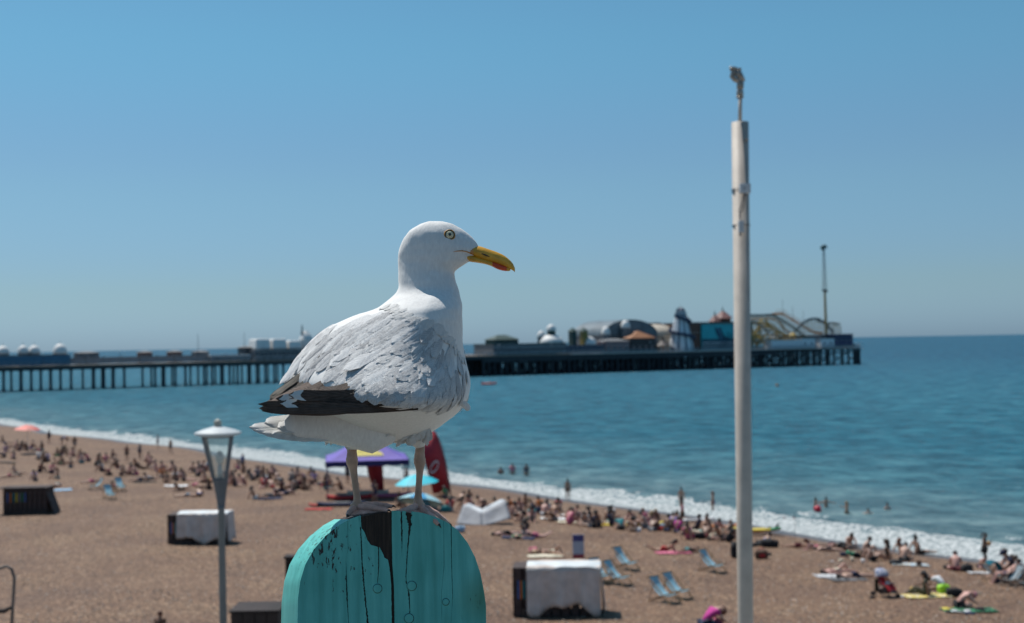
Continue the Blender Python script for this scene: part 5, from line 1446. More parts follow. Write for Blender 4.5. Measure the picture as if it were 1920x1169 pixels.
mb = MB(); mb.lathe(c, [(36*q, -5*q), (43*q, -3*q), (43*q, 1*q), (30*q, 6*q), (12*q, 11*q), (8*q, 12*q)], 24); mb.build('cap', MLAMP, lamp, off=base)
mb = MB(); mb.lathe(c, [(8*q, 11*q), (6*q, 15*q), (8.5*q, 18*q), (6*q, 23*q), (1*q, 26*q)], 14); mb.build('finial', mat('lamp_finial', (0.42, 0.40, 0.34), .5), lamp, True, off=base)
mb = MB(); mb.tube([zb_, zb_ + Vector((0, 0, 30*q))], [6*q, 3.5*q], 10); mb.ball(zb_ + Vector((0, 0, 40*q)), (8*q, 8*q, 13*q), 12, 8); mb.build('bulb', MLAMP, lamp, True, off=base)

# dark timber tops that rise into the frame from the lower promenade edge
MDT = mat('dark_timber', (0.022, 0.013, 0.012), 0.8, 0.25, 3, .3, 30)
def box_at(name, label, cat, px0, px1, py, D, mm, depth=.6):
    a = at(px0, py, D); b_ = at(px1, py, D); e = thing(name, label, cat, ((a.x + b_.x) / 2, D + depth / 2, PZ))
    w = b_.x - a.x; h = a.z - PZ
    for k in range(4): mb = MB(); mb.box((-w/2 + w*(k+.5)/4, 0, h/2 - .02), (w/4 - .01, depth, h - .04)); mb.build('board', mm, e)
    mb = MB(); mb.box((0, 0, h - .015), (w + .03, depth + .03, .03)); mb.build('lid', mm, e)
box_at('timber_bin', 'low dark timber bin at the bottom edge left of the turquoise post', 'bin', 432, 522, 1146, 17.2, MDT)
box_at('timber_post', 'short dark square timber post just left of the turquoise post', 'post', 534, 553, 1044, 18, MDT, .2)
a = at(20, 1105, 18.2)
rp_ = thing('bent_railing', 'dark bent iron railing end at the lower left edge of the photo', 'railing', (a.x, 18.2, PZ))
P = [at(x, y, 18.2) for x, y in ((18, 1290), (22, 1169), (25, 1120), (27, 1085), (22, 1068), (12, 1062), (0, 1066), (-30, 1066))]
mb = MB(); mb.tube(P, [.022] * len(P), 10); mb.build('bent_tube', mat('old_iron', (0.09, 0.075, 0.07), .6, .2, 6), rp_, True, off=(a.x, 18.2, PZ))
mb = MB(); mb.tube([at(-30, 1148, 18.2), at(8, 1146, 18.2), at(24, 1138, 18.2)], [.03, .035, .02], 8); mb.build('cross_tube', MDT, rp_, True, off=(a.x, 18.2, PZ))
mb = MB(); mb.tube([Vector((P[0].x, 18.2, PZ)), P[0]], .025, 8); mb.build('upright', MDT, rp_, True, off=(a.x, 18.2, PZ))

# ================================================================== PEOPLE
SK = {'fair': (0.50, 0.31, 0.235), 'tanned': (0.36, 0.20, 0.13), 'brown': (0.20, 0.105, 0.065), 'pink': (0.52, 0.29, 0.24), 'dark': (0.09, 0.05, 0.035)}
CL = {'black': (0.012, 0.012, 0.015), 'navy': (0.014, 0.022, 0.06), 'white': (0.70, 0.70, 0.71), 'red': (0.42, 0.03, 0.03), 'pink': (0.55, 0.14, 0.22), 'purple': (0.10, 0.05, 0.17),
      'blue': (0.06, 0.14, 0.36), 'teal': (0.02, 0.20, 0.22), 'green': (0.03, 0.20, 0.09), 'grey': (0.20, 0.20, 0.21), 'orange': (0.55, 0.16, 0.03), 'yellow': (0.62, 0.48, 0.07),
      'maroon': (0.10, 0.015, 0.02), 'lilac': (0.30, 0.24, 0.45), 'olive': (0.055, 0.06, 0.04), 'magenta': (0.42, 0.03, 0.22), 'light blue': (0.26, 0.42, 0.58), 'cream': (0.60, 0.54, 0.42), 'brown': (0.11, 0.06, 0.04), 'mint': (0.06, 0.42, 0.24)}
HR = {'black': (0.010, 0.008, 0.008), 'brown': (0.035, 0.018, 0.011), 'blonde': (0.26, 0.17, 0.08), 'auburn': (0.11, 0.035, 0.016), 'pink': (0.50, 0.20, 0.24)}
def skin(k): return mat('skin_' + k, SK[k], 0.5, 0.05, 9)
def cloth(k): return mat('cloth_' + k.replace(' ', '_'), CL[k], 0.85, 0.10, 14, .25, 25)
def hairm(k): return mat('hair_' + k, HR[k], 0.6, 0.2, 30)
J = ['pelvis', 'spine', 'chest', 'neck', 'head', 'crown', 'shL', 'elL', 'wrL', 'haL', 'shR', 'elR', 'wrR', 'haR', 'hiL', 'knL', 'anL', 'toL', 'hiR', 'knR', 'anR', 'toR']
ED = [('pelvis', 'spine'), ('spine', 'chest'), ('chest', 'neck'), ('neck', 'head'), ('head', 'crown'), ('chest', 'shL'), ('shL', 'elL'), ('elL', 'wrL'), ('wrL', 'haL'), ('chest', 'shR'), ('shR', 'elR'), ('elR', 'wrR'), ('wrR', 'haR'),
      ('pelvis', 'hiL'), ('hiL', 'knL'), ('knL', 'anL'), ('anL', 'toL'), ('pelvis', 'hiR'), ('hiR', 'knR'), ('knR', 'anR'), ('anR', 'toR')]
RD_ = dict(pelvis=.125, spine=.11, chest=.125, neck=.052, head=.088, crown=.06, shL=.058, elL=.042, wrL=.028, haL=.034, hiL=.088, knL=.056, anL=.036, toL=.03)
for k_ in list(RD_):
    if k_.endswith('L') and k_ != 'L': RD_[k_[:-1] + 'R'] = RD_[k_]
def mk(pelvis, spine, chest, neck, head, sh, el, wr, kn, an, to, hi=None, **ov):
    """symmetrical pose; each pair given for the left side (y > 0), overrides for single joints"""
    p = dict(pelvis=pelvis, spine=spine, chest=chest, neck=neck, head=head)
    hd = Vector(head) - Vector(neck); hd.normalize(); p['crown'] = tuple(Vector(head) + hd * .085)
    hi = hi or (pelvis[0] + 0.0, .095, pelvis[2] - .02)
    for nm, v in (('sh', sh), ('el', el), ('wr', wr), ('kn', kn), ('an', an), ('to', to), ('hi', hi)):
        p[nm + 'L'] = v; p[nm + 'R'] = (v[0], -v[1], v[2])
    for k, v in ov.items(): p[k] = v
    for s_ in 'LR':
        if 'ha' + s_ not in p:
            d = Vector(p['wr' + s_]) - Vector(p['el' + s_]); d.normalize(); p['ha' + s_] = tuple(Vector(p['wr' + s_]) + d * .085)
    return p
POSE = {
 'stand': mk((0,0,.93),(0,0,1.10),(0,0,1.31),(.01,0,1.47),(.03,0,1.57),(0,.18,1.40),(-.02,.24,1.12),(.06,.25,.88),(.02,.11,.48),(-.01,.11,.07),(.14,.13,.03)),
 'walk': mk((0,0,.92),(0,0,1.10),(.01,0,1.31),(.03,0,1.46),(.06,0,1.56),(0,.18,1.40),(-.12,.23,1.13),(-.06,.25,.88),(.14,.10,.50),(.08,.10,.07),(.22,.11,.05),knR=(-.02,-.1,.48),anR=(-.26,-.1,.12),toR=(-.14,-.1,.03),elR=(.08,-.24,1.13),wrR=(.24,-.2,.95)),
 'phone': mk((0,0,.93),(0,0,1.10),(-.02,0,1.31),(.0,0,1.47),(.05,0,1.56),(0,.17,1.40),(.05,.22,1.14),(.27,.10,1.22),(.02,.11,.48),(-.01,.11,.07),(.14,.13,.03)),
 'wade': mk((0,0,.93),(0,0,1.10),(0,0,1.31),(.01,0,1.47),(.03,0,1.57),(0,.18,1.40),(.05,.44,1.30),(.12,.68,1.25),(.02,.11,.48),(-.01,.11,.07),(.14,.13,.03)),
 'reach': mk((0,0,.93),(0,0,1.10),(0,0,1.31),(.01,0,1.47),(.03,0,1.57),(0,.18,1.40),(.22,.22,1.32),(.46,.16,1.38),(.02,.11,.48),(-.01,.11,.07),(.14,.13,.03),elR=(-.04,-.22,1.14),wrR=(.1,-.2,.95)),
 'knees': mk((0,0,.13),(.02,0,.30),(.10,0,.50),(.18,0,.64),(.24,0,.73),(.12,.17,.59),(.30,.23,.38),(.47,.10,.38),(.42,.13,.47),(.62,.11,.07),(.75,.12,.04)),
 'lean': mk((0,0,.13),(-.07,0,.30),(-.16,0,.48),(-.20,0,.63),(-.18,0,.73),(-.19,.17,.57),(-.34,.22,.32),(-.42,.25,.07),(.40,.11,.14),(.80,.10,.07),(.86,.11,.15)),
 'leanup': mk((0,0,.13),(-.07,0,.30),(-.16,0,.48),(-.20,0,.63),(-.18,0,.73),(-.19,.17,.57),(-.34,.22,.32),(-.42,.25,.07),(.36,.11,.40),(.58,.10,.07),(.70,.11,.04)),
 'cross': mk((0,0,.13),(.05,0,.29),(.15,0,.46),(.27,0,.57),(.36,0,.64),(.19,.17,.53),(.34,.24,.31),(.48,.09,.22),(.32,.33,.14),(.36,.02,.07),(.38,-.10,.06)),
 'hunch': mk((0,0,.13),(.08,0,.28),(.24,0,.42),(.40,0,.48),(.50,0,.45),(.27,.17,.46),(.42,.22,.24),(.56,.09,.16),(.36,.26,.13),(.30,.02,.07),(.38,-.10,.06)),
 'side': mk((0,0,.13),(.02,0,.30),(.03,0,.50),(.05,0,.66),(.08,0,.76),(.03,.17,.59),(-.10,.30,.34),(-.12,.38,.08),(.38,.12,.32),(.62,.1,.07),(.74,.11,.04),knR=(.40,-.12,.12),anR=(.72,-.05,.07),toR=(.84,-.05,.05),elR=(.20,-.2,.36),wrR=(.38,-.12,.36)),
 'back': mk((0,0,.12),(-.18,0,.12),(-.40,0,.13),(-.57,0,.13),(-.68,0,.14),(-.48,.18,.12),(-.28,.30,.08),(-.04,.30,.06),(.42,.12,.13),(.84,.11,.08),(.86,.12,.18),hi=(0,.095,.12)),
 'backknee': mk((0,0,.12),(-.18,0,.12),(-.40,0,.13),(-.57,0,.13),(-.68,0,.14),(-.48,.18,.12),(-.28,.30,.08),(-.04,.30,.06),(.34,.10,.44),(.55,.10,.07),(.68,.11,.04),hi=(0,.095,.12),knR=(.42,-.12,.16),anR=(.84,-.11,.08),toR=(.88,-.12,.17)),
 'front': mk((0,0,.13),(.18,0,.14),(.38,0,.16),(.54,0,.17),(.64,.05,.15),(.46,.18,.13),(.62,.30,.06),(.72,.14,.05),(-.42,.11,.09),(-.82,.10,.09),(-.94,.10,.04),hi=(0,.095,.12)),
 'elbows': mk((0,0,.13),(.18,0,.16),(.34,0,.27),(.45,0,.39),(.53,0,.47),(.37,.17,.32),(.46,.20,.06),(.66,.10,.05),(-.42,.11,.09),(-.78,.10,.26),(-.88,.10,.32),hi=(0,.095,.12)),
 'bend': mk((0,0,.90),(.14,0,1.0),(.36,0,1.02),(.51,0,.95),(.58,0,.86),(.38,.18,.98),(.45,.22,.72),(.52,.14,.50),(.03,.11,.48),(-.02,.11,.07),(.12,.13,.03)),
 'deck': mk((0,0,.42),(-.12,0,.54),(-.30,0,.70),(-.42,0,.82),(-.42,0,.92),(-.32,.18,.76),(-.14,.26,.56),(.08,.24,.52),(.40,.12,.50),(.62,.11,.07),(.74,.12,.04)),
}
# garments: joint chains with a slightly larger radius
GAR = {
 'bikini': ([('pelvis', 'hiL'), ('pelvis', 'hiR')], 1.06, dict(hiL=.9, hiR=.9)),
 'trunks': ([('pelvis', 'hiL'), ('hiL', 'thL'), ('pelvis', 'hiR'), ('hiR', 'thR')], 1.13, dict(thL=1.15, thR=1.15)),
 'trousers': ([('pelvis', 'hiL'), ('hiL', 'knL'), ('knL', 'anL'), ('pelvis', 'hiR'), ('hiR', 'knR'), ('knR', 'anR')], 1.15, dict(anL=1.5, anR=1.5)),
 'top': ([('spine', 'chest')], 1.07, dict(spine=.8, chest=1.07)),
 'shirt': ([('pelvis', 'spine'), ('spine', 'chest'), ('chest', 'shL'), ('shL', 'uaL'), ('chest', 'shR'), ('shR', 'uaR')], 1.12, dict(uaL=1.5, uaR=1.5, shL=1.2, shR=1.2)),
 'dress': ([('pelvis', 'spine'), ('spine', 'chest'), ('chest', 'shL'), ('shL', 'uaL'), ('chest', 'shR'), ('shR', 'uaR'), ('pelvis', 'hiL'), ('hiL', 'thL'), ('pelvis', 'hiR'), ('hiR', 'thR')], 1.22, dict(thL=1.5, thR=1.5, uaL=1.6, uaR=1.6)),
}
skin_jobs = {}
def jpos(P, j):
    if j in P: return Vector(P[j])
    if j == 'thL': return Vector(P['hiL']).lerp(Vector(P['knL']), .55)
    if j == 'thR': return Vector(P['hiR']).lerp(Vector(P['knR']), .55)
    if j == 'uaL': return Vector(P['shL']).lerp(Vector(P['elL']), .5)
    if j == 'uaR': return Vector(P['shR']).lerp(Vector(P['elR']), .5)
def jrad(j):
    if j in RD_: return RD_[j]
    return .074 if j[:2] == 'th' else .050
def skin_tmp(key, P, edges, mul, ov, sub=1):
    js = []
    for a_, b_ in edges:
        for j in (a_, b_):
            if j not in js: js.append(j)
    me = bpy.data.meshes.new('tmp'); 
    me.from_pydata([jpos(P, j) for j in js], [(js.index(a_), js.index(b_)) for a_, b_ in edges], [])
    o = bpy.data.objects.new('tmp', me); COL.objects.link(o)
    m = o.modifiers.new('s', 'SKIN'); m.use_smooth_shade = True
    if not me.skin_vertices: 
        pass
    sv_ = me.skin_vertices[0].data
    for i, j in enumerate(js):
        r_ = jrad(j) * mul * ov.get(j, 1.0)
        fl = .78 if j in ('spine', 'chest', 'pelvis') else 1.0
        sv_[i].radius = (r_, r_ * fl) if False else (r_, r_)
        sv_[i].use_root = (i == 0)
    s_ = o.modifiers.new('u', 'SUBSURF'); s_.levels = sub; s_.render_levels = sub
    skin_jobs[key] = o
for nm, P in POSE.items():
    skin_tmp((nm, 'body'), P, ED, 1.0, {}, 2)
    for g, (ed, mul, ov) in GAR.items(): skin_tmp((nm, g), P, ed, mul, ov, 1)
bpy.context.view_layer.update()
dg = bpy.context.evaluated_depsgraph_get()
SKM = {}
for k, o in skin_jobs.items():
    me = bpy.data.meshes.new_from_object(o.evaluated_get(dg)); me.name = k[1]
    if not me.materials: me.materials.append(None)
    SKM[k] = me
for o in skin_jobs.values():
    me = o.data; bpy.data.objects.remove(o); bpy.data.meshes.remove(me)
HM = {}
def hair_mesh(pose, style):
    k = (pose, style)
    if k in HM: return HM[k]
    P = POSE[pose]; c = Vector(P['head']); u = (Vector(P['crown']) - c).normalized()
    f = Vector((1, 0, 0)) - u * u.x; f.normalize(); s_ = u.cross(f)
    M = Matrix((s_, f, u)).transposed()
    mb = MB(); cc = c + u * .035 - f * .022
    mb.ball(cc, (.098, .112, .115), 14, 9, M=M, z0=-0.25)
    if style == 'bun': mb.ball(c + u * .17 - f * .03, (.045, .045, .05), 8, 6, M=M)
    if style == 'long': mb.tube([cc - f * .02 + u * .04, cc - f * .055 - u * .08, Vector(P['neck']) - f * .06, Vector(P['chest']) - f * .12 + u * .02], [(.085, .09), (.10, .075), (.105, .06), (.05, .03)], 12)
    if style == 'tail': mb.tube([cc - f * .08 + u * .05, cc - f * .15, cc - f * .14 - u * .14, cc - f * .10 - u * .30], [.04, .04, .035, .012], 8)
    if style == 'cap':
        mb = MB(); mb.ball(c + u * .05, (.104, .118, .095), 14, 7, M=M, z0=-0.05); mb.box(c + u * .05 + f * .15, (.14, .13, .015), m=0, ry=-.15 if u.z > .5 else 0)
    HM[k] = mb.mesh('hair', None, True); return HM[k]
def head_bits(pose):
    k = (pose, 'face')
    if k in HM: return HM[k]
    P = POSE[pose]; c = Vector(P['head']); u = (Vector(P['crown']) - c).normalized()
    f = Vector((1, 0, 0)) - u * u.x; f.normalize(); s_ = u.cross(f)
    mb = MB()
    mb.tube([c + f * .085 + u * .03, c + f * .112 - u * .008, c + f * .085 - u * .02], [.009, .016, .012], 6)
    for d in (-1, 1): mb.ball(c + s_ * d * .088, (.014, .02, .028), 6, 4); mb.ball(c + f * .083 + s_ * d * .032 + u * .022, (.012, .012, .009), 6, 4, m=1)
    mb.box(c + f * .088 - u * .042, (.012, .045, .010), m=2)
    HM[k] = mb.mesh('face', None, True); return HM[k]
def setm(o, m, i=0):
    while len(o.data.materials) <= i: o.data.materials.append(None)
    o.material_slots[i].link = 'OBJECT'; o.material_slots[i].material = m
PEOPLE = []
def person(px, py, pose, yaw, label, skn='fair', hair=('short', 'brown'), wear=(('bikini', 'black'),), sc=1.0, sea=False, sink=0.0, group=None, lift=0.0, face=True, dxy=(0, 0)):
    g = ground(px, py, sea)
    if px > 1400 and pose not in ('stand', 'phone', 'walk') and not sea: sc *= 1.12
    if sea: z = -sink
    else: z = beach_z(g.x + dxy[0], g.y + dxy[1]) + lift - (.03 if pose not in ('stand', 'walk') else 0.0) + .0
    e = thing('person', label, 'person', (g.x + dxy[0], g.y + dxy[1], z), R(yaw), group)
    e.scale = (sc, sc, sc)
    b_ = linkm('body', SKM[(pose, 'body')], e); setm(b_, skin(skn))
    if hair:
        st_, hc = hair
        h = linkm('cap' if st_ == 'cap' else 'hair', hair_mesh(pose, st_), e); setm(h, cloth(hc) if st_ == 'cap' else hairm(hc))
        if st_ == 'cap': h2 = linkm('hair', hair_mesh(pose, 'short'), e); setm(h2, hairm('brown')); h2.scale = (.999, .999, .999)
    if face:
        fo = linkm('face', head_bits(pose), e); setm(fo, skin(skn)); setm(fo, hairm('black'), 1); setm(fo, mat('lips', (.30, .10, .09), .5), 2)
    names = {'bikini': 'swimwear_bottom', 'trunks': 'swim_shorts', 'trousers': 'trousers', 'top': 'swimwear_top', 'shirt': 'shirt', 'dress': 'dress'}
    for gname, c_ in wear:
        w_ = linkm(names[gname], SKM[(pose, gname)], e); setm(w_, cloth(c_))
    PEOPLE.append((e, px, py)); return e
# ================================================================== BEACH THINGS
def gp(px, py, up_=0.0):
    g = ground(px, py); return Vector((g.x, g.y, beach_z(g.x, g.y) + up_))
def towel(px, py, w, l, yaw, col, label, col2=None, seed=0, group=None):
    g = gp(px, py, .035); rnd_ = random.Random(seed + int(px))
    ox, oy = rnd_.uniform(0, 50), rnd_.uniform(0, 50)
    def f(u, v):
        x, y = (u - .5) * l, (v - .5) * w
        e_ = .06 * noise.noise(Vector((u * 4 + ox, v * 4 + oy, 0)))
        z = .03 + .03 * noise.noise(Vector((x * 3 + ox, y * 3 + oy, 1))) + .02 * noise.noise(Vector((x * 9 + ox, y * 9 + oy, 1)))
        c_, s_ = math.cos(R(yaw)), math.sin(R(yaw))
        X, Y = g.x + (x + e_) * c_ - y * s_, g.y + (x + e_) * s_ + y * c_
        return (X, Y, beach_z(X, Y) + .03 + z)
    mb = MB(); mb.slab(f, 22, 12, .02)
    m_ = mat('towel_' + col.replace(' ', '_') + (col2 or ''), CL[col], .9, .12, 9, .3, 40, col2=CL[col2] if col2 else None, c2pos=.5)
    o = mb.build('towel', m_, None, True, off=g); o.location = g
    return tag(o, label, 'towel', group)
def bag(px, py, s, col, label, yaw=0, squash=.75, name='bag', cat='bag', col2=None, strap=True, dz=0):
    g = gp(px, py, dz); e = thing(name, label, cat, g, R(yaw)); rnd_ = random.Random(int(px * 7 + py))
    o_ = rnd_.uniform(0, 90)
    mb = MB(); mb.ball((0, 0, 0), 1, 20, 14)
    vs = []
    for v in mb.v:
        v = Vector(v); m_ = 1 + .16 * noise.noise(v * 1.6 + Vector((o_, 0, 0))) + .07 * noise.noise(v * 4 + Vector((o_, 3, 0)))
        b2 = [math.copysign(abs(c) ** .62, c) for c in v]
        vs.append((b2[0] * s * .62 * m_, b2[1] * s * .40 * m_, max(-.02, (b2[2] * .5 + .48) * s * squash * m_)))
    mb.v = vs; mb.build('sack', cloth(col), e, True)
    if strap:
        mb = MB(); mb.tube([(-.3 * s, -.1 * s, squash * s * .8), (-.15 * s, -.12 * s, squash * s * 1.15), (.15 * s, -.12 * s, squash * s * 1.12), (.3 * s, -.1 * s, squash * s * .8)], .018, 6); mb.build('strap', cloth(col2 or 'black'), e, True)
        mb = MB(); mb.box((0, -.40 * s, squash * s * .42), (s * .5, .06 * s, squash * s * .4)); mb.build('pocket', cloth(col2 or col), e, bevel=.02)
    return e
MWD = mat('chair_wood', (0.32, 0.20, 0.11), .6, .12, 6)
MWDD = mat('chair_wood_dark', (0.13, 0.085, 0.06), .6, .12, 6)
def stripes(name, c1, c2, n):
    m, N, L, b = shader(name)
    uv = N.new('ShaderNodeUVMap'); sp = N.new('ShaderNodeSeparateXYZ'); L.new(uv.outputs[0], sp.inputs[0])
    fr = mth(N, L, 'FRACT', mth(N, L, 'MULTIPLY', sp.outputs[0], n))
    k = ramp(N, L, fr, [(0.0, c1), (0.5, c2)], 'CONSTANT'); L.new(k, b.inputs['Base Color']); b.inputs['Roughness'].default_value = .85
    # thin canvas lets sunlight glow through
    tr = N.new('ShaderNodeBsdfTranslucent'); L.new(k, tr.inputs[0]); mx = N.new('ShaderNodeMixShader'); mx.inputs[0].default_value = .35
    L.new(b.outputs[0], mx.inputs[1]); L.new(tr.outputs[0], mx.inputs[2]); L.new(mx.outputs[0], N['Material Output'].inputs[0])
    return m
MSLING = stripes('pale_blue_canvas', (0.22, 0.50, 0.66), (0.36, 0.58, 0.70), 6)
MSLING2 = stripes('blue_white_stripe_canvas', (0.02, 0.13, 0.20), (0.62, 0.66, 0.68), 5.5)
CHM = {}
def deckchair(px, py, yaw, label, sling=None, wood=None, group='pale blue deckchairs on the shingle', sc=1.0):
    sling = sling or MSLING; wood = wood or MWD
    g = gp(px, py)
    if -50 < yaw < -20: yaw -= 24; sc = 1.18
    e = thing('deckchair', label, 'deckchair', g, R(yaw), group); e.scale = (sc, sc, sc)
    if 'f' not in CHM:
        # long frame: from the front foot up to the back rest; short frame crosses it
        A0, A1 = Vector((.52, 0, .03)), Vector((-.66, 0, .90)); B0, B1 = Vector((-.62, 0, .03)), Vector((.50, 0, .42))
        b1 = MB(); b1.box(((A0 + A1) / 2), (.045, .03, (A1 - A0).length), ry=-math.atan2(A0.x - A1.x, A1.z - A0.z)); CHM['f'] = b1.mesh('long_rail', [wood])
        b2 = MB(); b2.box(((B0 + B1) / 2), (.045, .03, (B1 - B0).length), ry=math.atan2(B1.x - B0.x, B1.z - B0.z)); CHM['g'] = b2.mesh('short_rail', [wood])
        b4 = MB(); b4.box((0, 0, 0), (.04, .60, .04)); CHM['b'] = b4.mesh('cross_bar', [wood])
        s0, s1, ctr = Vector((-.65, 0, .89)), Vector((.47, 0, .41)), Vector((-.02, 0, .26))
        nu, nv = 10, 16; b5 = MB(); vs = []; uvs = []
        for j in range(nv + 1):
            t = j / nv
            p = s0 * (1 - t) ** 2 + Vector((-.12, 0, -.02)) * 2 * t * (1 - t) + s1 * t * t
            for i in range(nu + 1):
                u = i / nu; vs.append((p.x, (u - .5) * .46, p.z - .02 * math.sin(u * math.pi))); uvs.append((u, t))
        b5.add(vs, [(j * (nu + 1) + i, j * (nu + 1) + i + 1, (j + 1) * (nu + 1) + i + 1, (j + 1) * (nu + 1) + i) for j in range(nv) for i in range(nu)])
        me = b5.mesh('sling', [sling], True); ul = me.uv_layers.new(name='UVMap')
        for lp in me.loops: ul.data[lp.index].uv = uvs[lp.vertex_index]
        CHM['s'] = me
        b6 = MB(); b6.tube([Vector((-.62, 0, .03)).lerp(Vector((-.50, 0, .10)), .5), (-.30, 0, .74)], .016, 6); CHM['p'] = b6.mesh('prop', [wood])
    for y in (-.27, .27):
        o = linkm('long_rail', CHM['f'], e); o.location.y = y; setm(o, wood)
        o = linkm('short_rail', CHM['g'], e); o.location.y = y * .88; setm(o, wood)
        o = linkm('prop', CHM['p'], e); o.location.y = y * 1.1; setm(o, wood)
    for p in ((-.65, 0, .89), (.47, 0, .41), (.50, 0, .05), (-.60, 0, .05)):
        o = linkm('cross_bar', CHM['b'], e); o.location = p; setm(o, wood)
    o = linkm('sling', CHM['s'], e); setm(o, sling)
    return e
# pale blue deckchairs to the right of the gull
deckchair(1176, 1068, -28, 'pale blue deckchair right of the large covered store, farther one of the close pair')
deckchair(1160, 1096, -24, 'turquoise deckchair beside the large covered store, nearer one of the close pair')
deckchair(1128, 1092, -40, 'grey blue deckchair half hidden behind the right end of the covered chair store')
deckchair(1248, 1130, -28, 'nearest pale blue deckchair, left one of the pair nearest the bottom edge')
deckchair(1272, 1122, -30, 'pale blue deckchair overlapping its left neighbour near the bottom edge', )
deckchair(1338, 1073, -26, 'single pale blue deckchair standing alone left of the tall mast')
deckchair(178, 918, -140, 'dark backed deckchair left of two pale ones, right of the open chair store', MSLING, MWDD)
deckchair(206, 936, -32, 'pale deckchair nearest the camera in the trio right of the open chair store')
deckchair(226, 921, -34, 'pale blue deckchair at the right of the trio near the open chair store')
# striped deckchairs at the right edge
dc1 = deckchair(1897, 1098, 205, 'blue and white striped deckchair at the right photo edge, seen from behind', MSLING2, MWDD, 'striped deckchairs at the right edge')
dc2 = deckchair(1868, 1090, 12, 'wooden deckchair hung with a teal towel, left of the striped one', MSLING2, MWD, 'striped deckchairs at the right edge')
dc3 = deckchair(1926, 1104, 200, 'striped deckchair cut off by the right photo edge', MSLING2, MWDD, 'striped deckchairs at the right edge')
g = gp(1868, 1090)
tb_ = MB()
def tf(u, v):
    x = -.50 + .85 * u; y = (v - .5) * .52
    z = 1.02 - .55 * (u - .32) ** 2 * 3.0 - (.55 * max(0, u - .7) * 2.0) + .03 * math.sin(v * 22)
    return (x, y + .03 * math.sin(u * 9), max(.2, z - .05))
tb_.slab(tf, 18, 22, .03); o = tb_.build('towel', mat('towel_teal_plain', (0.005, 0.12, 0.17), .9, .12, 8, .3, 40), None, True); o.location = g + Vector((.05, 0, 0)); o.rotation_euler[2] = R(12); tag(o, 'teal towel draped over the wooden deckchair', 'towel')

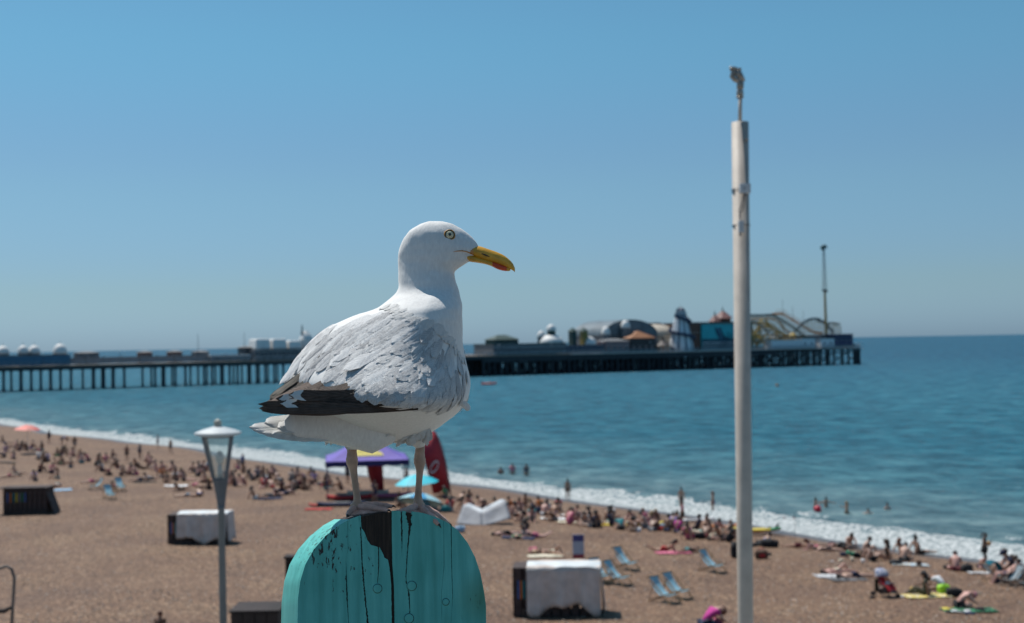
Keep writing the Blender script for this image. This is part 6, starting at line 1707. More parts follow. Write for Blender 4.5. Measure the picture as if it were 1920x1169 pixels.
# covered deckchair stores
MCOVER = mat('tarpaulin', (0.60, 0.52, 0.47), .55, .07, 2.5, .3, 10)
MCOVW = mat('tarpaulin_top', (0.62, 0.65, 0.66), .5, .05, 3)
MSTORE = mat('store_timber', (0.055, 0.036, 0.032), .8, .25, 4)
def chair_store(px0, px1, pyb, hgt, dep, yaw, label, covered=True, rnds=1):
    g0, g1 = gp(px0, pyb), gp(px1, pyb); c = (g0 + g1) / 2; w = (g1 - g0).length; rn = random.Random(rnds)
    e = thing('chair_store', label, 'storage box', c, R(yaw))
    e['group'] = 'deckchair stores on the beach' if covered else e.get('group', 'deckchair stores on the beach')
    # slatted timber crate
    nS = 9
    sl1 = MB(); sl1.box((0, 0, 0), (w / nS * .8, .04, hgt * .96)); me = sl1.mesh('slat', MSTORE)
    for k in range(nS):
        for y in (-dep / 2, dep / 2):
            o = linkm('slat', me, e); o.location = (-w / 2 + w * (k + .5) / nS, y, hgt / 2)
    sl2 = MB(); sl2.box((0, 0, 0), (.04, dep / 5 * .8, hgt * .96)); me = sl2.mesh('side_slat', MSTORE)
    for k in range(5):
        for x in (-w / 2, w / 2):
            o = linkm('side_slat', me, e); o.location = (x, -dep / 2 + dep * (k + .5) / 5, hgt / 2)
    mb = MB(); mb.box((0, 0, hgt * .97), (w, dep, .05)); mb.build('top_board', MSTORE, e); mb = MB(); mb.box((0, 0, .03), (w, dep, .06)); mb.build('base_board', MSTORE, e)
    cols = ['blue', 'orange', 'teal', 'yellow', 'grey', 'green']
    for k in range(7):
        mb = MB(); x = -w / 2 + (.22 + k * .11 * (1 if covered else 1.2)) * (1 if covered else 1.5); mb.box((x, -dep / 2 - .05, hgt * (.55 if covered else .66)), (.07, .06, hgt * .36)); mb.build('folded_chair', cloth(cols[k % 6]), e)
        if covered and k > 1: break
    if covered:
        x0 = -w / 2 + w * .16
        mb = MB(); ph = rn.uniform(0, 6)
        nu, nv = 60, 26
        prof_len = dep + 2 * hgt
        def cf(u, v):
            x = x0 + (w / 2 + .06 - x0) * u
            d = (v - .5) * prof_len           # distance along the cover, front negative
            if abs(d) < dep / 2: y = d; z = hgt + .04 - .05 * (1 - (2 * d / dep) ** 2) + .05 * noise.noise(Vector((x * 2, d * 2, ph)))
            else:
                s_ = math.copysign(1, d); down = abs(d) - dep / 2
                hem = .86 + .10 * math.sin(u * 7 + ph) + .05 * math.sin(u * 15)
                y = s_ * (dep / 2 + .04 + .15 * (down / hgt) * (1 + .7 * math.sin(u * 17 + ph + s_) + .3 * math.sin(u * 41 + ph)) + .03 * noise.noise(Vector((x * 4, down * 4, ph))))
                z = hgt + .04 - down * hem
            if u > .97: z -= 0
            return (x, y, max(.03, z))
        mb.grid(cf, nu, nv); 
        # the right end falls as well
        def ef(u, v):
            y = (u - .5) * (dep + .1); z = hgt + .03 - v * hgt * (.90 + .06 * math.sin(u * 9)); return (w / 2 + .07 + .12 * v * (1 + .5 * math.sin(u * 12 + ph)), y, max(.03, z))
        mb.grid(ef, 20, 14)
        o = mb.build('tarpaulin', MCOVER, e, True); sdm = o.modifiers.new('t', 'SOLIDIFY'); sdm.thickness = .012
        mb = MB(); 
        def pf(u, v):
            x = x0 + (w / 2 + .1 - x0) * u; return (x, -dep / 2 - .065 - .02 * math.sin(u * 9) + (v) * .55 * dep, hgt + .10 - (.15 * (1 - v) ** 2) * (1 + .4 * math.sin(u * 6 + ph)) + .02 * math.sin(u * 17))
        mb.slab(pf, 40, 6, .02); mb.build('top_flap', MCOVW, e, True)
    else:
        mb = MB(); mb.box((0, 0, hgt + .05), (w * 1.06, dep * 1.1, .07), ry=.0); mb.build('lid', MSTORE, e)
        mb = MB(); mb.box((-w * .62, 0, hgt + .03), (w * .3, dep, .05), ry=-.12); mb.build('side_flap', MSTORE, e)
        mb = MB(); mb.box((w * .58, -.1, hgt * .42), (.05, dep, hgt * 1.0), ry=-.35); mb.build('open_door', MSTORE, e)
chair_store(966, 1124, 1150, 2.05, 1.5, -4, 'large deckchair store under a grey tarpaulin with white top, right of the turquoise post', True, 1)
chair_store(322, 430, 1018, 1.75, 1.5, -2, 'smaller tarpaulin covered deckchair store behind the lantern street lamp', True, 5)
chair_store(16, 92, 962, 1.75, 1.4, 2, 'open black deckchair store with folded chairs at the left photo edge', False, 7)

# notice board
g = gp(1085, 1060); e = thing('notice_board', 'small standing notice board, blue above and red below, behind the large deckchair store', 'sign', g)
mb = MB(); mb.box((0, 0, .95), (.58, .06, 1.2)); mb.build('panel', mat('board_paper', (.42, .46, .55), .6, .06, 5), e)
mb = MB(); mb.box((0, -.035, 1.38), (.56, .02, .34)); mb.build('blue_band', mat('board_blue', (.055, .06, .22), .6, .1, 5), e)
mb = MB(); mb.box((0, -.035, .45), (.56, .02, .2)); mb.build('red_band', mat('board_red', (.30, .03, .05), .6, .1, 5), e)
mb = MB(); mb.box((-.27, 0, .2), (.05, .05, .4)); mb.box((.27, 0, .2), (.05, .05, .4)); mb.box((0, 0, .04), (.7, .4, .05)); mb.build('foot', MLAMPD, e)

# gazebo with banner sails
g = gp(688, 930); W_ = (150) * g.y / FPX
e = thing('gazebo', 'purple pop-up gazebo with a yellow crest behind the gull legs', 'gazebo', g, R(8))
MPUR = mat('gazebo_purple', (0.13, 0.09, 0.38), .7, .06, 2); MPURD = mat('gazebo_valance', (0.018, 0.018, 0.11), .7, .06, 2); MYELP = mat('crest_yellow', (.60, .50, .12), .7, .1, 3)
zpx = lambda px, py: 12.5 + (at(px, py, g.y).z - 12.5) - g.z
h1 = zpx(688, 858); h2 = zpx(688, 812); w2 = W_ / 2
mb = MB(); nn_ = 8; vs = []
for i in range(nn_ + 1):
    f = i / nn_; r_ = w2 * (1 - f); z = h1 + (h2 - h1) * (f ** 1.35)
    for (sx, sy) in ((-1, -1), (1, -1), (1, 1), (-1, 1)): vs.append((sx * max(r_, .06), sy * max(r_, .06), z))
mb.add(vs, [(i * 4 + k, i * 4 + (k + 1) % 4, (i + 1) * 4 + (k + 1) % 4, (i + 1) * 4 + k) for i in range(nn_) for k in range(4)]); can = mb.build('canopy', MPUR, e)
mb = MB()
for (a_, b_) in (((-1, -1), (1, -1)), ((1, -1), (1, 1)), ((1, 1), (-1, 1)), ((-1, 1), (-1, -1))):
    mb.grid(lambda u, v, a_=a_, b_=b_: ((a_[0] + (b_[0] - a_[0]) * u) * w2 * 1.01, (a_[1] + (b_[1] - a_[1]) * u) * w2 * 1.01, h1 + .02 - v * (.42 + .03 * math.sin(u * 40))), 20, 2)
mb.build('valance', MPURD, e)
mb = MB(); vs = []
for i in range(2, 5):
    f = i / nn_; r_ = w2 * (1 - f) * .55; z = h1 + (h2 - h1) * (f ** 1.35) + .03
    vs += [(-r_, -w2 * (1 - f) - .03, z), (0, -w2 * (1 - f) - .03, z + (.12 if i == 4 else 0)), (r_ * (.6 if i == 4 else 1), -w2 * (1 - f) - .03, z)]
mb.add(vs, [(0, 1, 4, 3), (1, 2, 5, 4), (3, 4, 7, 6), (4, 5, 8, 7)]); mb.build('crest', MYELP, can)
for (sx, sy) in ((-1, -1), (1, -1), (1, 1), (-1, 1)):
    mb = MB(); mb.box((sx * w2 * .97, sy * w2 * .97, h1 / 2), (.07, .07, h1)); mb.build('leg', MPURD, e)
MREDF = mat('sail_red', (0.40, 0.028, 0.04), .65, .1, 1.5, .3, 6)
def featherflag(px, pyb, pts, label, cat='flag', lg=None):
    """pts: outline in photograph pixels on the plane through the foot"""
    g = gp(px, pyb); e = thing('sail_flag', label, cat, g)
    loc = [at(x, y, g.y) - g for x, y in pts]
    n = len(loc); mid = sum(loc, Vector()) / n
    vs = []; 
    for l in loc: vs += [l + Vector((0, -.03, 0)), l + Vector((0, .03, 0))]
    vs += [mid + Vector((0, -.35, 0)), mid + Vector((0, -.28, 0))]
    fs = []
    for i in range(n):
        j = (i + 1) % n
        fs.append((2 * i, 2 * j, 2 * n)); fs.append((2 * i + 1, 2 * n + 1, 2 * j + 1)); fs.append((2 * i, 2 * i + 1, 2 * j + 1, 2 * j))
    mb = MB(); mb.add(vs, fs); cl = mb.build('cloth', MREDF, e, True)
    if lg:
        c = at(lg[0], lg[1], g.y) - g + Vector((0, -.40, 0)); mb = MB()
        mb.grid(lambda u, v: (c.x + .30 * math.cos(u * 6.283) * (.72 + .28 * v) + .18 * math.sin(u * 6.283), c.y, c.z + .50 * math.sin(u * 6.283) * (.72 + .28 * v)), 20, 1); o = mb.build('emblem', MPWHITE, cl); sdm = o.modifiers.new('t', 'SOLIDIFY'); sdm.thickness = .02
    return e, g
e, g = featherflag(822, 930, [(788, 826), (800, 808), (808, 806), (818, 812), (826, 832), (836, 870), (844, 924), (812, 926), (806, 900), (796, 866)], 'tall red sail banner with a white emblem, right of the purple gazebo', lg=(815, 875))
mb = MB(); mb.tube([(at(846, 930, g.y) - g), (at(838, 875, g.y) - g), (at(827, 830, g.y) - g), (at(815, 808, g.y) - g)], [.05, .04, .03, .02], 6); mb.build('pole', MLAMPD, e, True)
e, g = featherflag(700, 925, [(672, 822), (688, 816), (712, 822), (716, 845), (720, 920), (702, 922), (690, 890), (684, 850)], 'red sail banner standing inside the purple gazebo')
# windbreak tent, grey
g = gp(905, 985)
e = thing('grey_tent', 'low grey beach shelter folded into a shallow V, right of the blue parasols', 'tent', g)
MTG = mat('tent_grey', (0.20, 0.21, 0.235), .7, .08, 2, .2, 8); MTL = mat('tent_light', (0.42, 0.45, 0.48), .6, .06, 2)
def tp(x, y, d=0): return at(x, y, g.y + d) - g
def sheet(pts, mm, nm, par):
    mb = MB(); a_, b_, c_, d_ = [Vector(p) for p in pts]
    mb.slab(lambda u, v: tuple(a_.lerp(b_, u).lerp(d_.lerp(c_, u), v) + Vector((0, 0, -.12 * math.sin(math.pi * u) * math.sin(math.pi * v)))), 8, 6, .02); return mb.build(nm, mm, par, True)
sheet([tp(855, 982), tp(905, 986, -.3), tp(903, 962, .6), tp(868, 948, 1.6)], MTG, 'left_wall', e)
sheet([tp(905, 986, -.3), tp(958, 972), tp(948, 938, 1.4), tp(903, 962, .6)], MTG, 'right_wall', e)
sheet([tp(868, 948, 1.65), tp(903, 962, .65), tp(908, 956, 1.1), tp(880, 944, 2.2)], MTL, 'left_flap', e)
sheet([tp(903, 962, .65), tp(948, 938, 1.45), tp(940, 936, 2.4), tp(908, 952, 1.2)], MTL, 'right_flap', e)
# parasols
def parasol(px, pyb, pyt, wpx, c1, c2, label, tilt=0, tiltx=0):
    g = gp(px, pyb); q_ = g.y / FPX; H = at(px, pyt, g.y).z - g.z; w = wpx * q_ / 2
    e = thing('parasol', label, 'parasol', g, 0.3, 'parasols on the beach')
    mb = MB(); mb.tube([(0, 0, 0), (0, 0, H)], .022, 8); mb.build('pole', MPWHITE, e, True)
    n = 8; M = Matrix.Translation((0, 0, H)) @ Matrix.Rotation(R(tilt), 4, 'Y') @ Matrix.Rotation(R(tiltx), 4, 'X')
    m1 = mat('parasol_' + label.split()[0] + '_a', c1, .6, .05, 2); m2 = mat('parasol_' + label.split()[0] + '_b', c2, .6, .05, 2)
    mb = MB()
    for k in range(n):
        a0, a1 = 2 * math.pi * k / n, 2 * math.pi * (k + 1) / n
        mb2 = MB(); vs = []
        for i in range(5):
            f = i / 4
            for t in range(4):
                an = a0 + (a1 - a0) * t / 3; rr_ = w * f * (1 - .05 * math.sin(math.pi * t / 3) * f)
                vs.append(M @ Vector((rr_ * math.cos(an), rr_ * math.sin(an), -.38 * w * f ** 1.7)))
        mb2.add(vs, [(i * 4 + t, (i + 1) * 4 + t, (i + 1) * 4 + t + 1, i * 4 + t + 1) for i in range(4) for t in range(3)]); mb2.build('canopy_panel', m1 if k % 2 else m2, e, True)
        mb.tube([M @ Vector((0, 0, -.02)), M @ Vector((w * math.cos(a0), w * math.sin(a0), -.40 * w))], .012, 4)
    mb.build('rib', MLAMPD, e)
    mb = MB(); mb.tube([M @ Vector((0, 0, 0)), M @ Vector((0, 0, .12))], [.03, .005], 6); mb.build('tip', MPWHITE, e)
parasol(781, 955, 890, 84, (0.0, 0.42, 0.52), (0.05, 0.52, 0.62), 'turquoise parasol behind the right leg of the gull, upper one of two', -4, 0)
parasol(792, 985, 925, 90, (0.02, 0.22, 0.42), (0.30, 0.52, 0.58), 'blue and pale green parasol below the turquoise one, behind the right gull foot', 12, -14)
parasol(52, 850, 797, 48, (0.62, 0.09, 0.06), (0.66, 0.22, 0.18), 'red parasol near the surf at the left photo edge', 3, 0)
# boards and kayaks
def board(px, py, l, w, yaw, col, label, cat='paddleboard', tail=None, th=.12, fin=False, lift=.12, tilt=0):
    g = gp(px, py, lift); e = thing('paddleboard' if cat == 'paddleboard' else cat, label, cat, g, R(yaw)); e.rotation_euler[1] = R(tilt)
    mb = MB(); n = 26; m_ = 10; vs = []
    for i in range(n + 1):
        t = i / n; x = (t - .5) * l; ww = w / 2 * max(.02, (math.sin(math.pi * min(1, max(0, .04 + .92 * t))) ** .45))
        rk = .10 * (abs(2 * t - 1) ** 4)
        for k in range(m_):
            an = 2 * math.pi * k / m_; vs.append((x, math.cos(an) * ww, math.sin(an) * th / 2 + rk))
    mb.add(vs, [(i * m_ + k, (i + 1) * m_ + k, (i + 1) * m_ + (k + 1) % m_, i * m_ + (k + 1) % m_) for i in range(n) for k in range(m_)])
    mb.f.append(tuple(range(m_))); mb.f.append(tuple(reversed([n * m_ + k for k in range(m_)]))); mb.m += [0, 0]
    if tail:
        for fi, f in enumerate(mb.f):
            if max(f) > (n * .80) * m_: mb.m[fi] = 1
    mb.build('hull', [cloth(col) if col in CL else col, cloth(tail) if tail else MIRON], e, True)
    if fin:
        for (x, y, h) in ((l * .40, 0, .30), (l * .26, .14, .10), (l * .20, -.12, .08)):
            mb = MB(); mb.add([(x - .12, y - .015, th / 2), (x + .10, y - .015, th / 2), (x + .2, y, th / 2 + h), (x + .12, y, th / 2 + h), (x - .12, y + .015, th / 2), (x + .10, y + .015, th / 2)], [(0, 1, 2, 3), (5, 4, 3, 2), (1, 5, 2), (0, 3, 4)]); mb.build('fin', cloth('black'), e)
    else:
        mb = MB(); mb.box((0, 0, th / 2 + .01), (l * .35, w * .55, .015)); mb.build('deck_pad', cloth('grey'), e)
    return e
board(1420, 1003, 2.9, .75, -2, 'yellow', 'yellow upturned paddleboard with black fins beside the mast at the surf', tail='green', fin=True, th=.16, lift=.32)
board(1425, 999, 2.6, .7, 4, 'orange', 'orange board lying behind the yellow paddleboard with fins', th=.12, lift=.12)
board(655, 938, 3.4, .8, 8, 'red', 'red kayak lying in front of the purple gazebo', cat='kayak', th=.35, lift=.2)
board(690, 930, 3.2, .8, 6, 'cream', 'cream kayak lying between the red and the pink kayak', cat='kayak', th=.35, lift=.2)
board(735, 934, 3.0, .7, 14, 'pink', 'pink kayak behind the left gull foot', cat='kayak', th=.32, lift=.2)
board(640, 950, 3.4, .8, 2, 'navy', 'dark navy kayak in front of the red kayak', cat='kayak', th=.3, lift=.15)
board(603, 950, 1.8, .6, 0, 'red', 'short red board left of the dark navy kayak', th=.14, lift=.1)
for (px, py, c_, l, lb) in ((1160, 983, 'cream', 2.4, 'cream board in the row at the surf, leftmost'), (1212, 986, 'yellow', 2.2, 'small yellow board lying behind the seated crowd'), (1238, 988, 'light blue', 2.4, 'pale blue board right of the small yellow one'), (1300, 978, 'white', 2.8, 'white board by the surf between the crowd and the mast'),
                         (1352, 990, 'orange', 2.4, 'orange board half hidden by the mast, by the surf'), (1376, 996, 'yellow', 2.2, 'yellow board touching the mast from the left'), (1330, 1000, 'cream', 2.2, 'cream board lying in front of the white one')):
    board(px, py, l, .6, 2 + (px % 7), c_, lb, th=.12, lift=.12)
# flag stick and marker buoys
g = gp(1491, 1006); e = thing('flag_stick', 'thin dark stick with a small red pennant at the surf edge', 'flag stick', g)
mb = MB(); mb.tube([(0, 0, -.1), (0, 0, 1.45)], .016, 6); mb.build('stick', MLAMPD, e)
mb = MB(); mb.prism([(0, 0, 1.28), (0, 0, 1.12), (-.12, 0, 1.12)], (0, .01, 0)); mb.build('pennant', cloth('red'), e)
def atsea(px, py): g = ground(px, py, True); return Vector((g.x, g.y, 0.02))
g = atsea(1470, 977); e = thing('marker_flag', 'tiny red marker flag standing in the surf', 'marker', g)
mb = MB(); mb.tube([(0, 0, -.3), (0, 0, .28)], .012, 5); mb.build('stick', MLAMPD, e); mb = MB(); mb.prism([(0, 0, .28), (.10, 0, .18), (-.06, 0, -.02), (0, 0, .05)], (0, .02, 0)); mb.build('pennant', cloth('red'), e)
g = atsea(1457, 725); e = thing('buoy', 'small round orange buoy floating alone right of the mast', 'buoy', g)
mb = MB(); mb.ball((0, 0, .25), .45, 14, 9); mb.build('float', mat('buoy_paint', (.25, .12, .05), .5, .15, 2), e, True); mb = MB(); mb.tube([(0, 0, .65), (0, 0, .95)], .06, 6); mb.build('eye', MLAMPD, e)
g = atsea(916, 722); e = thing('dinghy', 'red inflatable dinghy on the water right of the gull breast', 'dinghy', g, R(-8))
mb = MB(); mb.tube([(-2.0, .55, .35), (.8, .6, .35), (1.9, .3, .45), (2.2, 0, .5), (1.9, -.3, .45), (.8, -.6, .35), (-2.0, -.55, .35)], .30, 10); mb.build('tube', mat('dinghy_red', (.42, .06, .05), .5, .1, 1), e, True)
mb = MB(); mb.box((-.2, 0, .2), (3.2, 1.0, .1)); mb.box((-1.9, 0, .5), (.1, 1.0, .6)); mb.build('floor', MLAMPD, e)
mb = MB(); mb.tube([(-2.1, 0, .3), (-2.15, 0, .95)], [.15, .2], 8); mb.build('outboard_motor', cloth('black'), e, True)
e = person(918, 722, 'knees', 0, 'person in dark clothes sitting in the red inflatable dinghy', 'tanned', ('short', 'brown'), (('shirt', 'navy'), ('trunks', 'black')), sea=True, sink=-.3)

# ------------------------------------------------------------------ right foreground, sharp
P_ = person
# pushchair
g = gp(1660, 1119); e = thing('pushchair', 'red pushchair with a patterned blue hood standing on the shingle', 'pushchair', g, R(-62)); e.scale = (1.2, 1.2, 1.12)
MFR = mat('pushchair_frame', (.10, .10, .11), .35, .1, 9, metal=.6); MSEAT = mat('seat_red', (.50, .018, .025), .75, .08, 10, .2, 30); MPAT = mat('hood_pattern', (.05, .08, .22), .8, .1, 26, col2=(.55, .56, .58), c2pos=.5)
for y in (-.22, .22):
    mb = MB(); mb.tube([(.42, y, .08), (.10, y, .48), (-.30, y, .98), (-.40, y, 1.03)], .014, 8); mb.build('side_rail', MFR, e, True)
    mb = MB(); mb.tube([(-.40, y, .08), (-.08, y, .42), (.20, y, .50)], .014, 8); mb.build('rear_rail', MFR, e, True)
    mb = MB(); mb.tube([(-.40, y, 1.03), (-.48, y * .9, 1.05), (-.52, y * .8, 1.03)], .02, 8); mb.build('handle', cloth('black'), e, True)
mb = MB()
for p in ((.42, .08), (-.40, .08), (.12, .46)): mb.tube([(p[0], -.22, p[1]), (p[0], .22, p[1])], .011, 6)
mb.build('axle', MFR, e)
for (x, r_) in ((.42, .075), (-.40, .085)):
    for y in (-.26, -.18, .18, .26):
        mb = MB(); mb.tube([(x, y - .015, .085), (x, y + .015, .085)], r_, 16); w_ = mb.build('wheel', cloth('black'), e); mb = MB(); mb.tube([(x, y - .018, .085), (x, y + .018, .085)], r_ * .5, 10); mb.build('hub', MFR, w_)
def sh(u, v):   # seat shell from the footrest over the seat to the back
    pr = [(.40, .28), (.30, .44), (.22, .50), (-.02, .46), (-.10, .52), (-.22, .78), (-.28, .95)]
    t = v * 6; i = min(5, int(t)); f = t - i
    x = pr[i][0] + (pr[i + 1][0] - pr[i][0]) * f; z = pr[i][1] + (pr[i + 1][1] - pr[i][1]) * f
    return (x, (u - .5) * .38, z - .03 * math.sin(math.pi * u))
mb = MB(); mb.slab(sh, 8, 24, .03); mb.build('seat', MSEAT, e, True)
mb = MB()
for y in (-.2, .2): mb.prism([(.22, y, .50), (-.02, y, .46), (-.22, y, .80), (-.02, y, .66)], (0, .012, 0))
mb.build('side_wing', MSEAT, e)
mb = MB()
def hf(u, v):
    an = math.pi * u; tl = R(-35 + 118 * v); r_ = .25
    x0_ = -.20; y = r_ * math.cos(an); rr_ = .29 * math.sin(an)
    return (x0_ + rr_ * math.sin(tl) * 1.15, y, .80 + rr_ * math.cos(tl) * 1.05)
mb.slab(hf, 16, 10, .008); mb.build('hood', MPAT, e, True)
mb = MB(); mb.box((.02, 0, .24), (.42, .34, .18), taper=1.2); mb.build('basket', mat('basket_mesh', (.06, .05, .05), .8, .2, 30), e, bevel=.02)
mb = MB(); mb.ball((.03, 0, .31), (.17, .13, .07), 10, 7); mb.build('basket_load', mat('terracotta_cloth', (.32, .08, .03), .8, .2, 8), e, True)
mb = MB(); mb.box((.44, 0, .26), (.16, .30, .02), ry=.5); mb.build('footrest', cloth('black'), e, bevel=.005)
mb = MB(); mb.tube([(.30, -.16, .56), (.32, 0, .60), (.30, .16, .56)], .022, 8); mb.build('bumper_bar', cloth('grey'), e, True)
gw = g + Vector((math.cos(R(-62)) * .1, math.sin(R(-62)) * .1, .60))
mb = MB(); mb.ball((0, 0, 0), (.10, .07, .06), 12, 8); mb.ball((.09, .02, .03), (.06, .05, .05), 10, 6); o = mb.build('rolled_cloth', cloth('white'), None, True); o.location = gw; o.rotation_euler[2] = R(20); tag(o, 'white rolled cloth lying on the red pushchair seat', 'cloth')
gl_ = g + Vector((-.38, -.02, .25)); mb = MB(); mb.slab(lambda u, v: ((u - .5) * .18, .05 * math.sin(u * 9), .30 + .55 * v - .3 + .02 * math.sin(u * 20)), 8, 10, .03); o = mb.build('hanging_jacket', cloth('olive'), None, True); o.location = gl_; tag(o, 'olive jacket hanging from the pushchair handle', 'jacket')
bag(1635, 1122, .22, 'black', 'small dark sandal bag beside the rear wheels of the pushchair', 20, .4, strap=False)
o = None
# sunbathing couple on towels
towel(1562, 1082, .9, 1.7, 4, 'white', 'white and grey towel under the sunbathing couple, left end', 'grey', 1)
towel(1590, 1088, .9, 1.8, 8, 'grey', 'dark patterned towel under the man sunbathing', 'black', 2)
P_(1571, 1077, 'backknee', 4, 'woman in a pale bikini lying on her back with one knee raised', 'pink', ('long', 'brown'), (('top', 'cream'), ('bikini', 'cream')), lift=.05, sc=.98)
P_(1602, 1085, 'back', 8, 'man in navy swim shorts lying on his back beside the woman with raised knee', 'fair', ('short', 'brown'), (('trunks', 'navy'),), lift=.05)
# dark bag and seated pair
towel(1737, 1119, 1.1, 2.0, 6, 'cream', 'pale yellow towel under the woman in the olive dress', 'yellow', 3)
P_(1737, 1118, 'side', 155, 'woman with long dark hair in an olive dress sitting on the pale yellow towel', 'brown', ('long', 'black'), (('dress', 'olive'), ('trousers', 'olive')), lift=.04, sc=1.1)
P_(1769, 1108, 'hunch', 130, 'man in a white shirt leaning forward behind the lime green bag', 'tanned', ('short', 'black'), (('shirt', 'white'), ('trunks', 'navy')), sc=1.12)
MLIME = mat('lime_fabric', (.30, .62, .02), .6, .1, 6)
e = bag(1769, 1114, .44, 'yellow', 'lime green bag between the seated pair', 10, 1.0, strap=False)
for c in e.children: setm(c, MLIME)
bag(1789, 1119, .55, 'black', 'large black bag right of the lime green bag', -10, .72)
g = gp(1711, 1110); mb = MB(); mb.ball((0, 0, .11), .115, 16, 12); o = mb.build('ball', mat('ball_yellow', (.62, .40, .02), .4, .05, 8), None, True); o.location = g; tag(o, 'small yellow beach ball beside the woman in the olive dress', 'ball')
bag(1690, 1120, .18, 'white', 'crumpled clear plastic bag at the left end of the pale yellow towel', 0, .3, strap=False)
P_(1787, 1113, 'knees', 40, 'x', 'tanned', None, (), sc=.001) if False else None
# pink haired man
towel(1817, 1146, .9, 2.2, 2, 'green', 'green towel with yellow patch under the man with pink hair', 'black', 4)
towel(1781, 1144, .45, .6, 2, 'yellow', 'bright yellow end of a towel left of the man with pink hair', None, 5)
towel(1802, 1148, .6, .8, -8, 'white', 'crumpled white towel in front of the man with pink hair', 'grey', 6)
P_(1798, 1141, 'hunch', 2, 'bare chested man with pink hair bent forward over a green towel', 'pink', ('short', 'pink'), (('trunks', 'black'),), lift=.06, sc=1.12)
bag(1838, 1146, .34, 'black', 'heap of dark clothes right of the man with pink hair', 0, .45, strap=False)
bag(1818, 1152, .38, 'navy', 'dark navy folded clothes in front of the man with pink hair', 0, .22, strap=False)
# man sitting with bags in the middle distance
P_(1793, 1071, 'cross', 75, 'bare chested man in maroon shorts sitting between two black bags, seen from behind', 'pink', ('short', 'brown'), (('trunks', 'maroon'),), sc=1.12)
bag(1776, 1067, .34, 'black', 'small black bag left of the man in maroon shorts', 0, .6)
bag(1813, 1073, .50, 'black', 'round black rucksack right of the man in maroon shorts', 20, .8)
# standing woman
P_(1847, 1062, 'phone', -12, 'standing woman with dark ponytail and black bag looking at her phone', 'tanned', ('tail', 'black'), (('shirt', 'black'), ('trousers', 'black')), sc=1.04)
g = gp(1847, 1062); e = thing('shoulder_bag', 'black shoulder bag on the hip of the standing woman', 'bag', g + Vector((-.10, -.18, .85)), R(10))
mb = MB(); mb.ball((0, 0, 0), (.19, .10, .16), 14, 9); mb.build('sack', cloth('black'), e, True); mb = MB(); mb.tube([(-.12, 0, .1), (0, .12, .38), (.10, .2, .52), (.16, .1, .1)], .014, 6); mb.build('strap', cloth('black'), e, True)
mb = MB(); mb.box((0, 0, 0), (.012, .075, .15)); o = mb.build('phone', cloth('black'), None, bevel=.004); o.location = g + Vector((.36, -.10, 1.36)); o.rotation_euler = (0, R(12), R(-12)); tag(o, 'dark mobile phone in the hands of the standing woman', 'phone')
mb = MB(); mb.ball((0, 0, 0), (.13, .10, .13), 12, 8); o = mb.build('toy_bucket', mat('bucket_orange', (.62, .28, .03), .5, .05, 6), None, True); o.location = g + Vector((.24, .06, 1.17)); tag(o, 'orange yellow swim ball tucked under the arm of the standing woman', 'ball')
P_(1838, 1066, 'cross', -60, 'child sitting low in front of the standing woman', 'pink', ('short', 'brown'), (('trunks', 'navy'),), sc=.85)
towel(1839, 1076, .6, 1.3, 4, 'white', 'crumpled white towel in front of the small child', 'grey', 8)
# deckchair sitters at the right edge
P_(1890, 1094, 'deck', 172, 'broad bare backed man sitting beside the striped deckchair', 'pink', ('short', 'brown'), (('trunks', 'navy'),), sc=1.05, lift=-.05)
P_(1900, 1084, 'knees', 180, 'person in a navy cap hidden behind the striped deckchair', 'fair', ('cap', 'navy'), (('shirt', 'navy'), ('trunks', 'grey')), sc=1.5)
P_(1857, 1082, 'leanup', 180, 'pair of bare raised knees beside the teal towel, person lying back', 'pink', ('short', 'brown'), (('trunks', 'grey'),), sc=1.15, dxy=(.9, .2))
P_(1919, 1088, 'knees', 160, 'person in a white shirt cut off by the right photo edge', 'fair', ('short', 'brown'), (('shirt', 'white'), ('trunks', 'navy')), sc=1.25)
bag(1874, 1092, .4, 'navy', 'dark bag on the stones under the striped deckchair', 0, .4, strap=False)
# row by the surf
P_(1724, 1040, 'lean', 20, 'bare backed man with a top knot sitting facing the sea', 'tanned', ('bun', 'black'), (('trunks', 'brown'),), sc=1.16)
P_(1592, 1028, 'cross', -85, 'woman with hair in a bun sitting and facing the camera near the surf', 'fair', ('bun', 'brown'), (('top', 'cream'), ('bikini', 'teal')), sc=1.12)
bag(1578, 1028, .42, 'black', 'black beach bag left of the woman with a bun', 0, .75)
P_(1606, 1046, 'elbows', 172, 'person lying propped on elbows under a bright green top', 'brown', ('short', 'black'), (('shirt', 'mint'), ('trunks', 'black')), sc=1.05)
bag(1582, 1044, .34, 'navy', 'navy blue bag left of the person in the bright green top', 0, .7, strap=False)
P_(1630, 1046, 'knees', -15, 'bare chested man sitting upright with head turned, left in the group of four', 'fair', ('short', 'brown'), (('trunks', 'black'),), sc=1.12, dxy=(0, 1.0))
P_(1636, 1052, 'leanup', 10, 'person leaning back in front of the upright man in the group', 'fair', ('short', 'black'), (('trunks', 'black'), ('top', 'black')), sc=1.02)
P_(1666, 1050, 'side', 160, 'woman with long brown hair and black top sitting in the group', 'tanned', ('long', 'brown'), (('shirt', 'black'), ('bikini', 'black')), sc=1.14)
P_(1692, 1041, 'lean', 35, 'woman with loose auburn hair sitting farthest back in the group', 'fair', ('long', 'auburn'), (('top', 'white'), ('bikini', 'white')), sc=1.05)
P_(1694, 1053, 'cross', 55, 'woman in a white swimsuit sitting with her back to the camera', 'fair', ('short', 'brown'), (('top', 'cream'), ('trunks', 'black')), sc=1.12)
towel(1706, 1060, .9, 1.9, -8, 'light blue', 'pale blue towel in front of the woman in the white swimsuit', 'cream', 9)
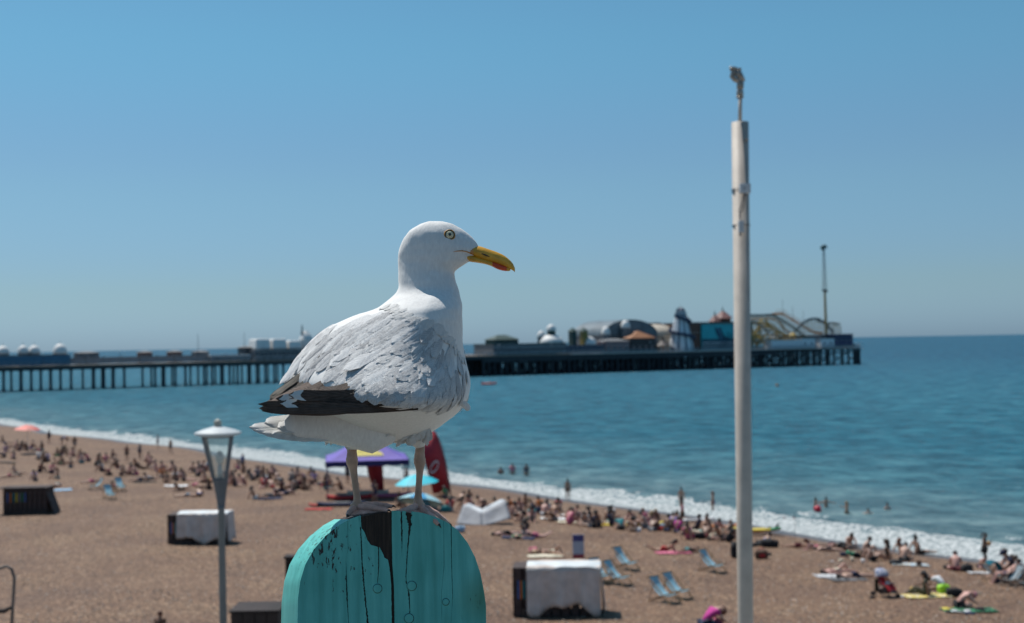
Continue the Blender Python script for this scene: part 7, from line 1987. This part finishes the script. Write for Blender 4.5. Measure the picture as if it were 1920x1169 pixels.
bag(1680, 1059, .55, 'black', 'flat heap of black clothes between the pushchair and the pale blue towel', 0, .45, strap=False)
bag(1723, 1062, .22, 'brown', 'small upright dark brown bottle bag right of the pale blue towel', 0, 1.5, strap=False)
g = gp(1596, 1054)
for (px, py, c_, lb, s_) in ((1598, 1053, 'cream', 'pale drinks cup in front of the person in green, left of the two', 1.0), (1618, 1056, 'white', 'clear drinks cup right of its twin in front of the group', 1.0)):
    g = gp(px, py); mb = MB(); mb.lathe((0, 0, 0), [(.045, 0), (.06, .15), (.052, .15), (.04, .02)], 12); o = mb.build('drinks_cup', cloth(c_), None, True); o.location = g; o.scale = (1.6, 1.6, 1.4); tag(o, lb, 'cup', 'drinks cups among the sunbathers')
bag(1577, 1052, .22, 'cream', 'small open snack packet on the stones left of the cups', 0, .4, strap=False)
bag(1560, 1053, .16, 'white', 'scrap of white paper on the stones left of the snack packet', 0, .2, strap=False)
P_(1497, 1027, 'back', 178, 'person lying flat with only a dark head showing, leftmost by the flag stick', 'tanned', ('short', 'black'), (('trunks', 'maroon'),), sc=1.0)
P_(1531, 1031, 'elbows', 178, 'auburn haired woman in pink lying between the flag stick and the bun haired woman', 'pink', ('long', 'auburn'), (('top', 'pink'), ('bikini', 'pink')), sc=1.0)
P_(1553, 1033, 'front', 176, 'person in dark swimwear lying right of the auburn haired woman', 'fair', ('short', 'brown'), (('top', 'black'), ('bikini', 'black')), sc=1.0)
P_(1560, 1026, 'back', 170, 'person lying at the surf edge left of the black beach bag', 'brown', ('short', 'black'), (('trunks', 'maroon'),), sc=1.0)
# by the mast
P_(1426, 1024, 'elbows', 30, 'person in a blue top leaning over black luggage right of the mast', 'tanned', ('short', 'black'), (('shirt', 'blue'), ('trousers', 'black')), sc=1.15)
bag(1440, 1027, .65, 'black', 'big black rucksack in the luggage heap right of the mast', 0, .75)
bag(1452, 1027, .42, 'black', 'rounded black bag at the right end of the luggage heap', 30, .95)
bag(1428, 1048, .60, 'brown', 'brown leather bag with red straps right of the mast', 0, .85, col2='red')
bag(1441, 1042, .28, 'black', 'small black pouch touching the brown leather bag', 0, .5, strap=False)
bag(1381, 1046, .55, 'black', 'tall narrow black bag just left of the mast', 0, 1.5, strap=False)
# swimmers
P_(1529, 957, 'reach', -20, 'swimmer in a red patterned suit standing beside the red beach ball', 'tanned', ('short', 'black'), (('bikini', 'black'), ('top', 'pink')), sea=True, sink=.80, group='swimmers in the shallow water')
P_(1549, 951, 'wade', -75, 'swimmer with a bun and both arms spread wide', 'tanned', ('bun', 'black'), (('top', 'maroon'), ('bikini', 'maroon')), sea=True, sink=1.0, group='swimmers in the shallow water')
P_(1588, 963, 'reach', 178, 'swimmer with long blonde hair pointing to the left', 'tanned', ('long', 'blonde'), (('top', 'olive'), ('bikini', 'olive')), sea=True, sink=.85, group='swimmers in the shallow water')
P_(1628, 963, 'wade', 90, 'swimmer with only head and shoulders above water, between two others', 'fair', ('short', 'black'), (), sea=True, sink=1.36, group='swimmers in the shallow water')
P_(1664, 957, 'stand', 90, 'rightmost swimmer with a dark bun, chest deep', 'fair', ('bun', 'black'), (('top', 'black'),), sea=True, sink=1.20, group='swimmers in the shallow water')
g = atsea(1531, 959); mb = MB(); mb.ball((0, 0, .18), .27, 16, 11); o = mb.build('beach_ball', mat('beach_ball_red', (.60, .02, .05), .35, .2, 3), None, True); o.location = g + Vector((0, -.35, 0)); tag(o, 'red inflatable beach ball held by the left swimmer', 'ball')
for i, (px, py) in enumerate(((939, 893), (961, 890), (987, 892))):
    P_(px, py, 'stand', 80, ['leftmost of three blurred swimmers right of the gull legs', 'middle one of three blurred swimmers right of the gull legs', 'rightmost of three blurred swimmers, in a dark blue top'][i], 'tanned', ('short', 'black'), (('shirt', ['maroon', 'pink', 'navy'][i]),), sea=True, sink=[1.1, .9, .85][i], group='far swimmers right of the gull', sc=1.15)

# ------------------------------------------------------------------ the crowd on the left and middle
LM = [(52, 812, 'the red parasol'), (60, 930, 'the open black chair store'), (210, 920, 'the deckchair trio'), (412, 850, 'the lantern lamp'), (376, 975, 'the smaller covered store'), (590, 845, 'the gull tail'), (690, 870, 'the purple gazebo'), (785, 905, 'the turquoise parasol'),
      (905, 962, 'the grey beach shelter'), (1045, 1100, 'the large covered store'), (1085, 1028, 'the notice board'), (1172, 1065, 'the close deckchair pair'), (1338, 1050, 'the lone deckchair'), (1300, 978, 'the white board'), (1250, 1105, 'the nearest deckchairs')]
PH = {'stand': 'standing', 'walk': 'walking', 'knees': 'sitting with knees up', 'lean': 'sitting leaning back', 'leanup': 'leaning back, knees bent', 'cross': 'sitting cross-legged', 'hunch': 'sitting hunched', 'side': 'sitting sideways', 'back': 'lying on the back', 'backknee': 'lying, one knee raised',
      'front': 'lying face down', 'elbows': 'lying propped on elbows', 'bend': 'bending over', 'deck': 'reclining'}
used_lab = set(); rc = random.Random(21)
GN = {'bikini': 'swimwear', 'trunks': 'shorts', 'shirt': 'shirt', 'dress': 'dress'}
def crowd(px, py, pose=None, col=None, gar=None, hair=None, skn=None, sc=None, yaw=None):
    sc = sc or (1.0 if pose in ('stand', 'walk') else 1.18)
    pose = pose or rc.choice(['knees', 'lean', 'cross', 'side', 'leanup', 'knees', 'hunch', 'elbows', 'back', 'backknee', 'front'])
    near = min(LM, key=lambda l: (l[0] - px) ** 2 + ((l[1] - py) * 1.6) ** 2); dx, dy = px - near[0], py - near[1]
    rel = ('left of' if dx < 0 else 'right of') if abs(dx) > abs(dy) * 1.2 else ('behind' if dy < 0 else 'in front of')
    for k in range(60):
        c_ = col or rc.choice(list(CL)); g_ = gar or rc.choice(['bikini', 'bikini', 'trunks', 'shirt', 'dress']); h_ = hair or rc.choice(['black', 'brown', 'brown', 'blonde', 'auburn'])
        lb = f'{h_}-haired person in {c_} {GN[g_]} {PH[pose]}, {rel} {near[2]}'
        if lb not in used_lab: break
        if k > 20: h_ = None; hair = None
        if k > 40: col = None
    used_lab.add(lb)
    wear = {'bikini': (('top', c_), ('bikini', c_)), 'trunks': (('trunks', c_),), 'shirt': (('shirt', c_), ('trunks', rc.choice(['navy', 'black', 'grey']))), 'dress': (('dress', c_),)}[g_]
    return person(px, py, pose, yaw if yaw is not None else rc.uniform(0, 360), lb, skn or rc.choice(['fair', 'tanned', 'pink', 'tanned', 'brown']), (rc.choice(['short', 'short', 'long', 'bun']), h_), wear, sc, group='sunbathers on the left and middle beach', face=False)
# standing figures first (seen against the surf)
for (px, py, pose, c_, g_, h_) in [(92, 832, 'stand', 'navy', 'shirt', 'black'), (140, 846, 'stand', 'brown', 'shirt', 'brown'), (238, 866, 'stand', 'maroon', 'shirt', 'black'), (296, 842, 'stand', 'purple', 'shirt', 'brown'), (320, 852, 'walk', 'grey', 'trunks', 'brown'), (262, 862, 'stand', 'grey', 'shirt', 'brown'),
                            (1065, 940, 'stand', 'brown', 'trunks', 'black'), (1278, 958, 'stand', 'black', 'bikini', 'black'), (1337, 966, 'stand', 'purple', 'bikini', 'auburn'), (762, 915, 'stand', 'brown', 'shirt', 'black'), (494, 912, 'stand', 'brown', 'shirt', 'black'), (455, 885, 'stand', 'blue', 'shirt', 'black'), (703, 946, 'walk', 'navy', 'shirt', 'black'), (652, 908, 'stand', 'navy', 'shirt', 'black'),
                            (1280, 990, 'stand', 'pink', 'shirt', 'black'), (116, 838, 'bend', 'blue', 'shirt', 'brown')]:
    crowd(px, py, pose, c_, g_, h_, 'tanned')
lst = [(8,832),(22,838),(36,846,'knees','maroon'),(58,842,'knees','purple'),(66,846,'back','pink'),(10,858,'hunch','navy'),(26,862,'knees','black'),(72,862,'knees','white','shirt'),(90,866,'knees','lilac','shirt'),(118,850,'knees','teal','shirt'),(108,856,'side','green'),(112,872,'elbows','green'),(132,878),(148,858,'knees','pink'),
 (66,902,'knees','lilac','shirt','black'),(74,886,'knees','maroon','shirt','black'),(96,888,'knees','pink','shirt'),(108,898,'side','cream'),(108,912,'back','teal'),(18,895,'back','pink'),(30,890,'lean','cream'),
 (184,868,'knees','black','shirt','black'),(192,884,'knees','white','shirt'),(206,892,'hunch','maroon','shirt'),(228,892,'knees','grey','shirt'),(212,862,'side','brown'),(198,868,'lean','pink'),(255,876,'cross','olive'),(275,866,'knees','maroon'),(270,880,'elbows','brown'),(288,880),(306,876),
 (262,902,'back','black','shirt','black'),(283,900,'elbows','white','shirt','black'),(305,896,'knees','orange','shirt'),(318,884,'lean','pink'),(312,906),(172,905,'back','pink'),(208,925,'lean','pink'),
 (330,902,'knees','white'),(345,895,'cross','brown'),(357,886,'knees','brown','trunks','black'),(366,912,'back','pink'),(376,884,'knees','navy','shirt'),(386,882,'knees','light blue','shirt'),(340,920,'elbows','cream'),(352,932,'back','light blue'),(374,930,'elbows','blue'),(392,918,'side','brown'),(396,904,'back','orange'),
 (420,896,'knees','brown'),(432,905,'side','lilac'),(442,912,'lean','brown'),(448,880,'knees','pink'),(456,886,'knees','maroon'),(474,896,'elbows','teal'),(482,894,'knees','black'),(500,908,'knees','white','shirt','auburn'),(507,900,'knees','orange'),(514,892,'knees','navy','shirt','black'),(520,902,'cross','yellow'),
 (505,932,'back','black','shirt','black'),(516,930,'hunch','navy','shirt','black'),(478,936,'lean','white'),(536,928,'elbows','navy'),(545,902,'knees','grey'),(556,896,'knees','maroon'),(572,900,'hunch','purple'),(586,896,'knees','brown','shirt','black'),(590,904,'side','lilac'),(600,910,'elbows','grey'),(618,914,'lean','cream'),
 (640,918,'knees','maroon'),(668,922,'cross','black'),(838,936,'knees','green','shirt'),(858,940,'elbows','brown'),(880,942,'knees','brown','shirt','black'),(816,958,'hunch','navy','shirt'),(750,950,'side','maroon'),(760,968,'lean','brown'),
 (962,958,'knees','orange'),(972,960,'knees','maroon','shirt'),(986,950,'knees','black','bikini','black'),(980,966,'back','cream'),(1002,962,'knees','navy'),(1015,958,'knees','orange','shirt'),(1028,964,'side','white','shirt'),(1048,958,'knees','red','shirt','black'),(1040,968,'back','lilac'),(1056,972,'elbows','white'),
 (1076,978,'knees','brown','bikini','brown'),(1090,976,'hunch','black','shirt','black'),(1100,980,'knees','black','shirt','black'),(1110,978,'lean','cream'),(1122,984,'elbows','black'),(1146,974,'knees','white','shirt'),(1160,976,'back','maroon'),(1186,984,'knees','maroon','shirt','black'),(1196,986,'hunch','black','shirt','black'),
 (1214,982,'knees','pink'),(1228,982,'knees','maroon','shirt','black'),(1222,988,'side','red'),(1262,992,'knees','lilac','shirt'),(1270,1000,'knees','magenta','shirt'),(1284,1004,'hunch','black','shirt','black'),(1300,1004,'back','brown'),(1318,1000,'knees','teal'),(1330,1006,'elbows','brown'),(1345,1002,'knees','maroon'),(1362,1008,'knees','black'),(1352,1012,'back','grey'),
 (985,1004,'knees','black','shirt','brown'),(1003,1008,'elbows','pink'),(950,1004,'back','black','shirt','black'),(968,1008,'front','green'),(1000,1036,'back','pink'),(1036,1040,'backknee','cream'),
 (1246,1034,'elbows','red','trunks','brown'),(1290,1036,'back','teal')]
for t in lst: crowd(*t)
rw = random.Random(5)
for (xa, ya, xb, yb, n_) in ((0, 838, 330, 888, 20), (330, 885, 620, 918, 22), (840, 946, 960, 958, 7), (960, 960, 1370, 1004, 26)):
    for i in range(n_):
        f = (i + rw.random()) / n_
        crowd(xa + (xb - xa) * f, ya + (yb - ya) * f + rw.uniform(-6, 16), rw.choice(['knees', 'knees', 'cross', 'hunch', 'side', 'lean']), rw.choice(['black', 'navy', 'maroon', 'brown', 'grey', 'red', 'white', 'pink', 'purple', 'teal']), None, rw.choice(['black', 'brown', 'black']), rw.choice(['tanned', 'brown', 'pink', 'fair']), sc=1.25)
# pieces lying among them
for i, (px, py, c_, lb) in enumerate([(12, 868, 'black', 'dark towel behind the open black chair store at the left edge'), (272, 905, 'black', 'black blanket under the reclining pair left of the lantern lamp'), (506, 936, 'navy', 'navy towel under the reclining pair left of the gazebo'), (598, 956, 'red', 'red towel at the left of the kayaks'), (1040, 974, 'white', 'white towel right of the grey shelter'), (1072, 980, 'cream', 'cream towel among the seated crowd'),
                               (972, 1010, 'navy', 'navy towel with a green corner below the grey shelter'), (1022, 1044, 'cream', 'pale towel behind the large covered store'), (1262, 1038, 'pink', 'pale pink towel under the person in red shorts'), (1150, 986, 'yellow', 'mustard towel in the row by the surf'), (330, 912, 'white', 'white towel left of the lantern lamp'), (112, 920, 'light blue', 'pale blue towel right of the open black chair store')]):
    towel(px, py, .95, 1.9, rc.uniform(-20, 20), c_, lb, None, 40 + i)
for (px, py, c_, s_, lb) in [(1009, 962, 'navy', .5, 'navy bag left of the white towel in the crowd'), (1118, 990, 'black', .5, 'black bag at the right end of the seated crowd'), (1312, 1010, 'black', .5, 'black bag below the white board'), (184, 874, 'black', .6, 'black bag behind the deckchair trio'), (560, 910, 'maroon', .5, 'maroon bag in the crowd behind the gull tail'), (1340, 1012, 'cream', .5, 'cream bag left of the mast'), (836, 960, 'teal', .6, 'teal bag beside the blue and pale green parasol'), (862, 998, 'light blue', .5, 'pale blue bag in front of the grey shelter')]:
    bag(px, py, s_, c_, lb)
# bending woman at the bottom edge
g = gp(1330, 1200)
P_(1322, 1178, 'hunch', 20, 'woman in a magenta top bending forward at the bottom edge, left of the mast', 'fair', ('short', 'auburn'), (('shirt', 'magenta'), ('trousers', 'navy')), sc=1.5)
bag(1345, 1172, .4, 'pink', 'pale pink bag beside the woman in the magenta top', 0, .7, strap=False)
P_(300, 1236, 'stand', 60, 'person whose auburn head just enters the bottom edge left of the lamp', 'tanned', ('short', 'auburn'), (('shirt', 'brown'),), sc=1.0)
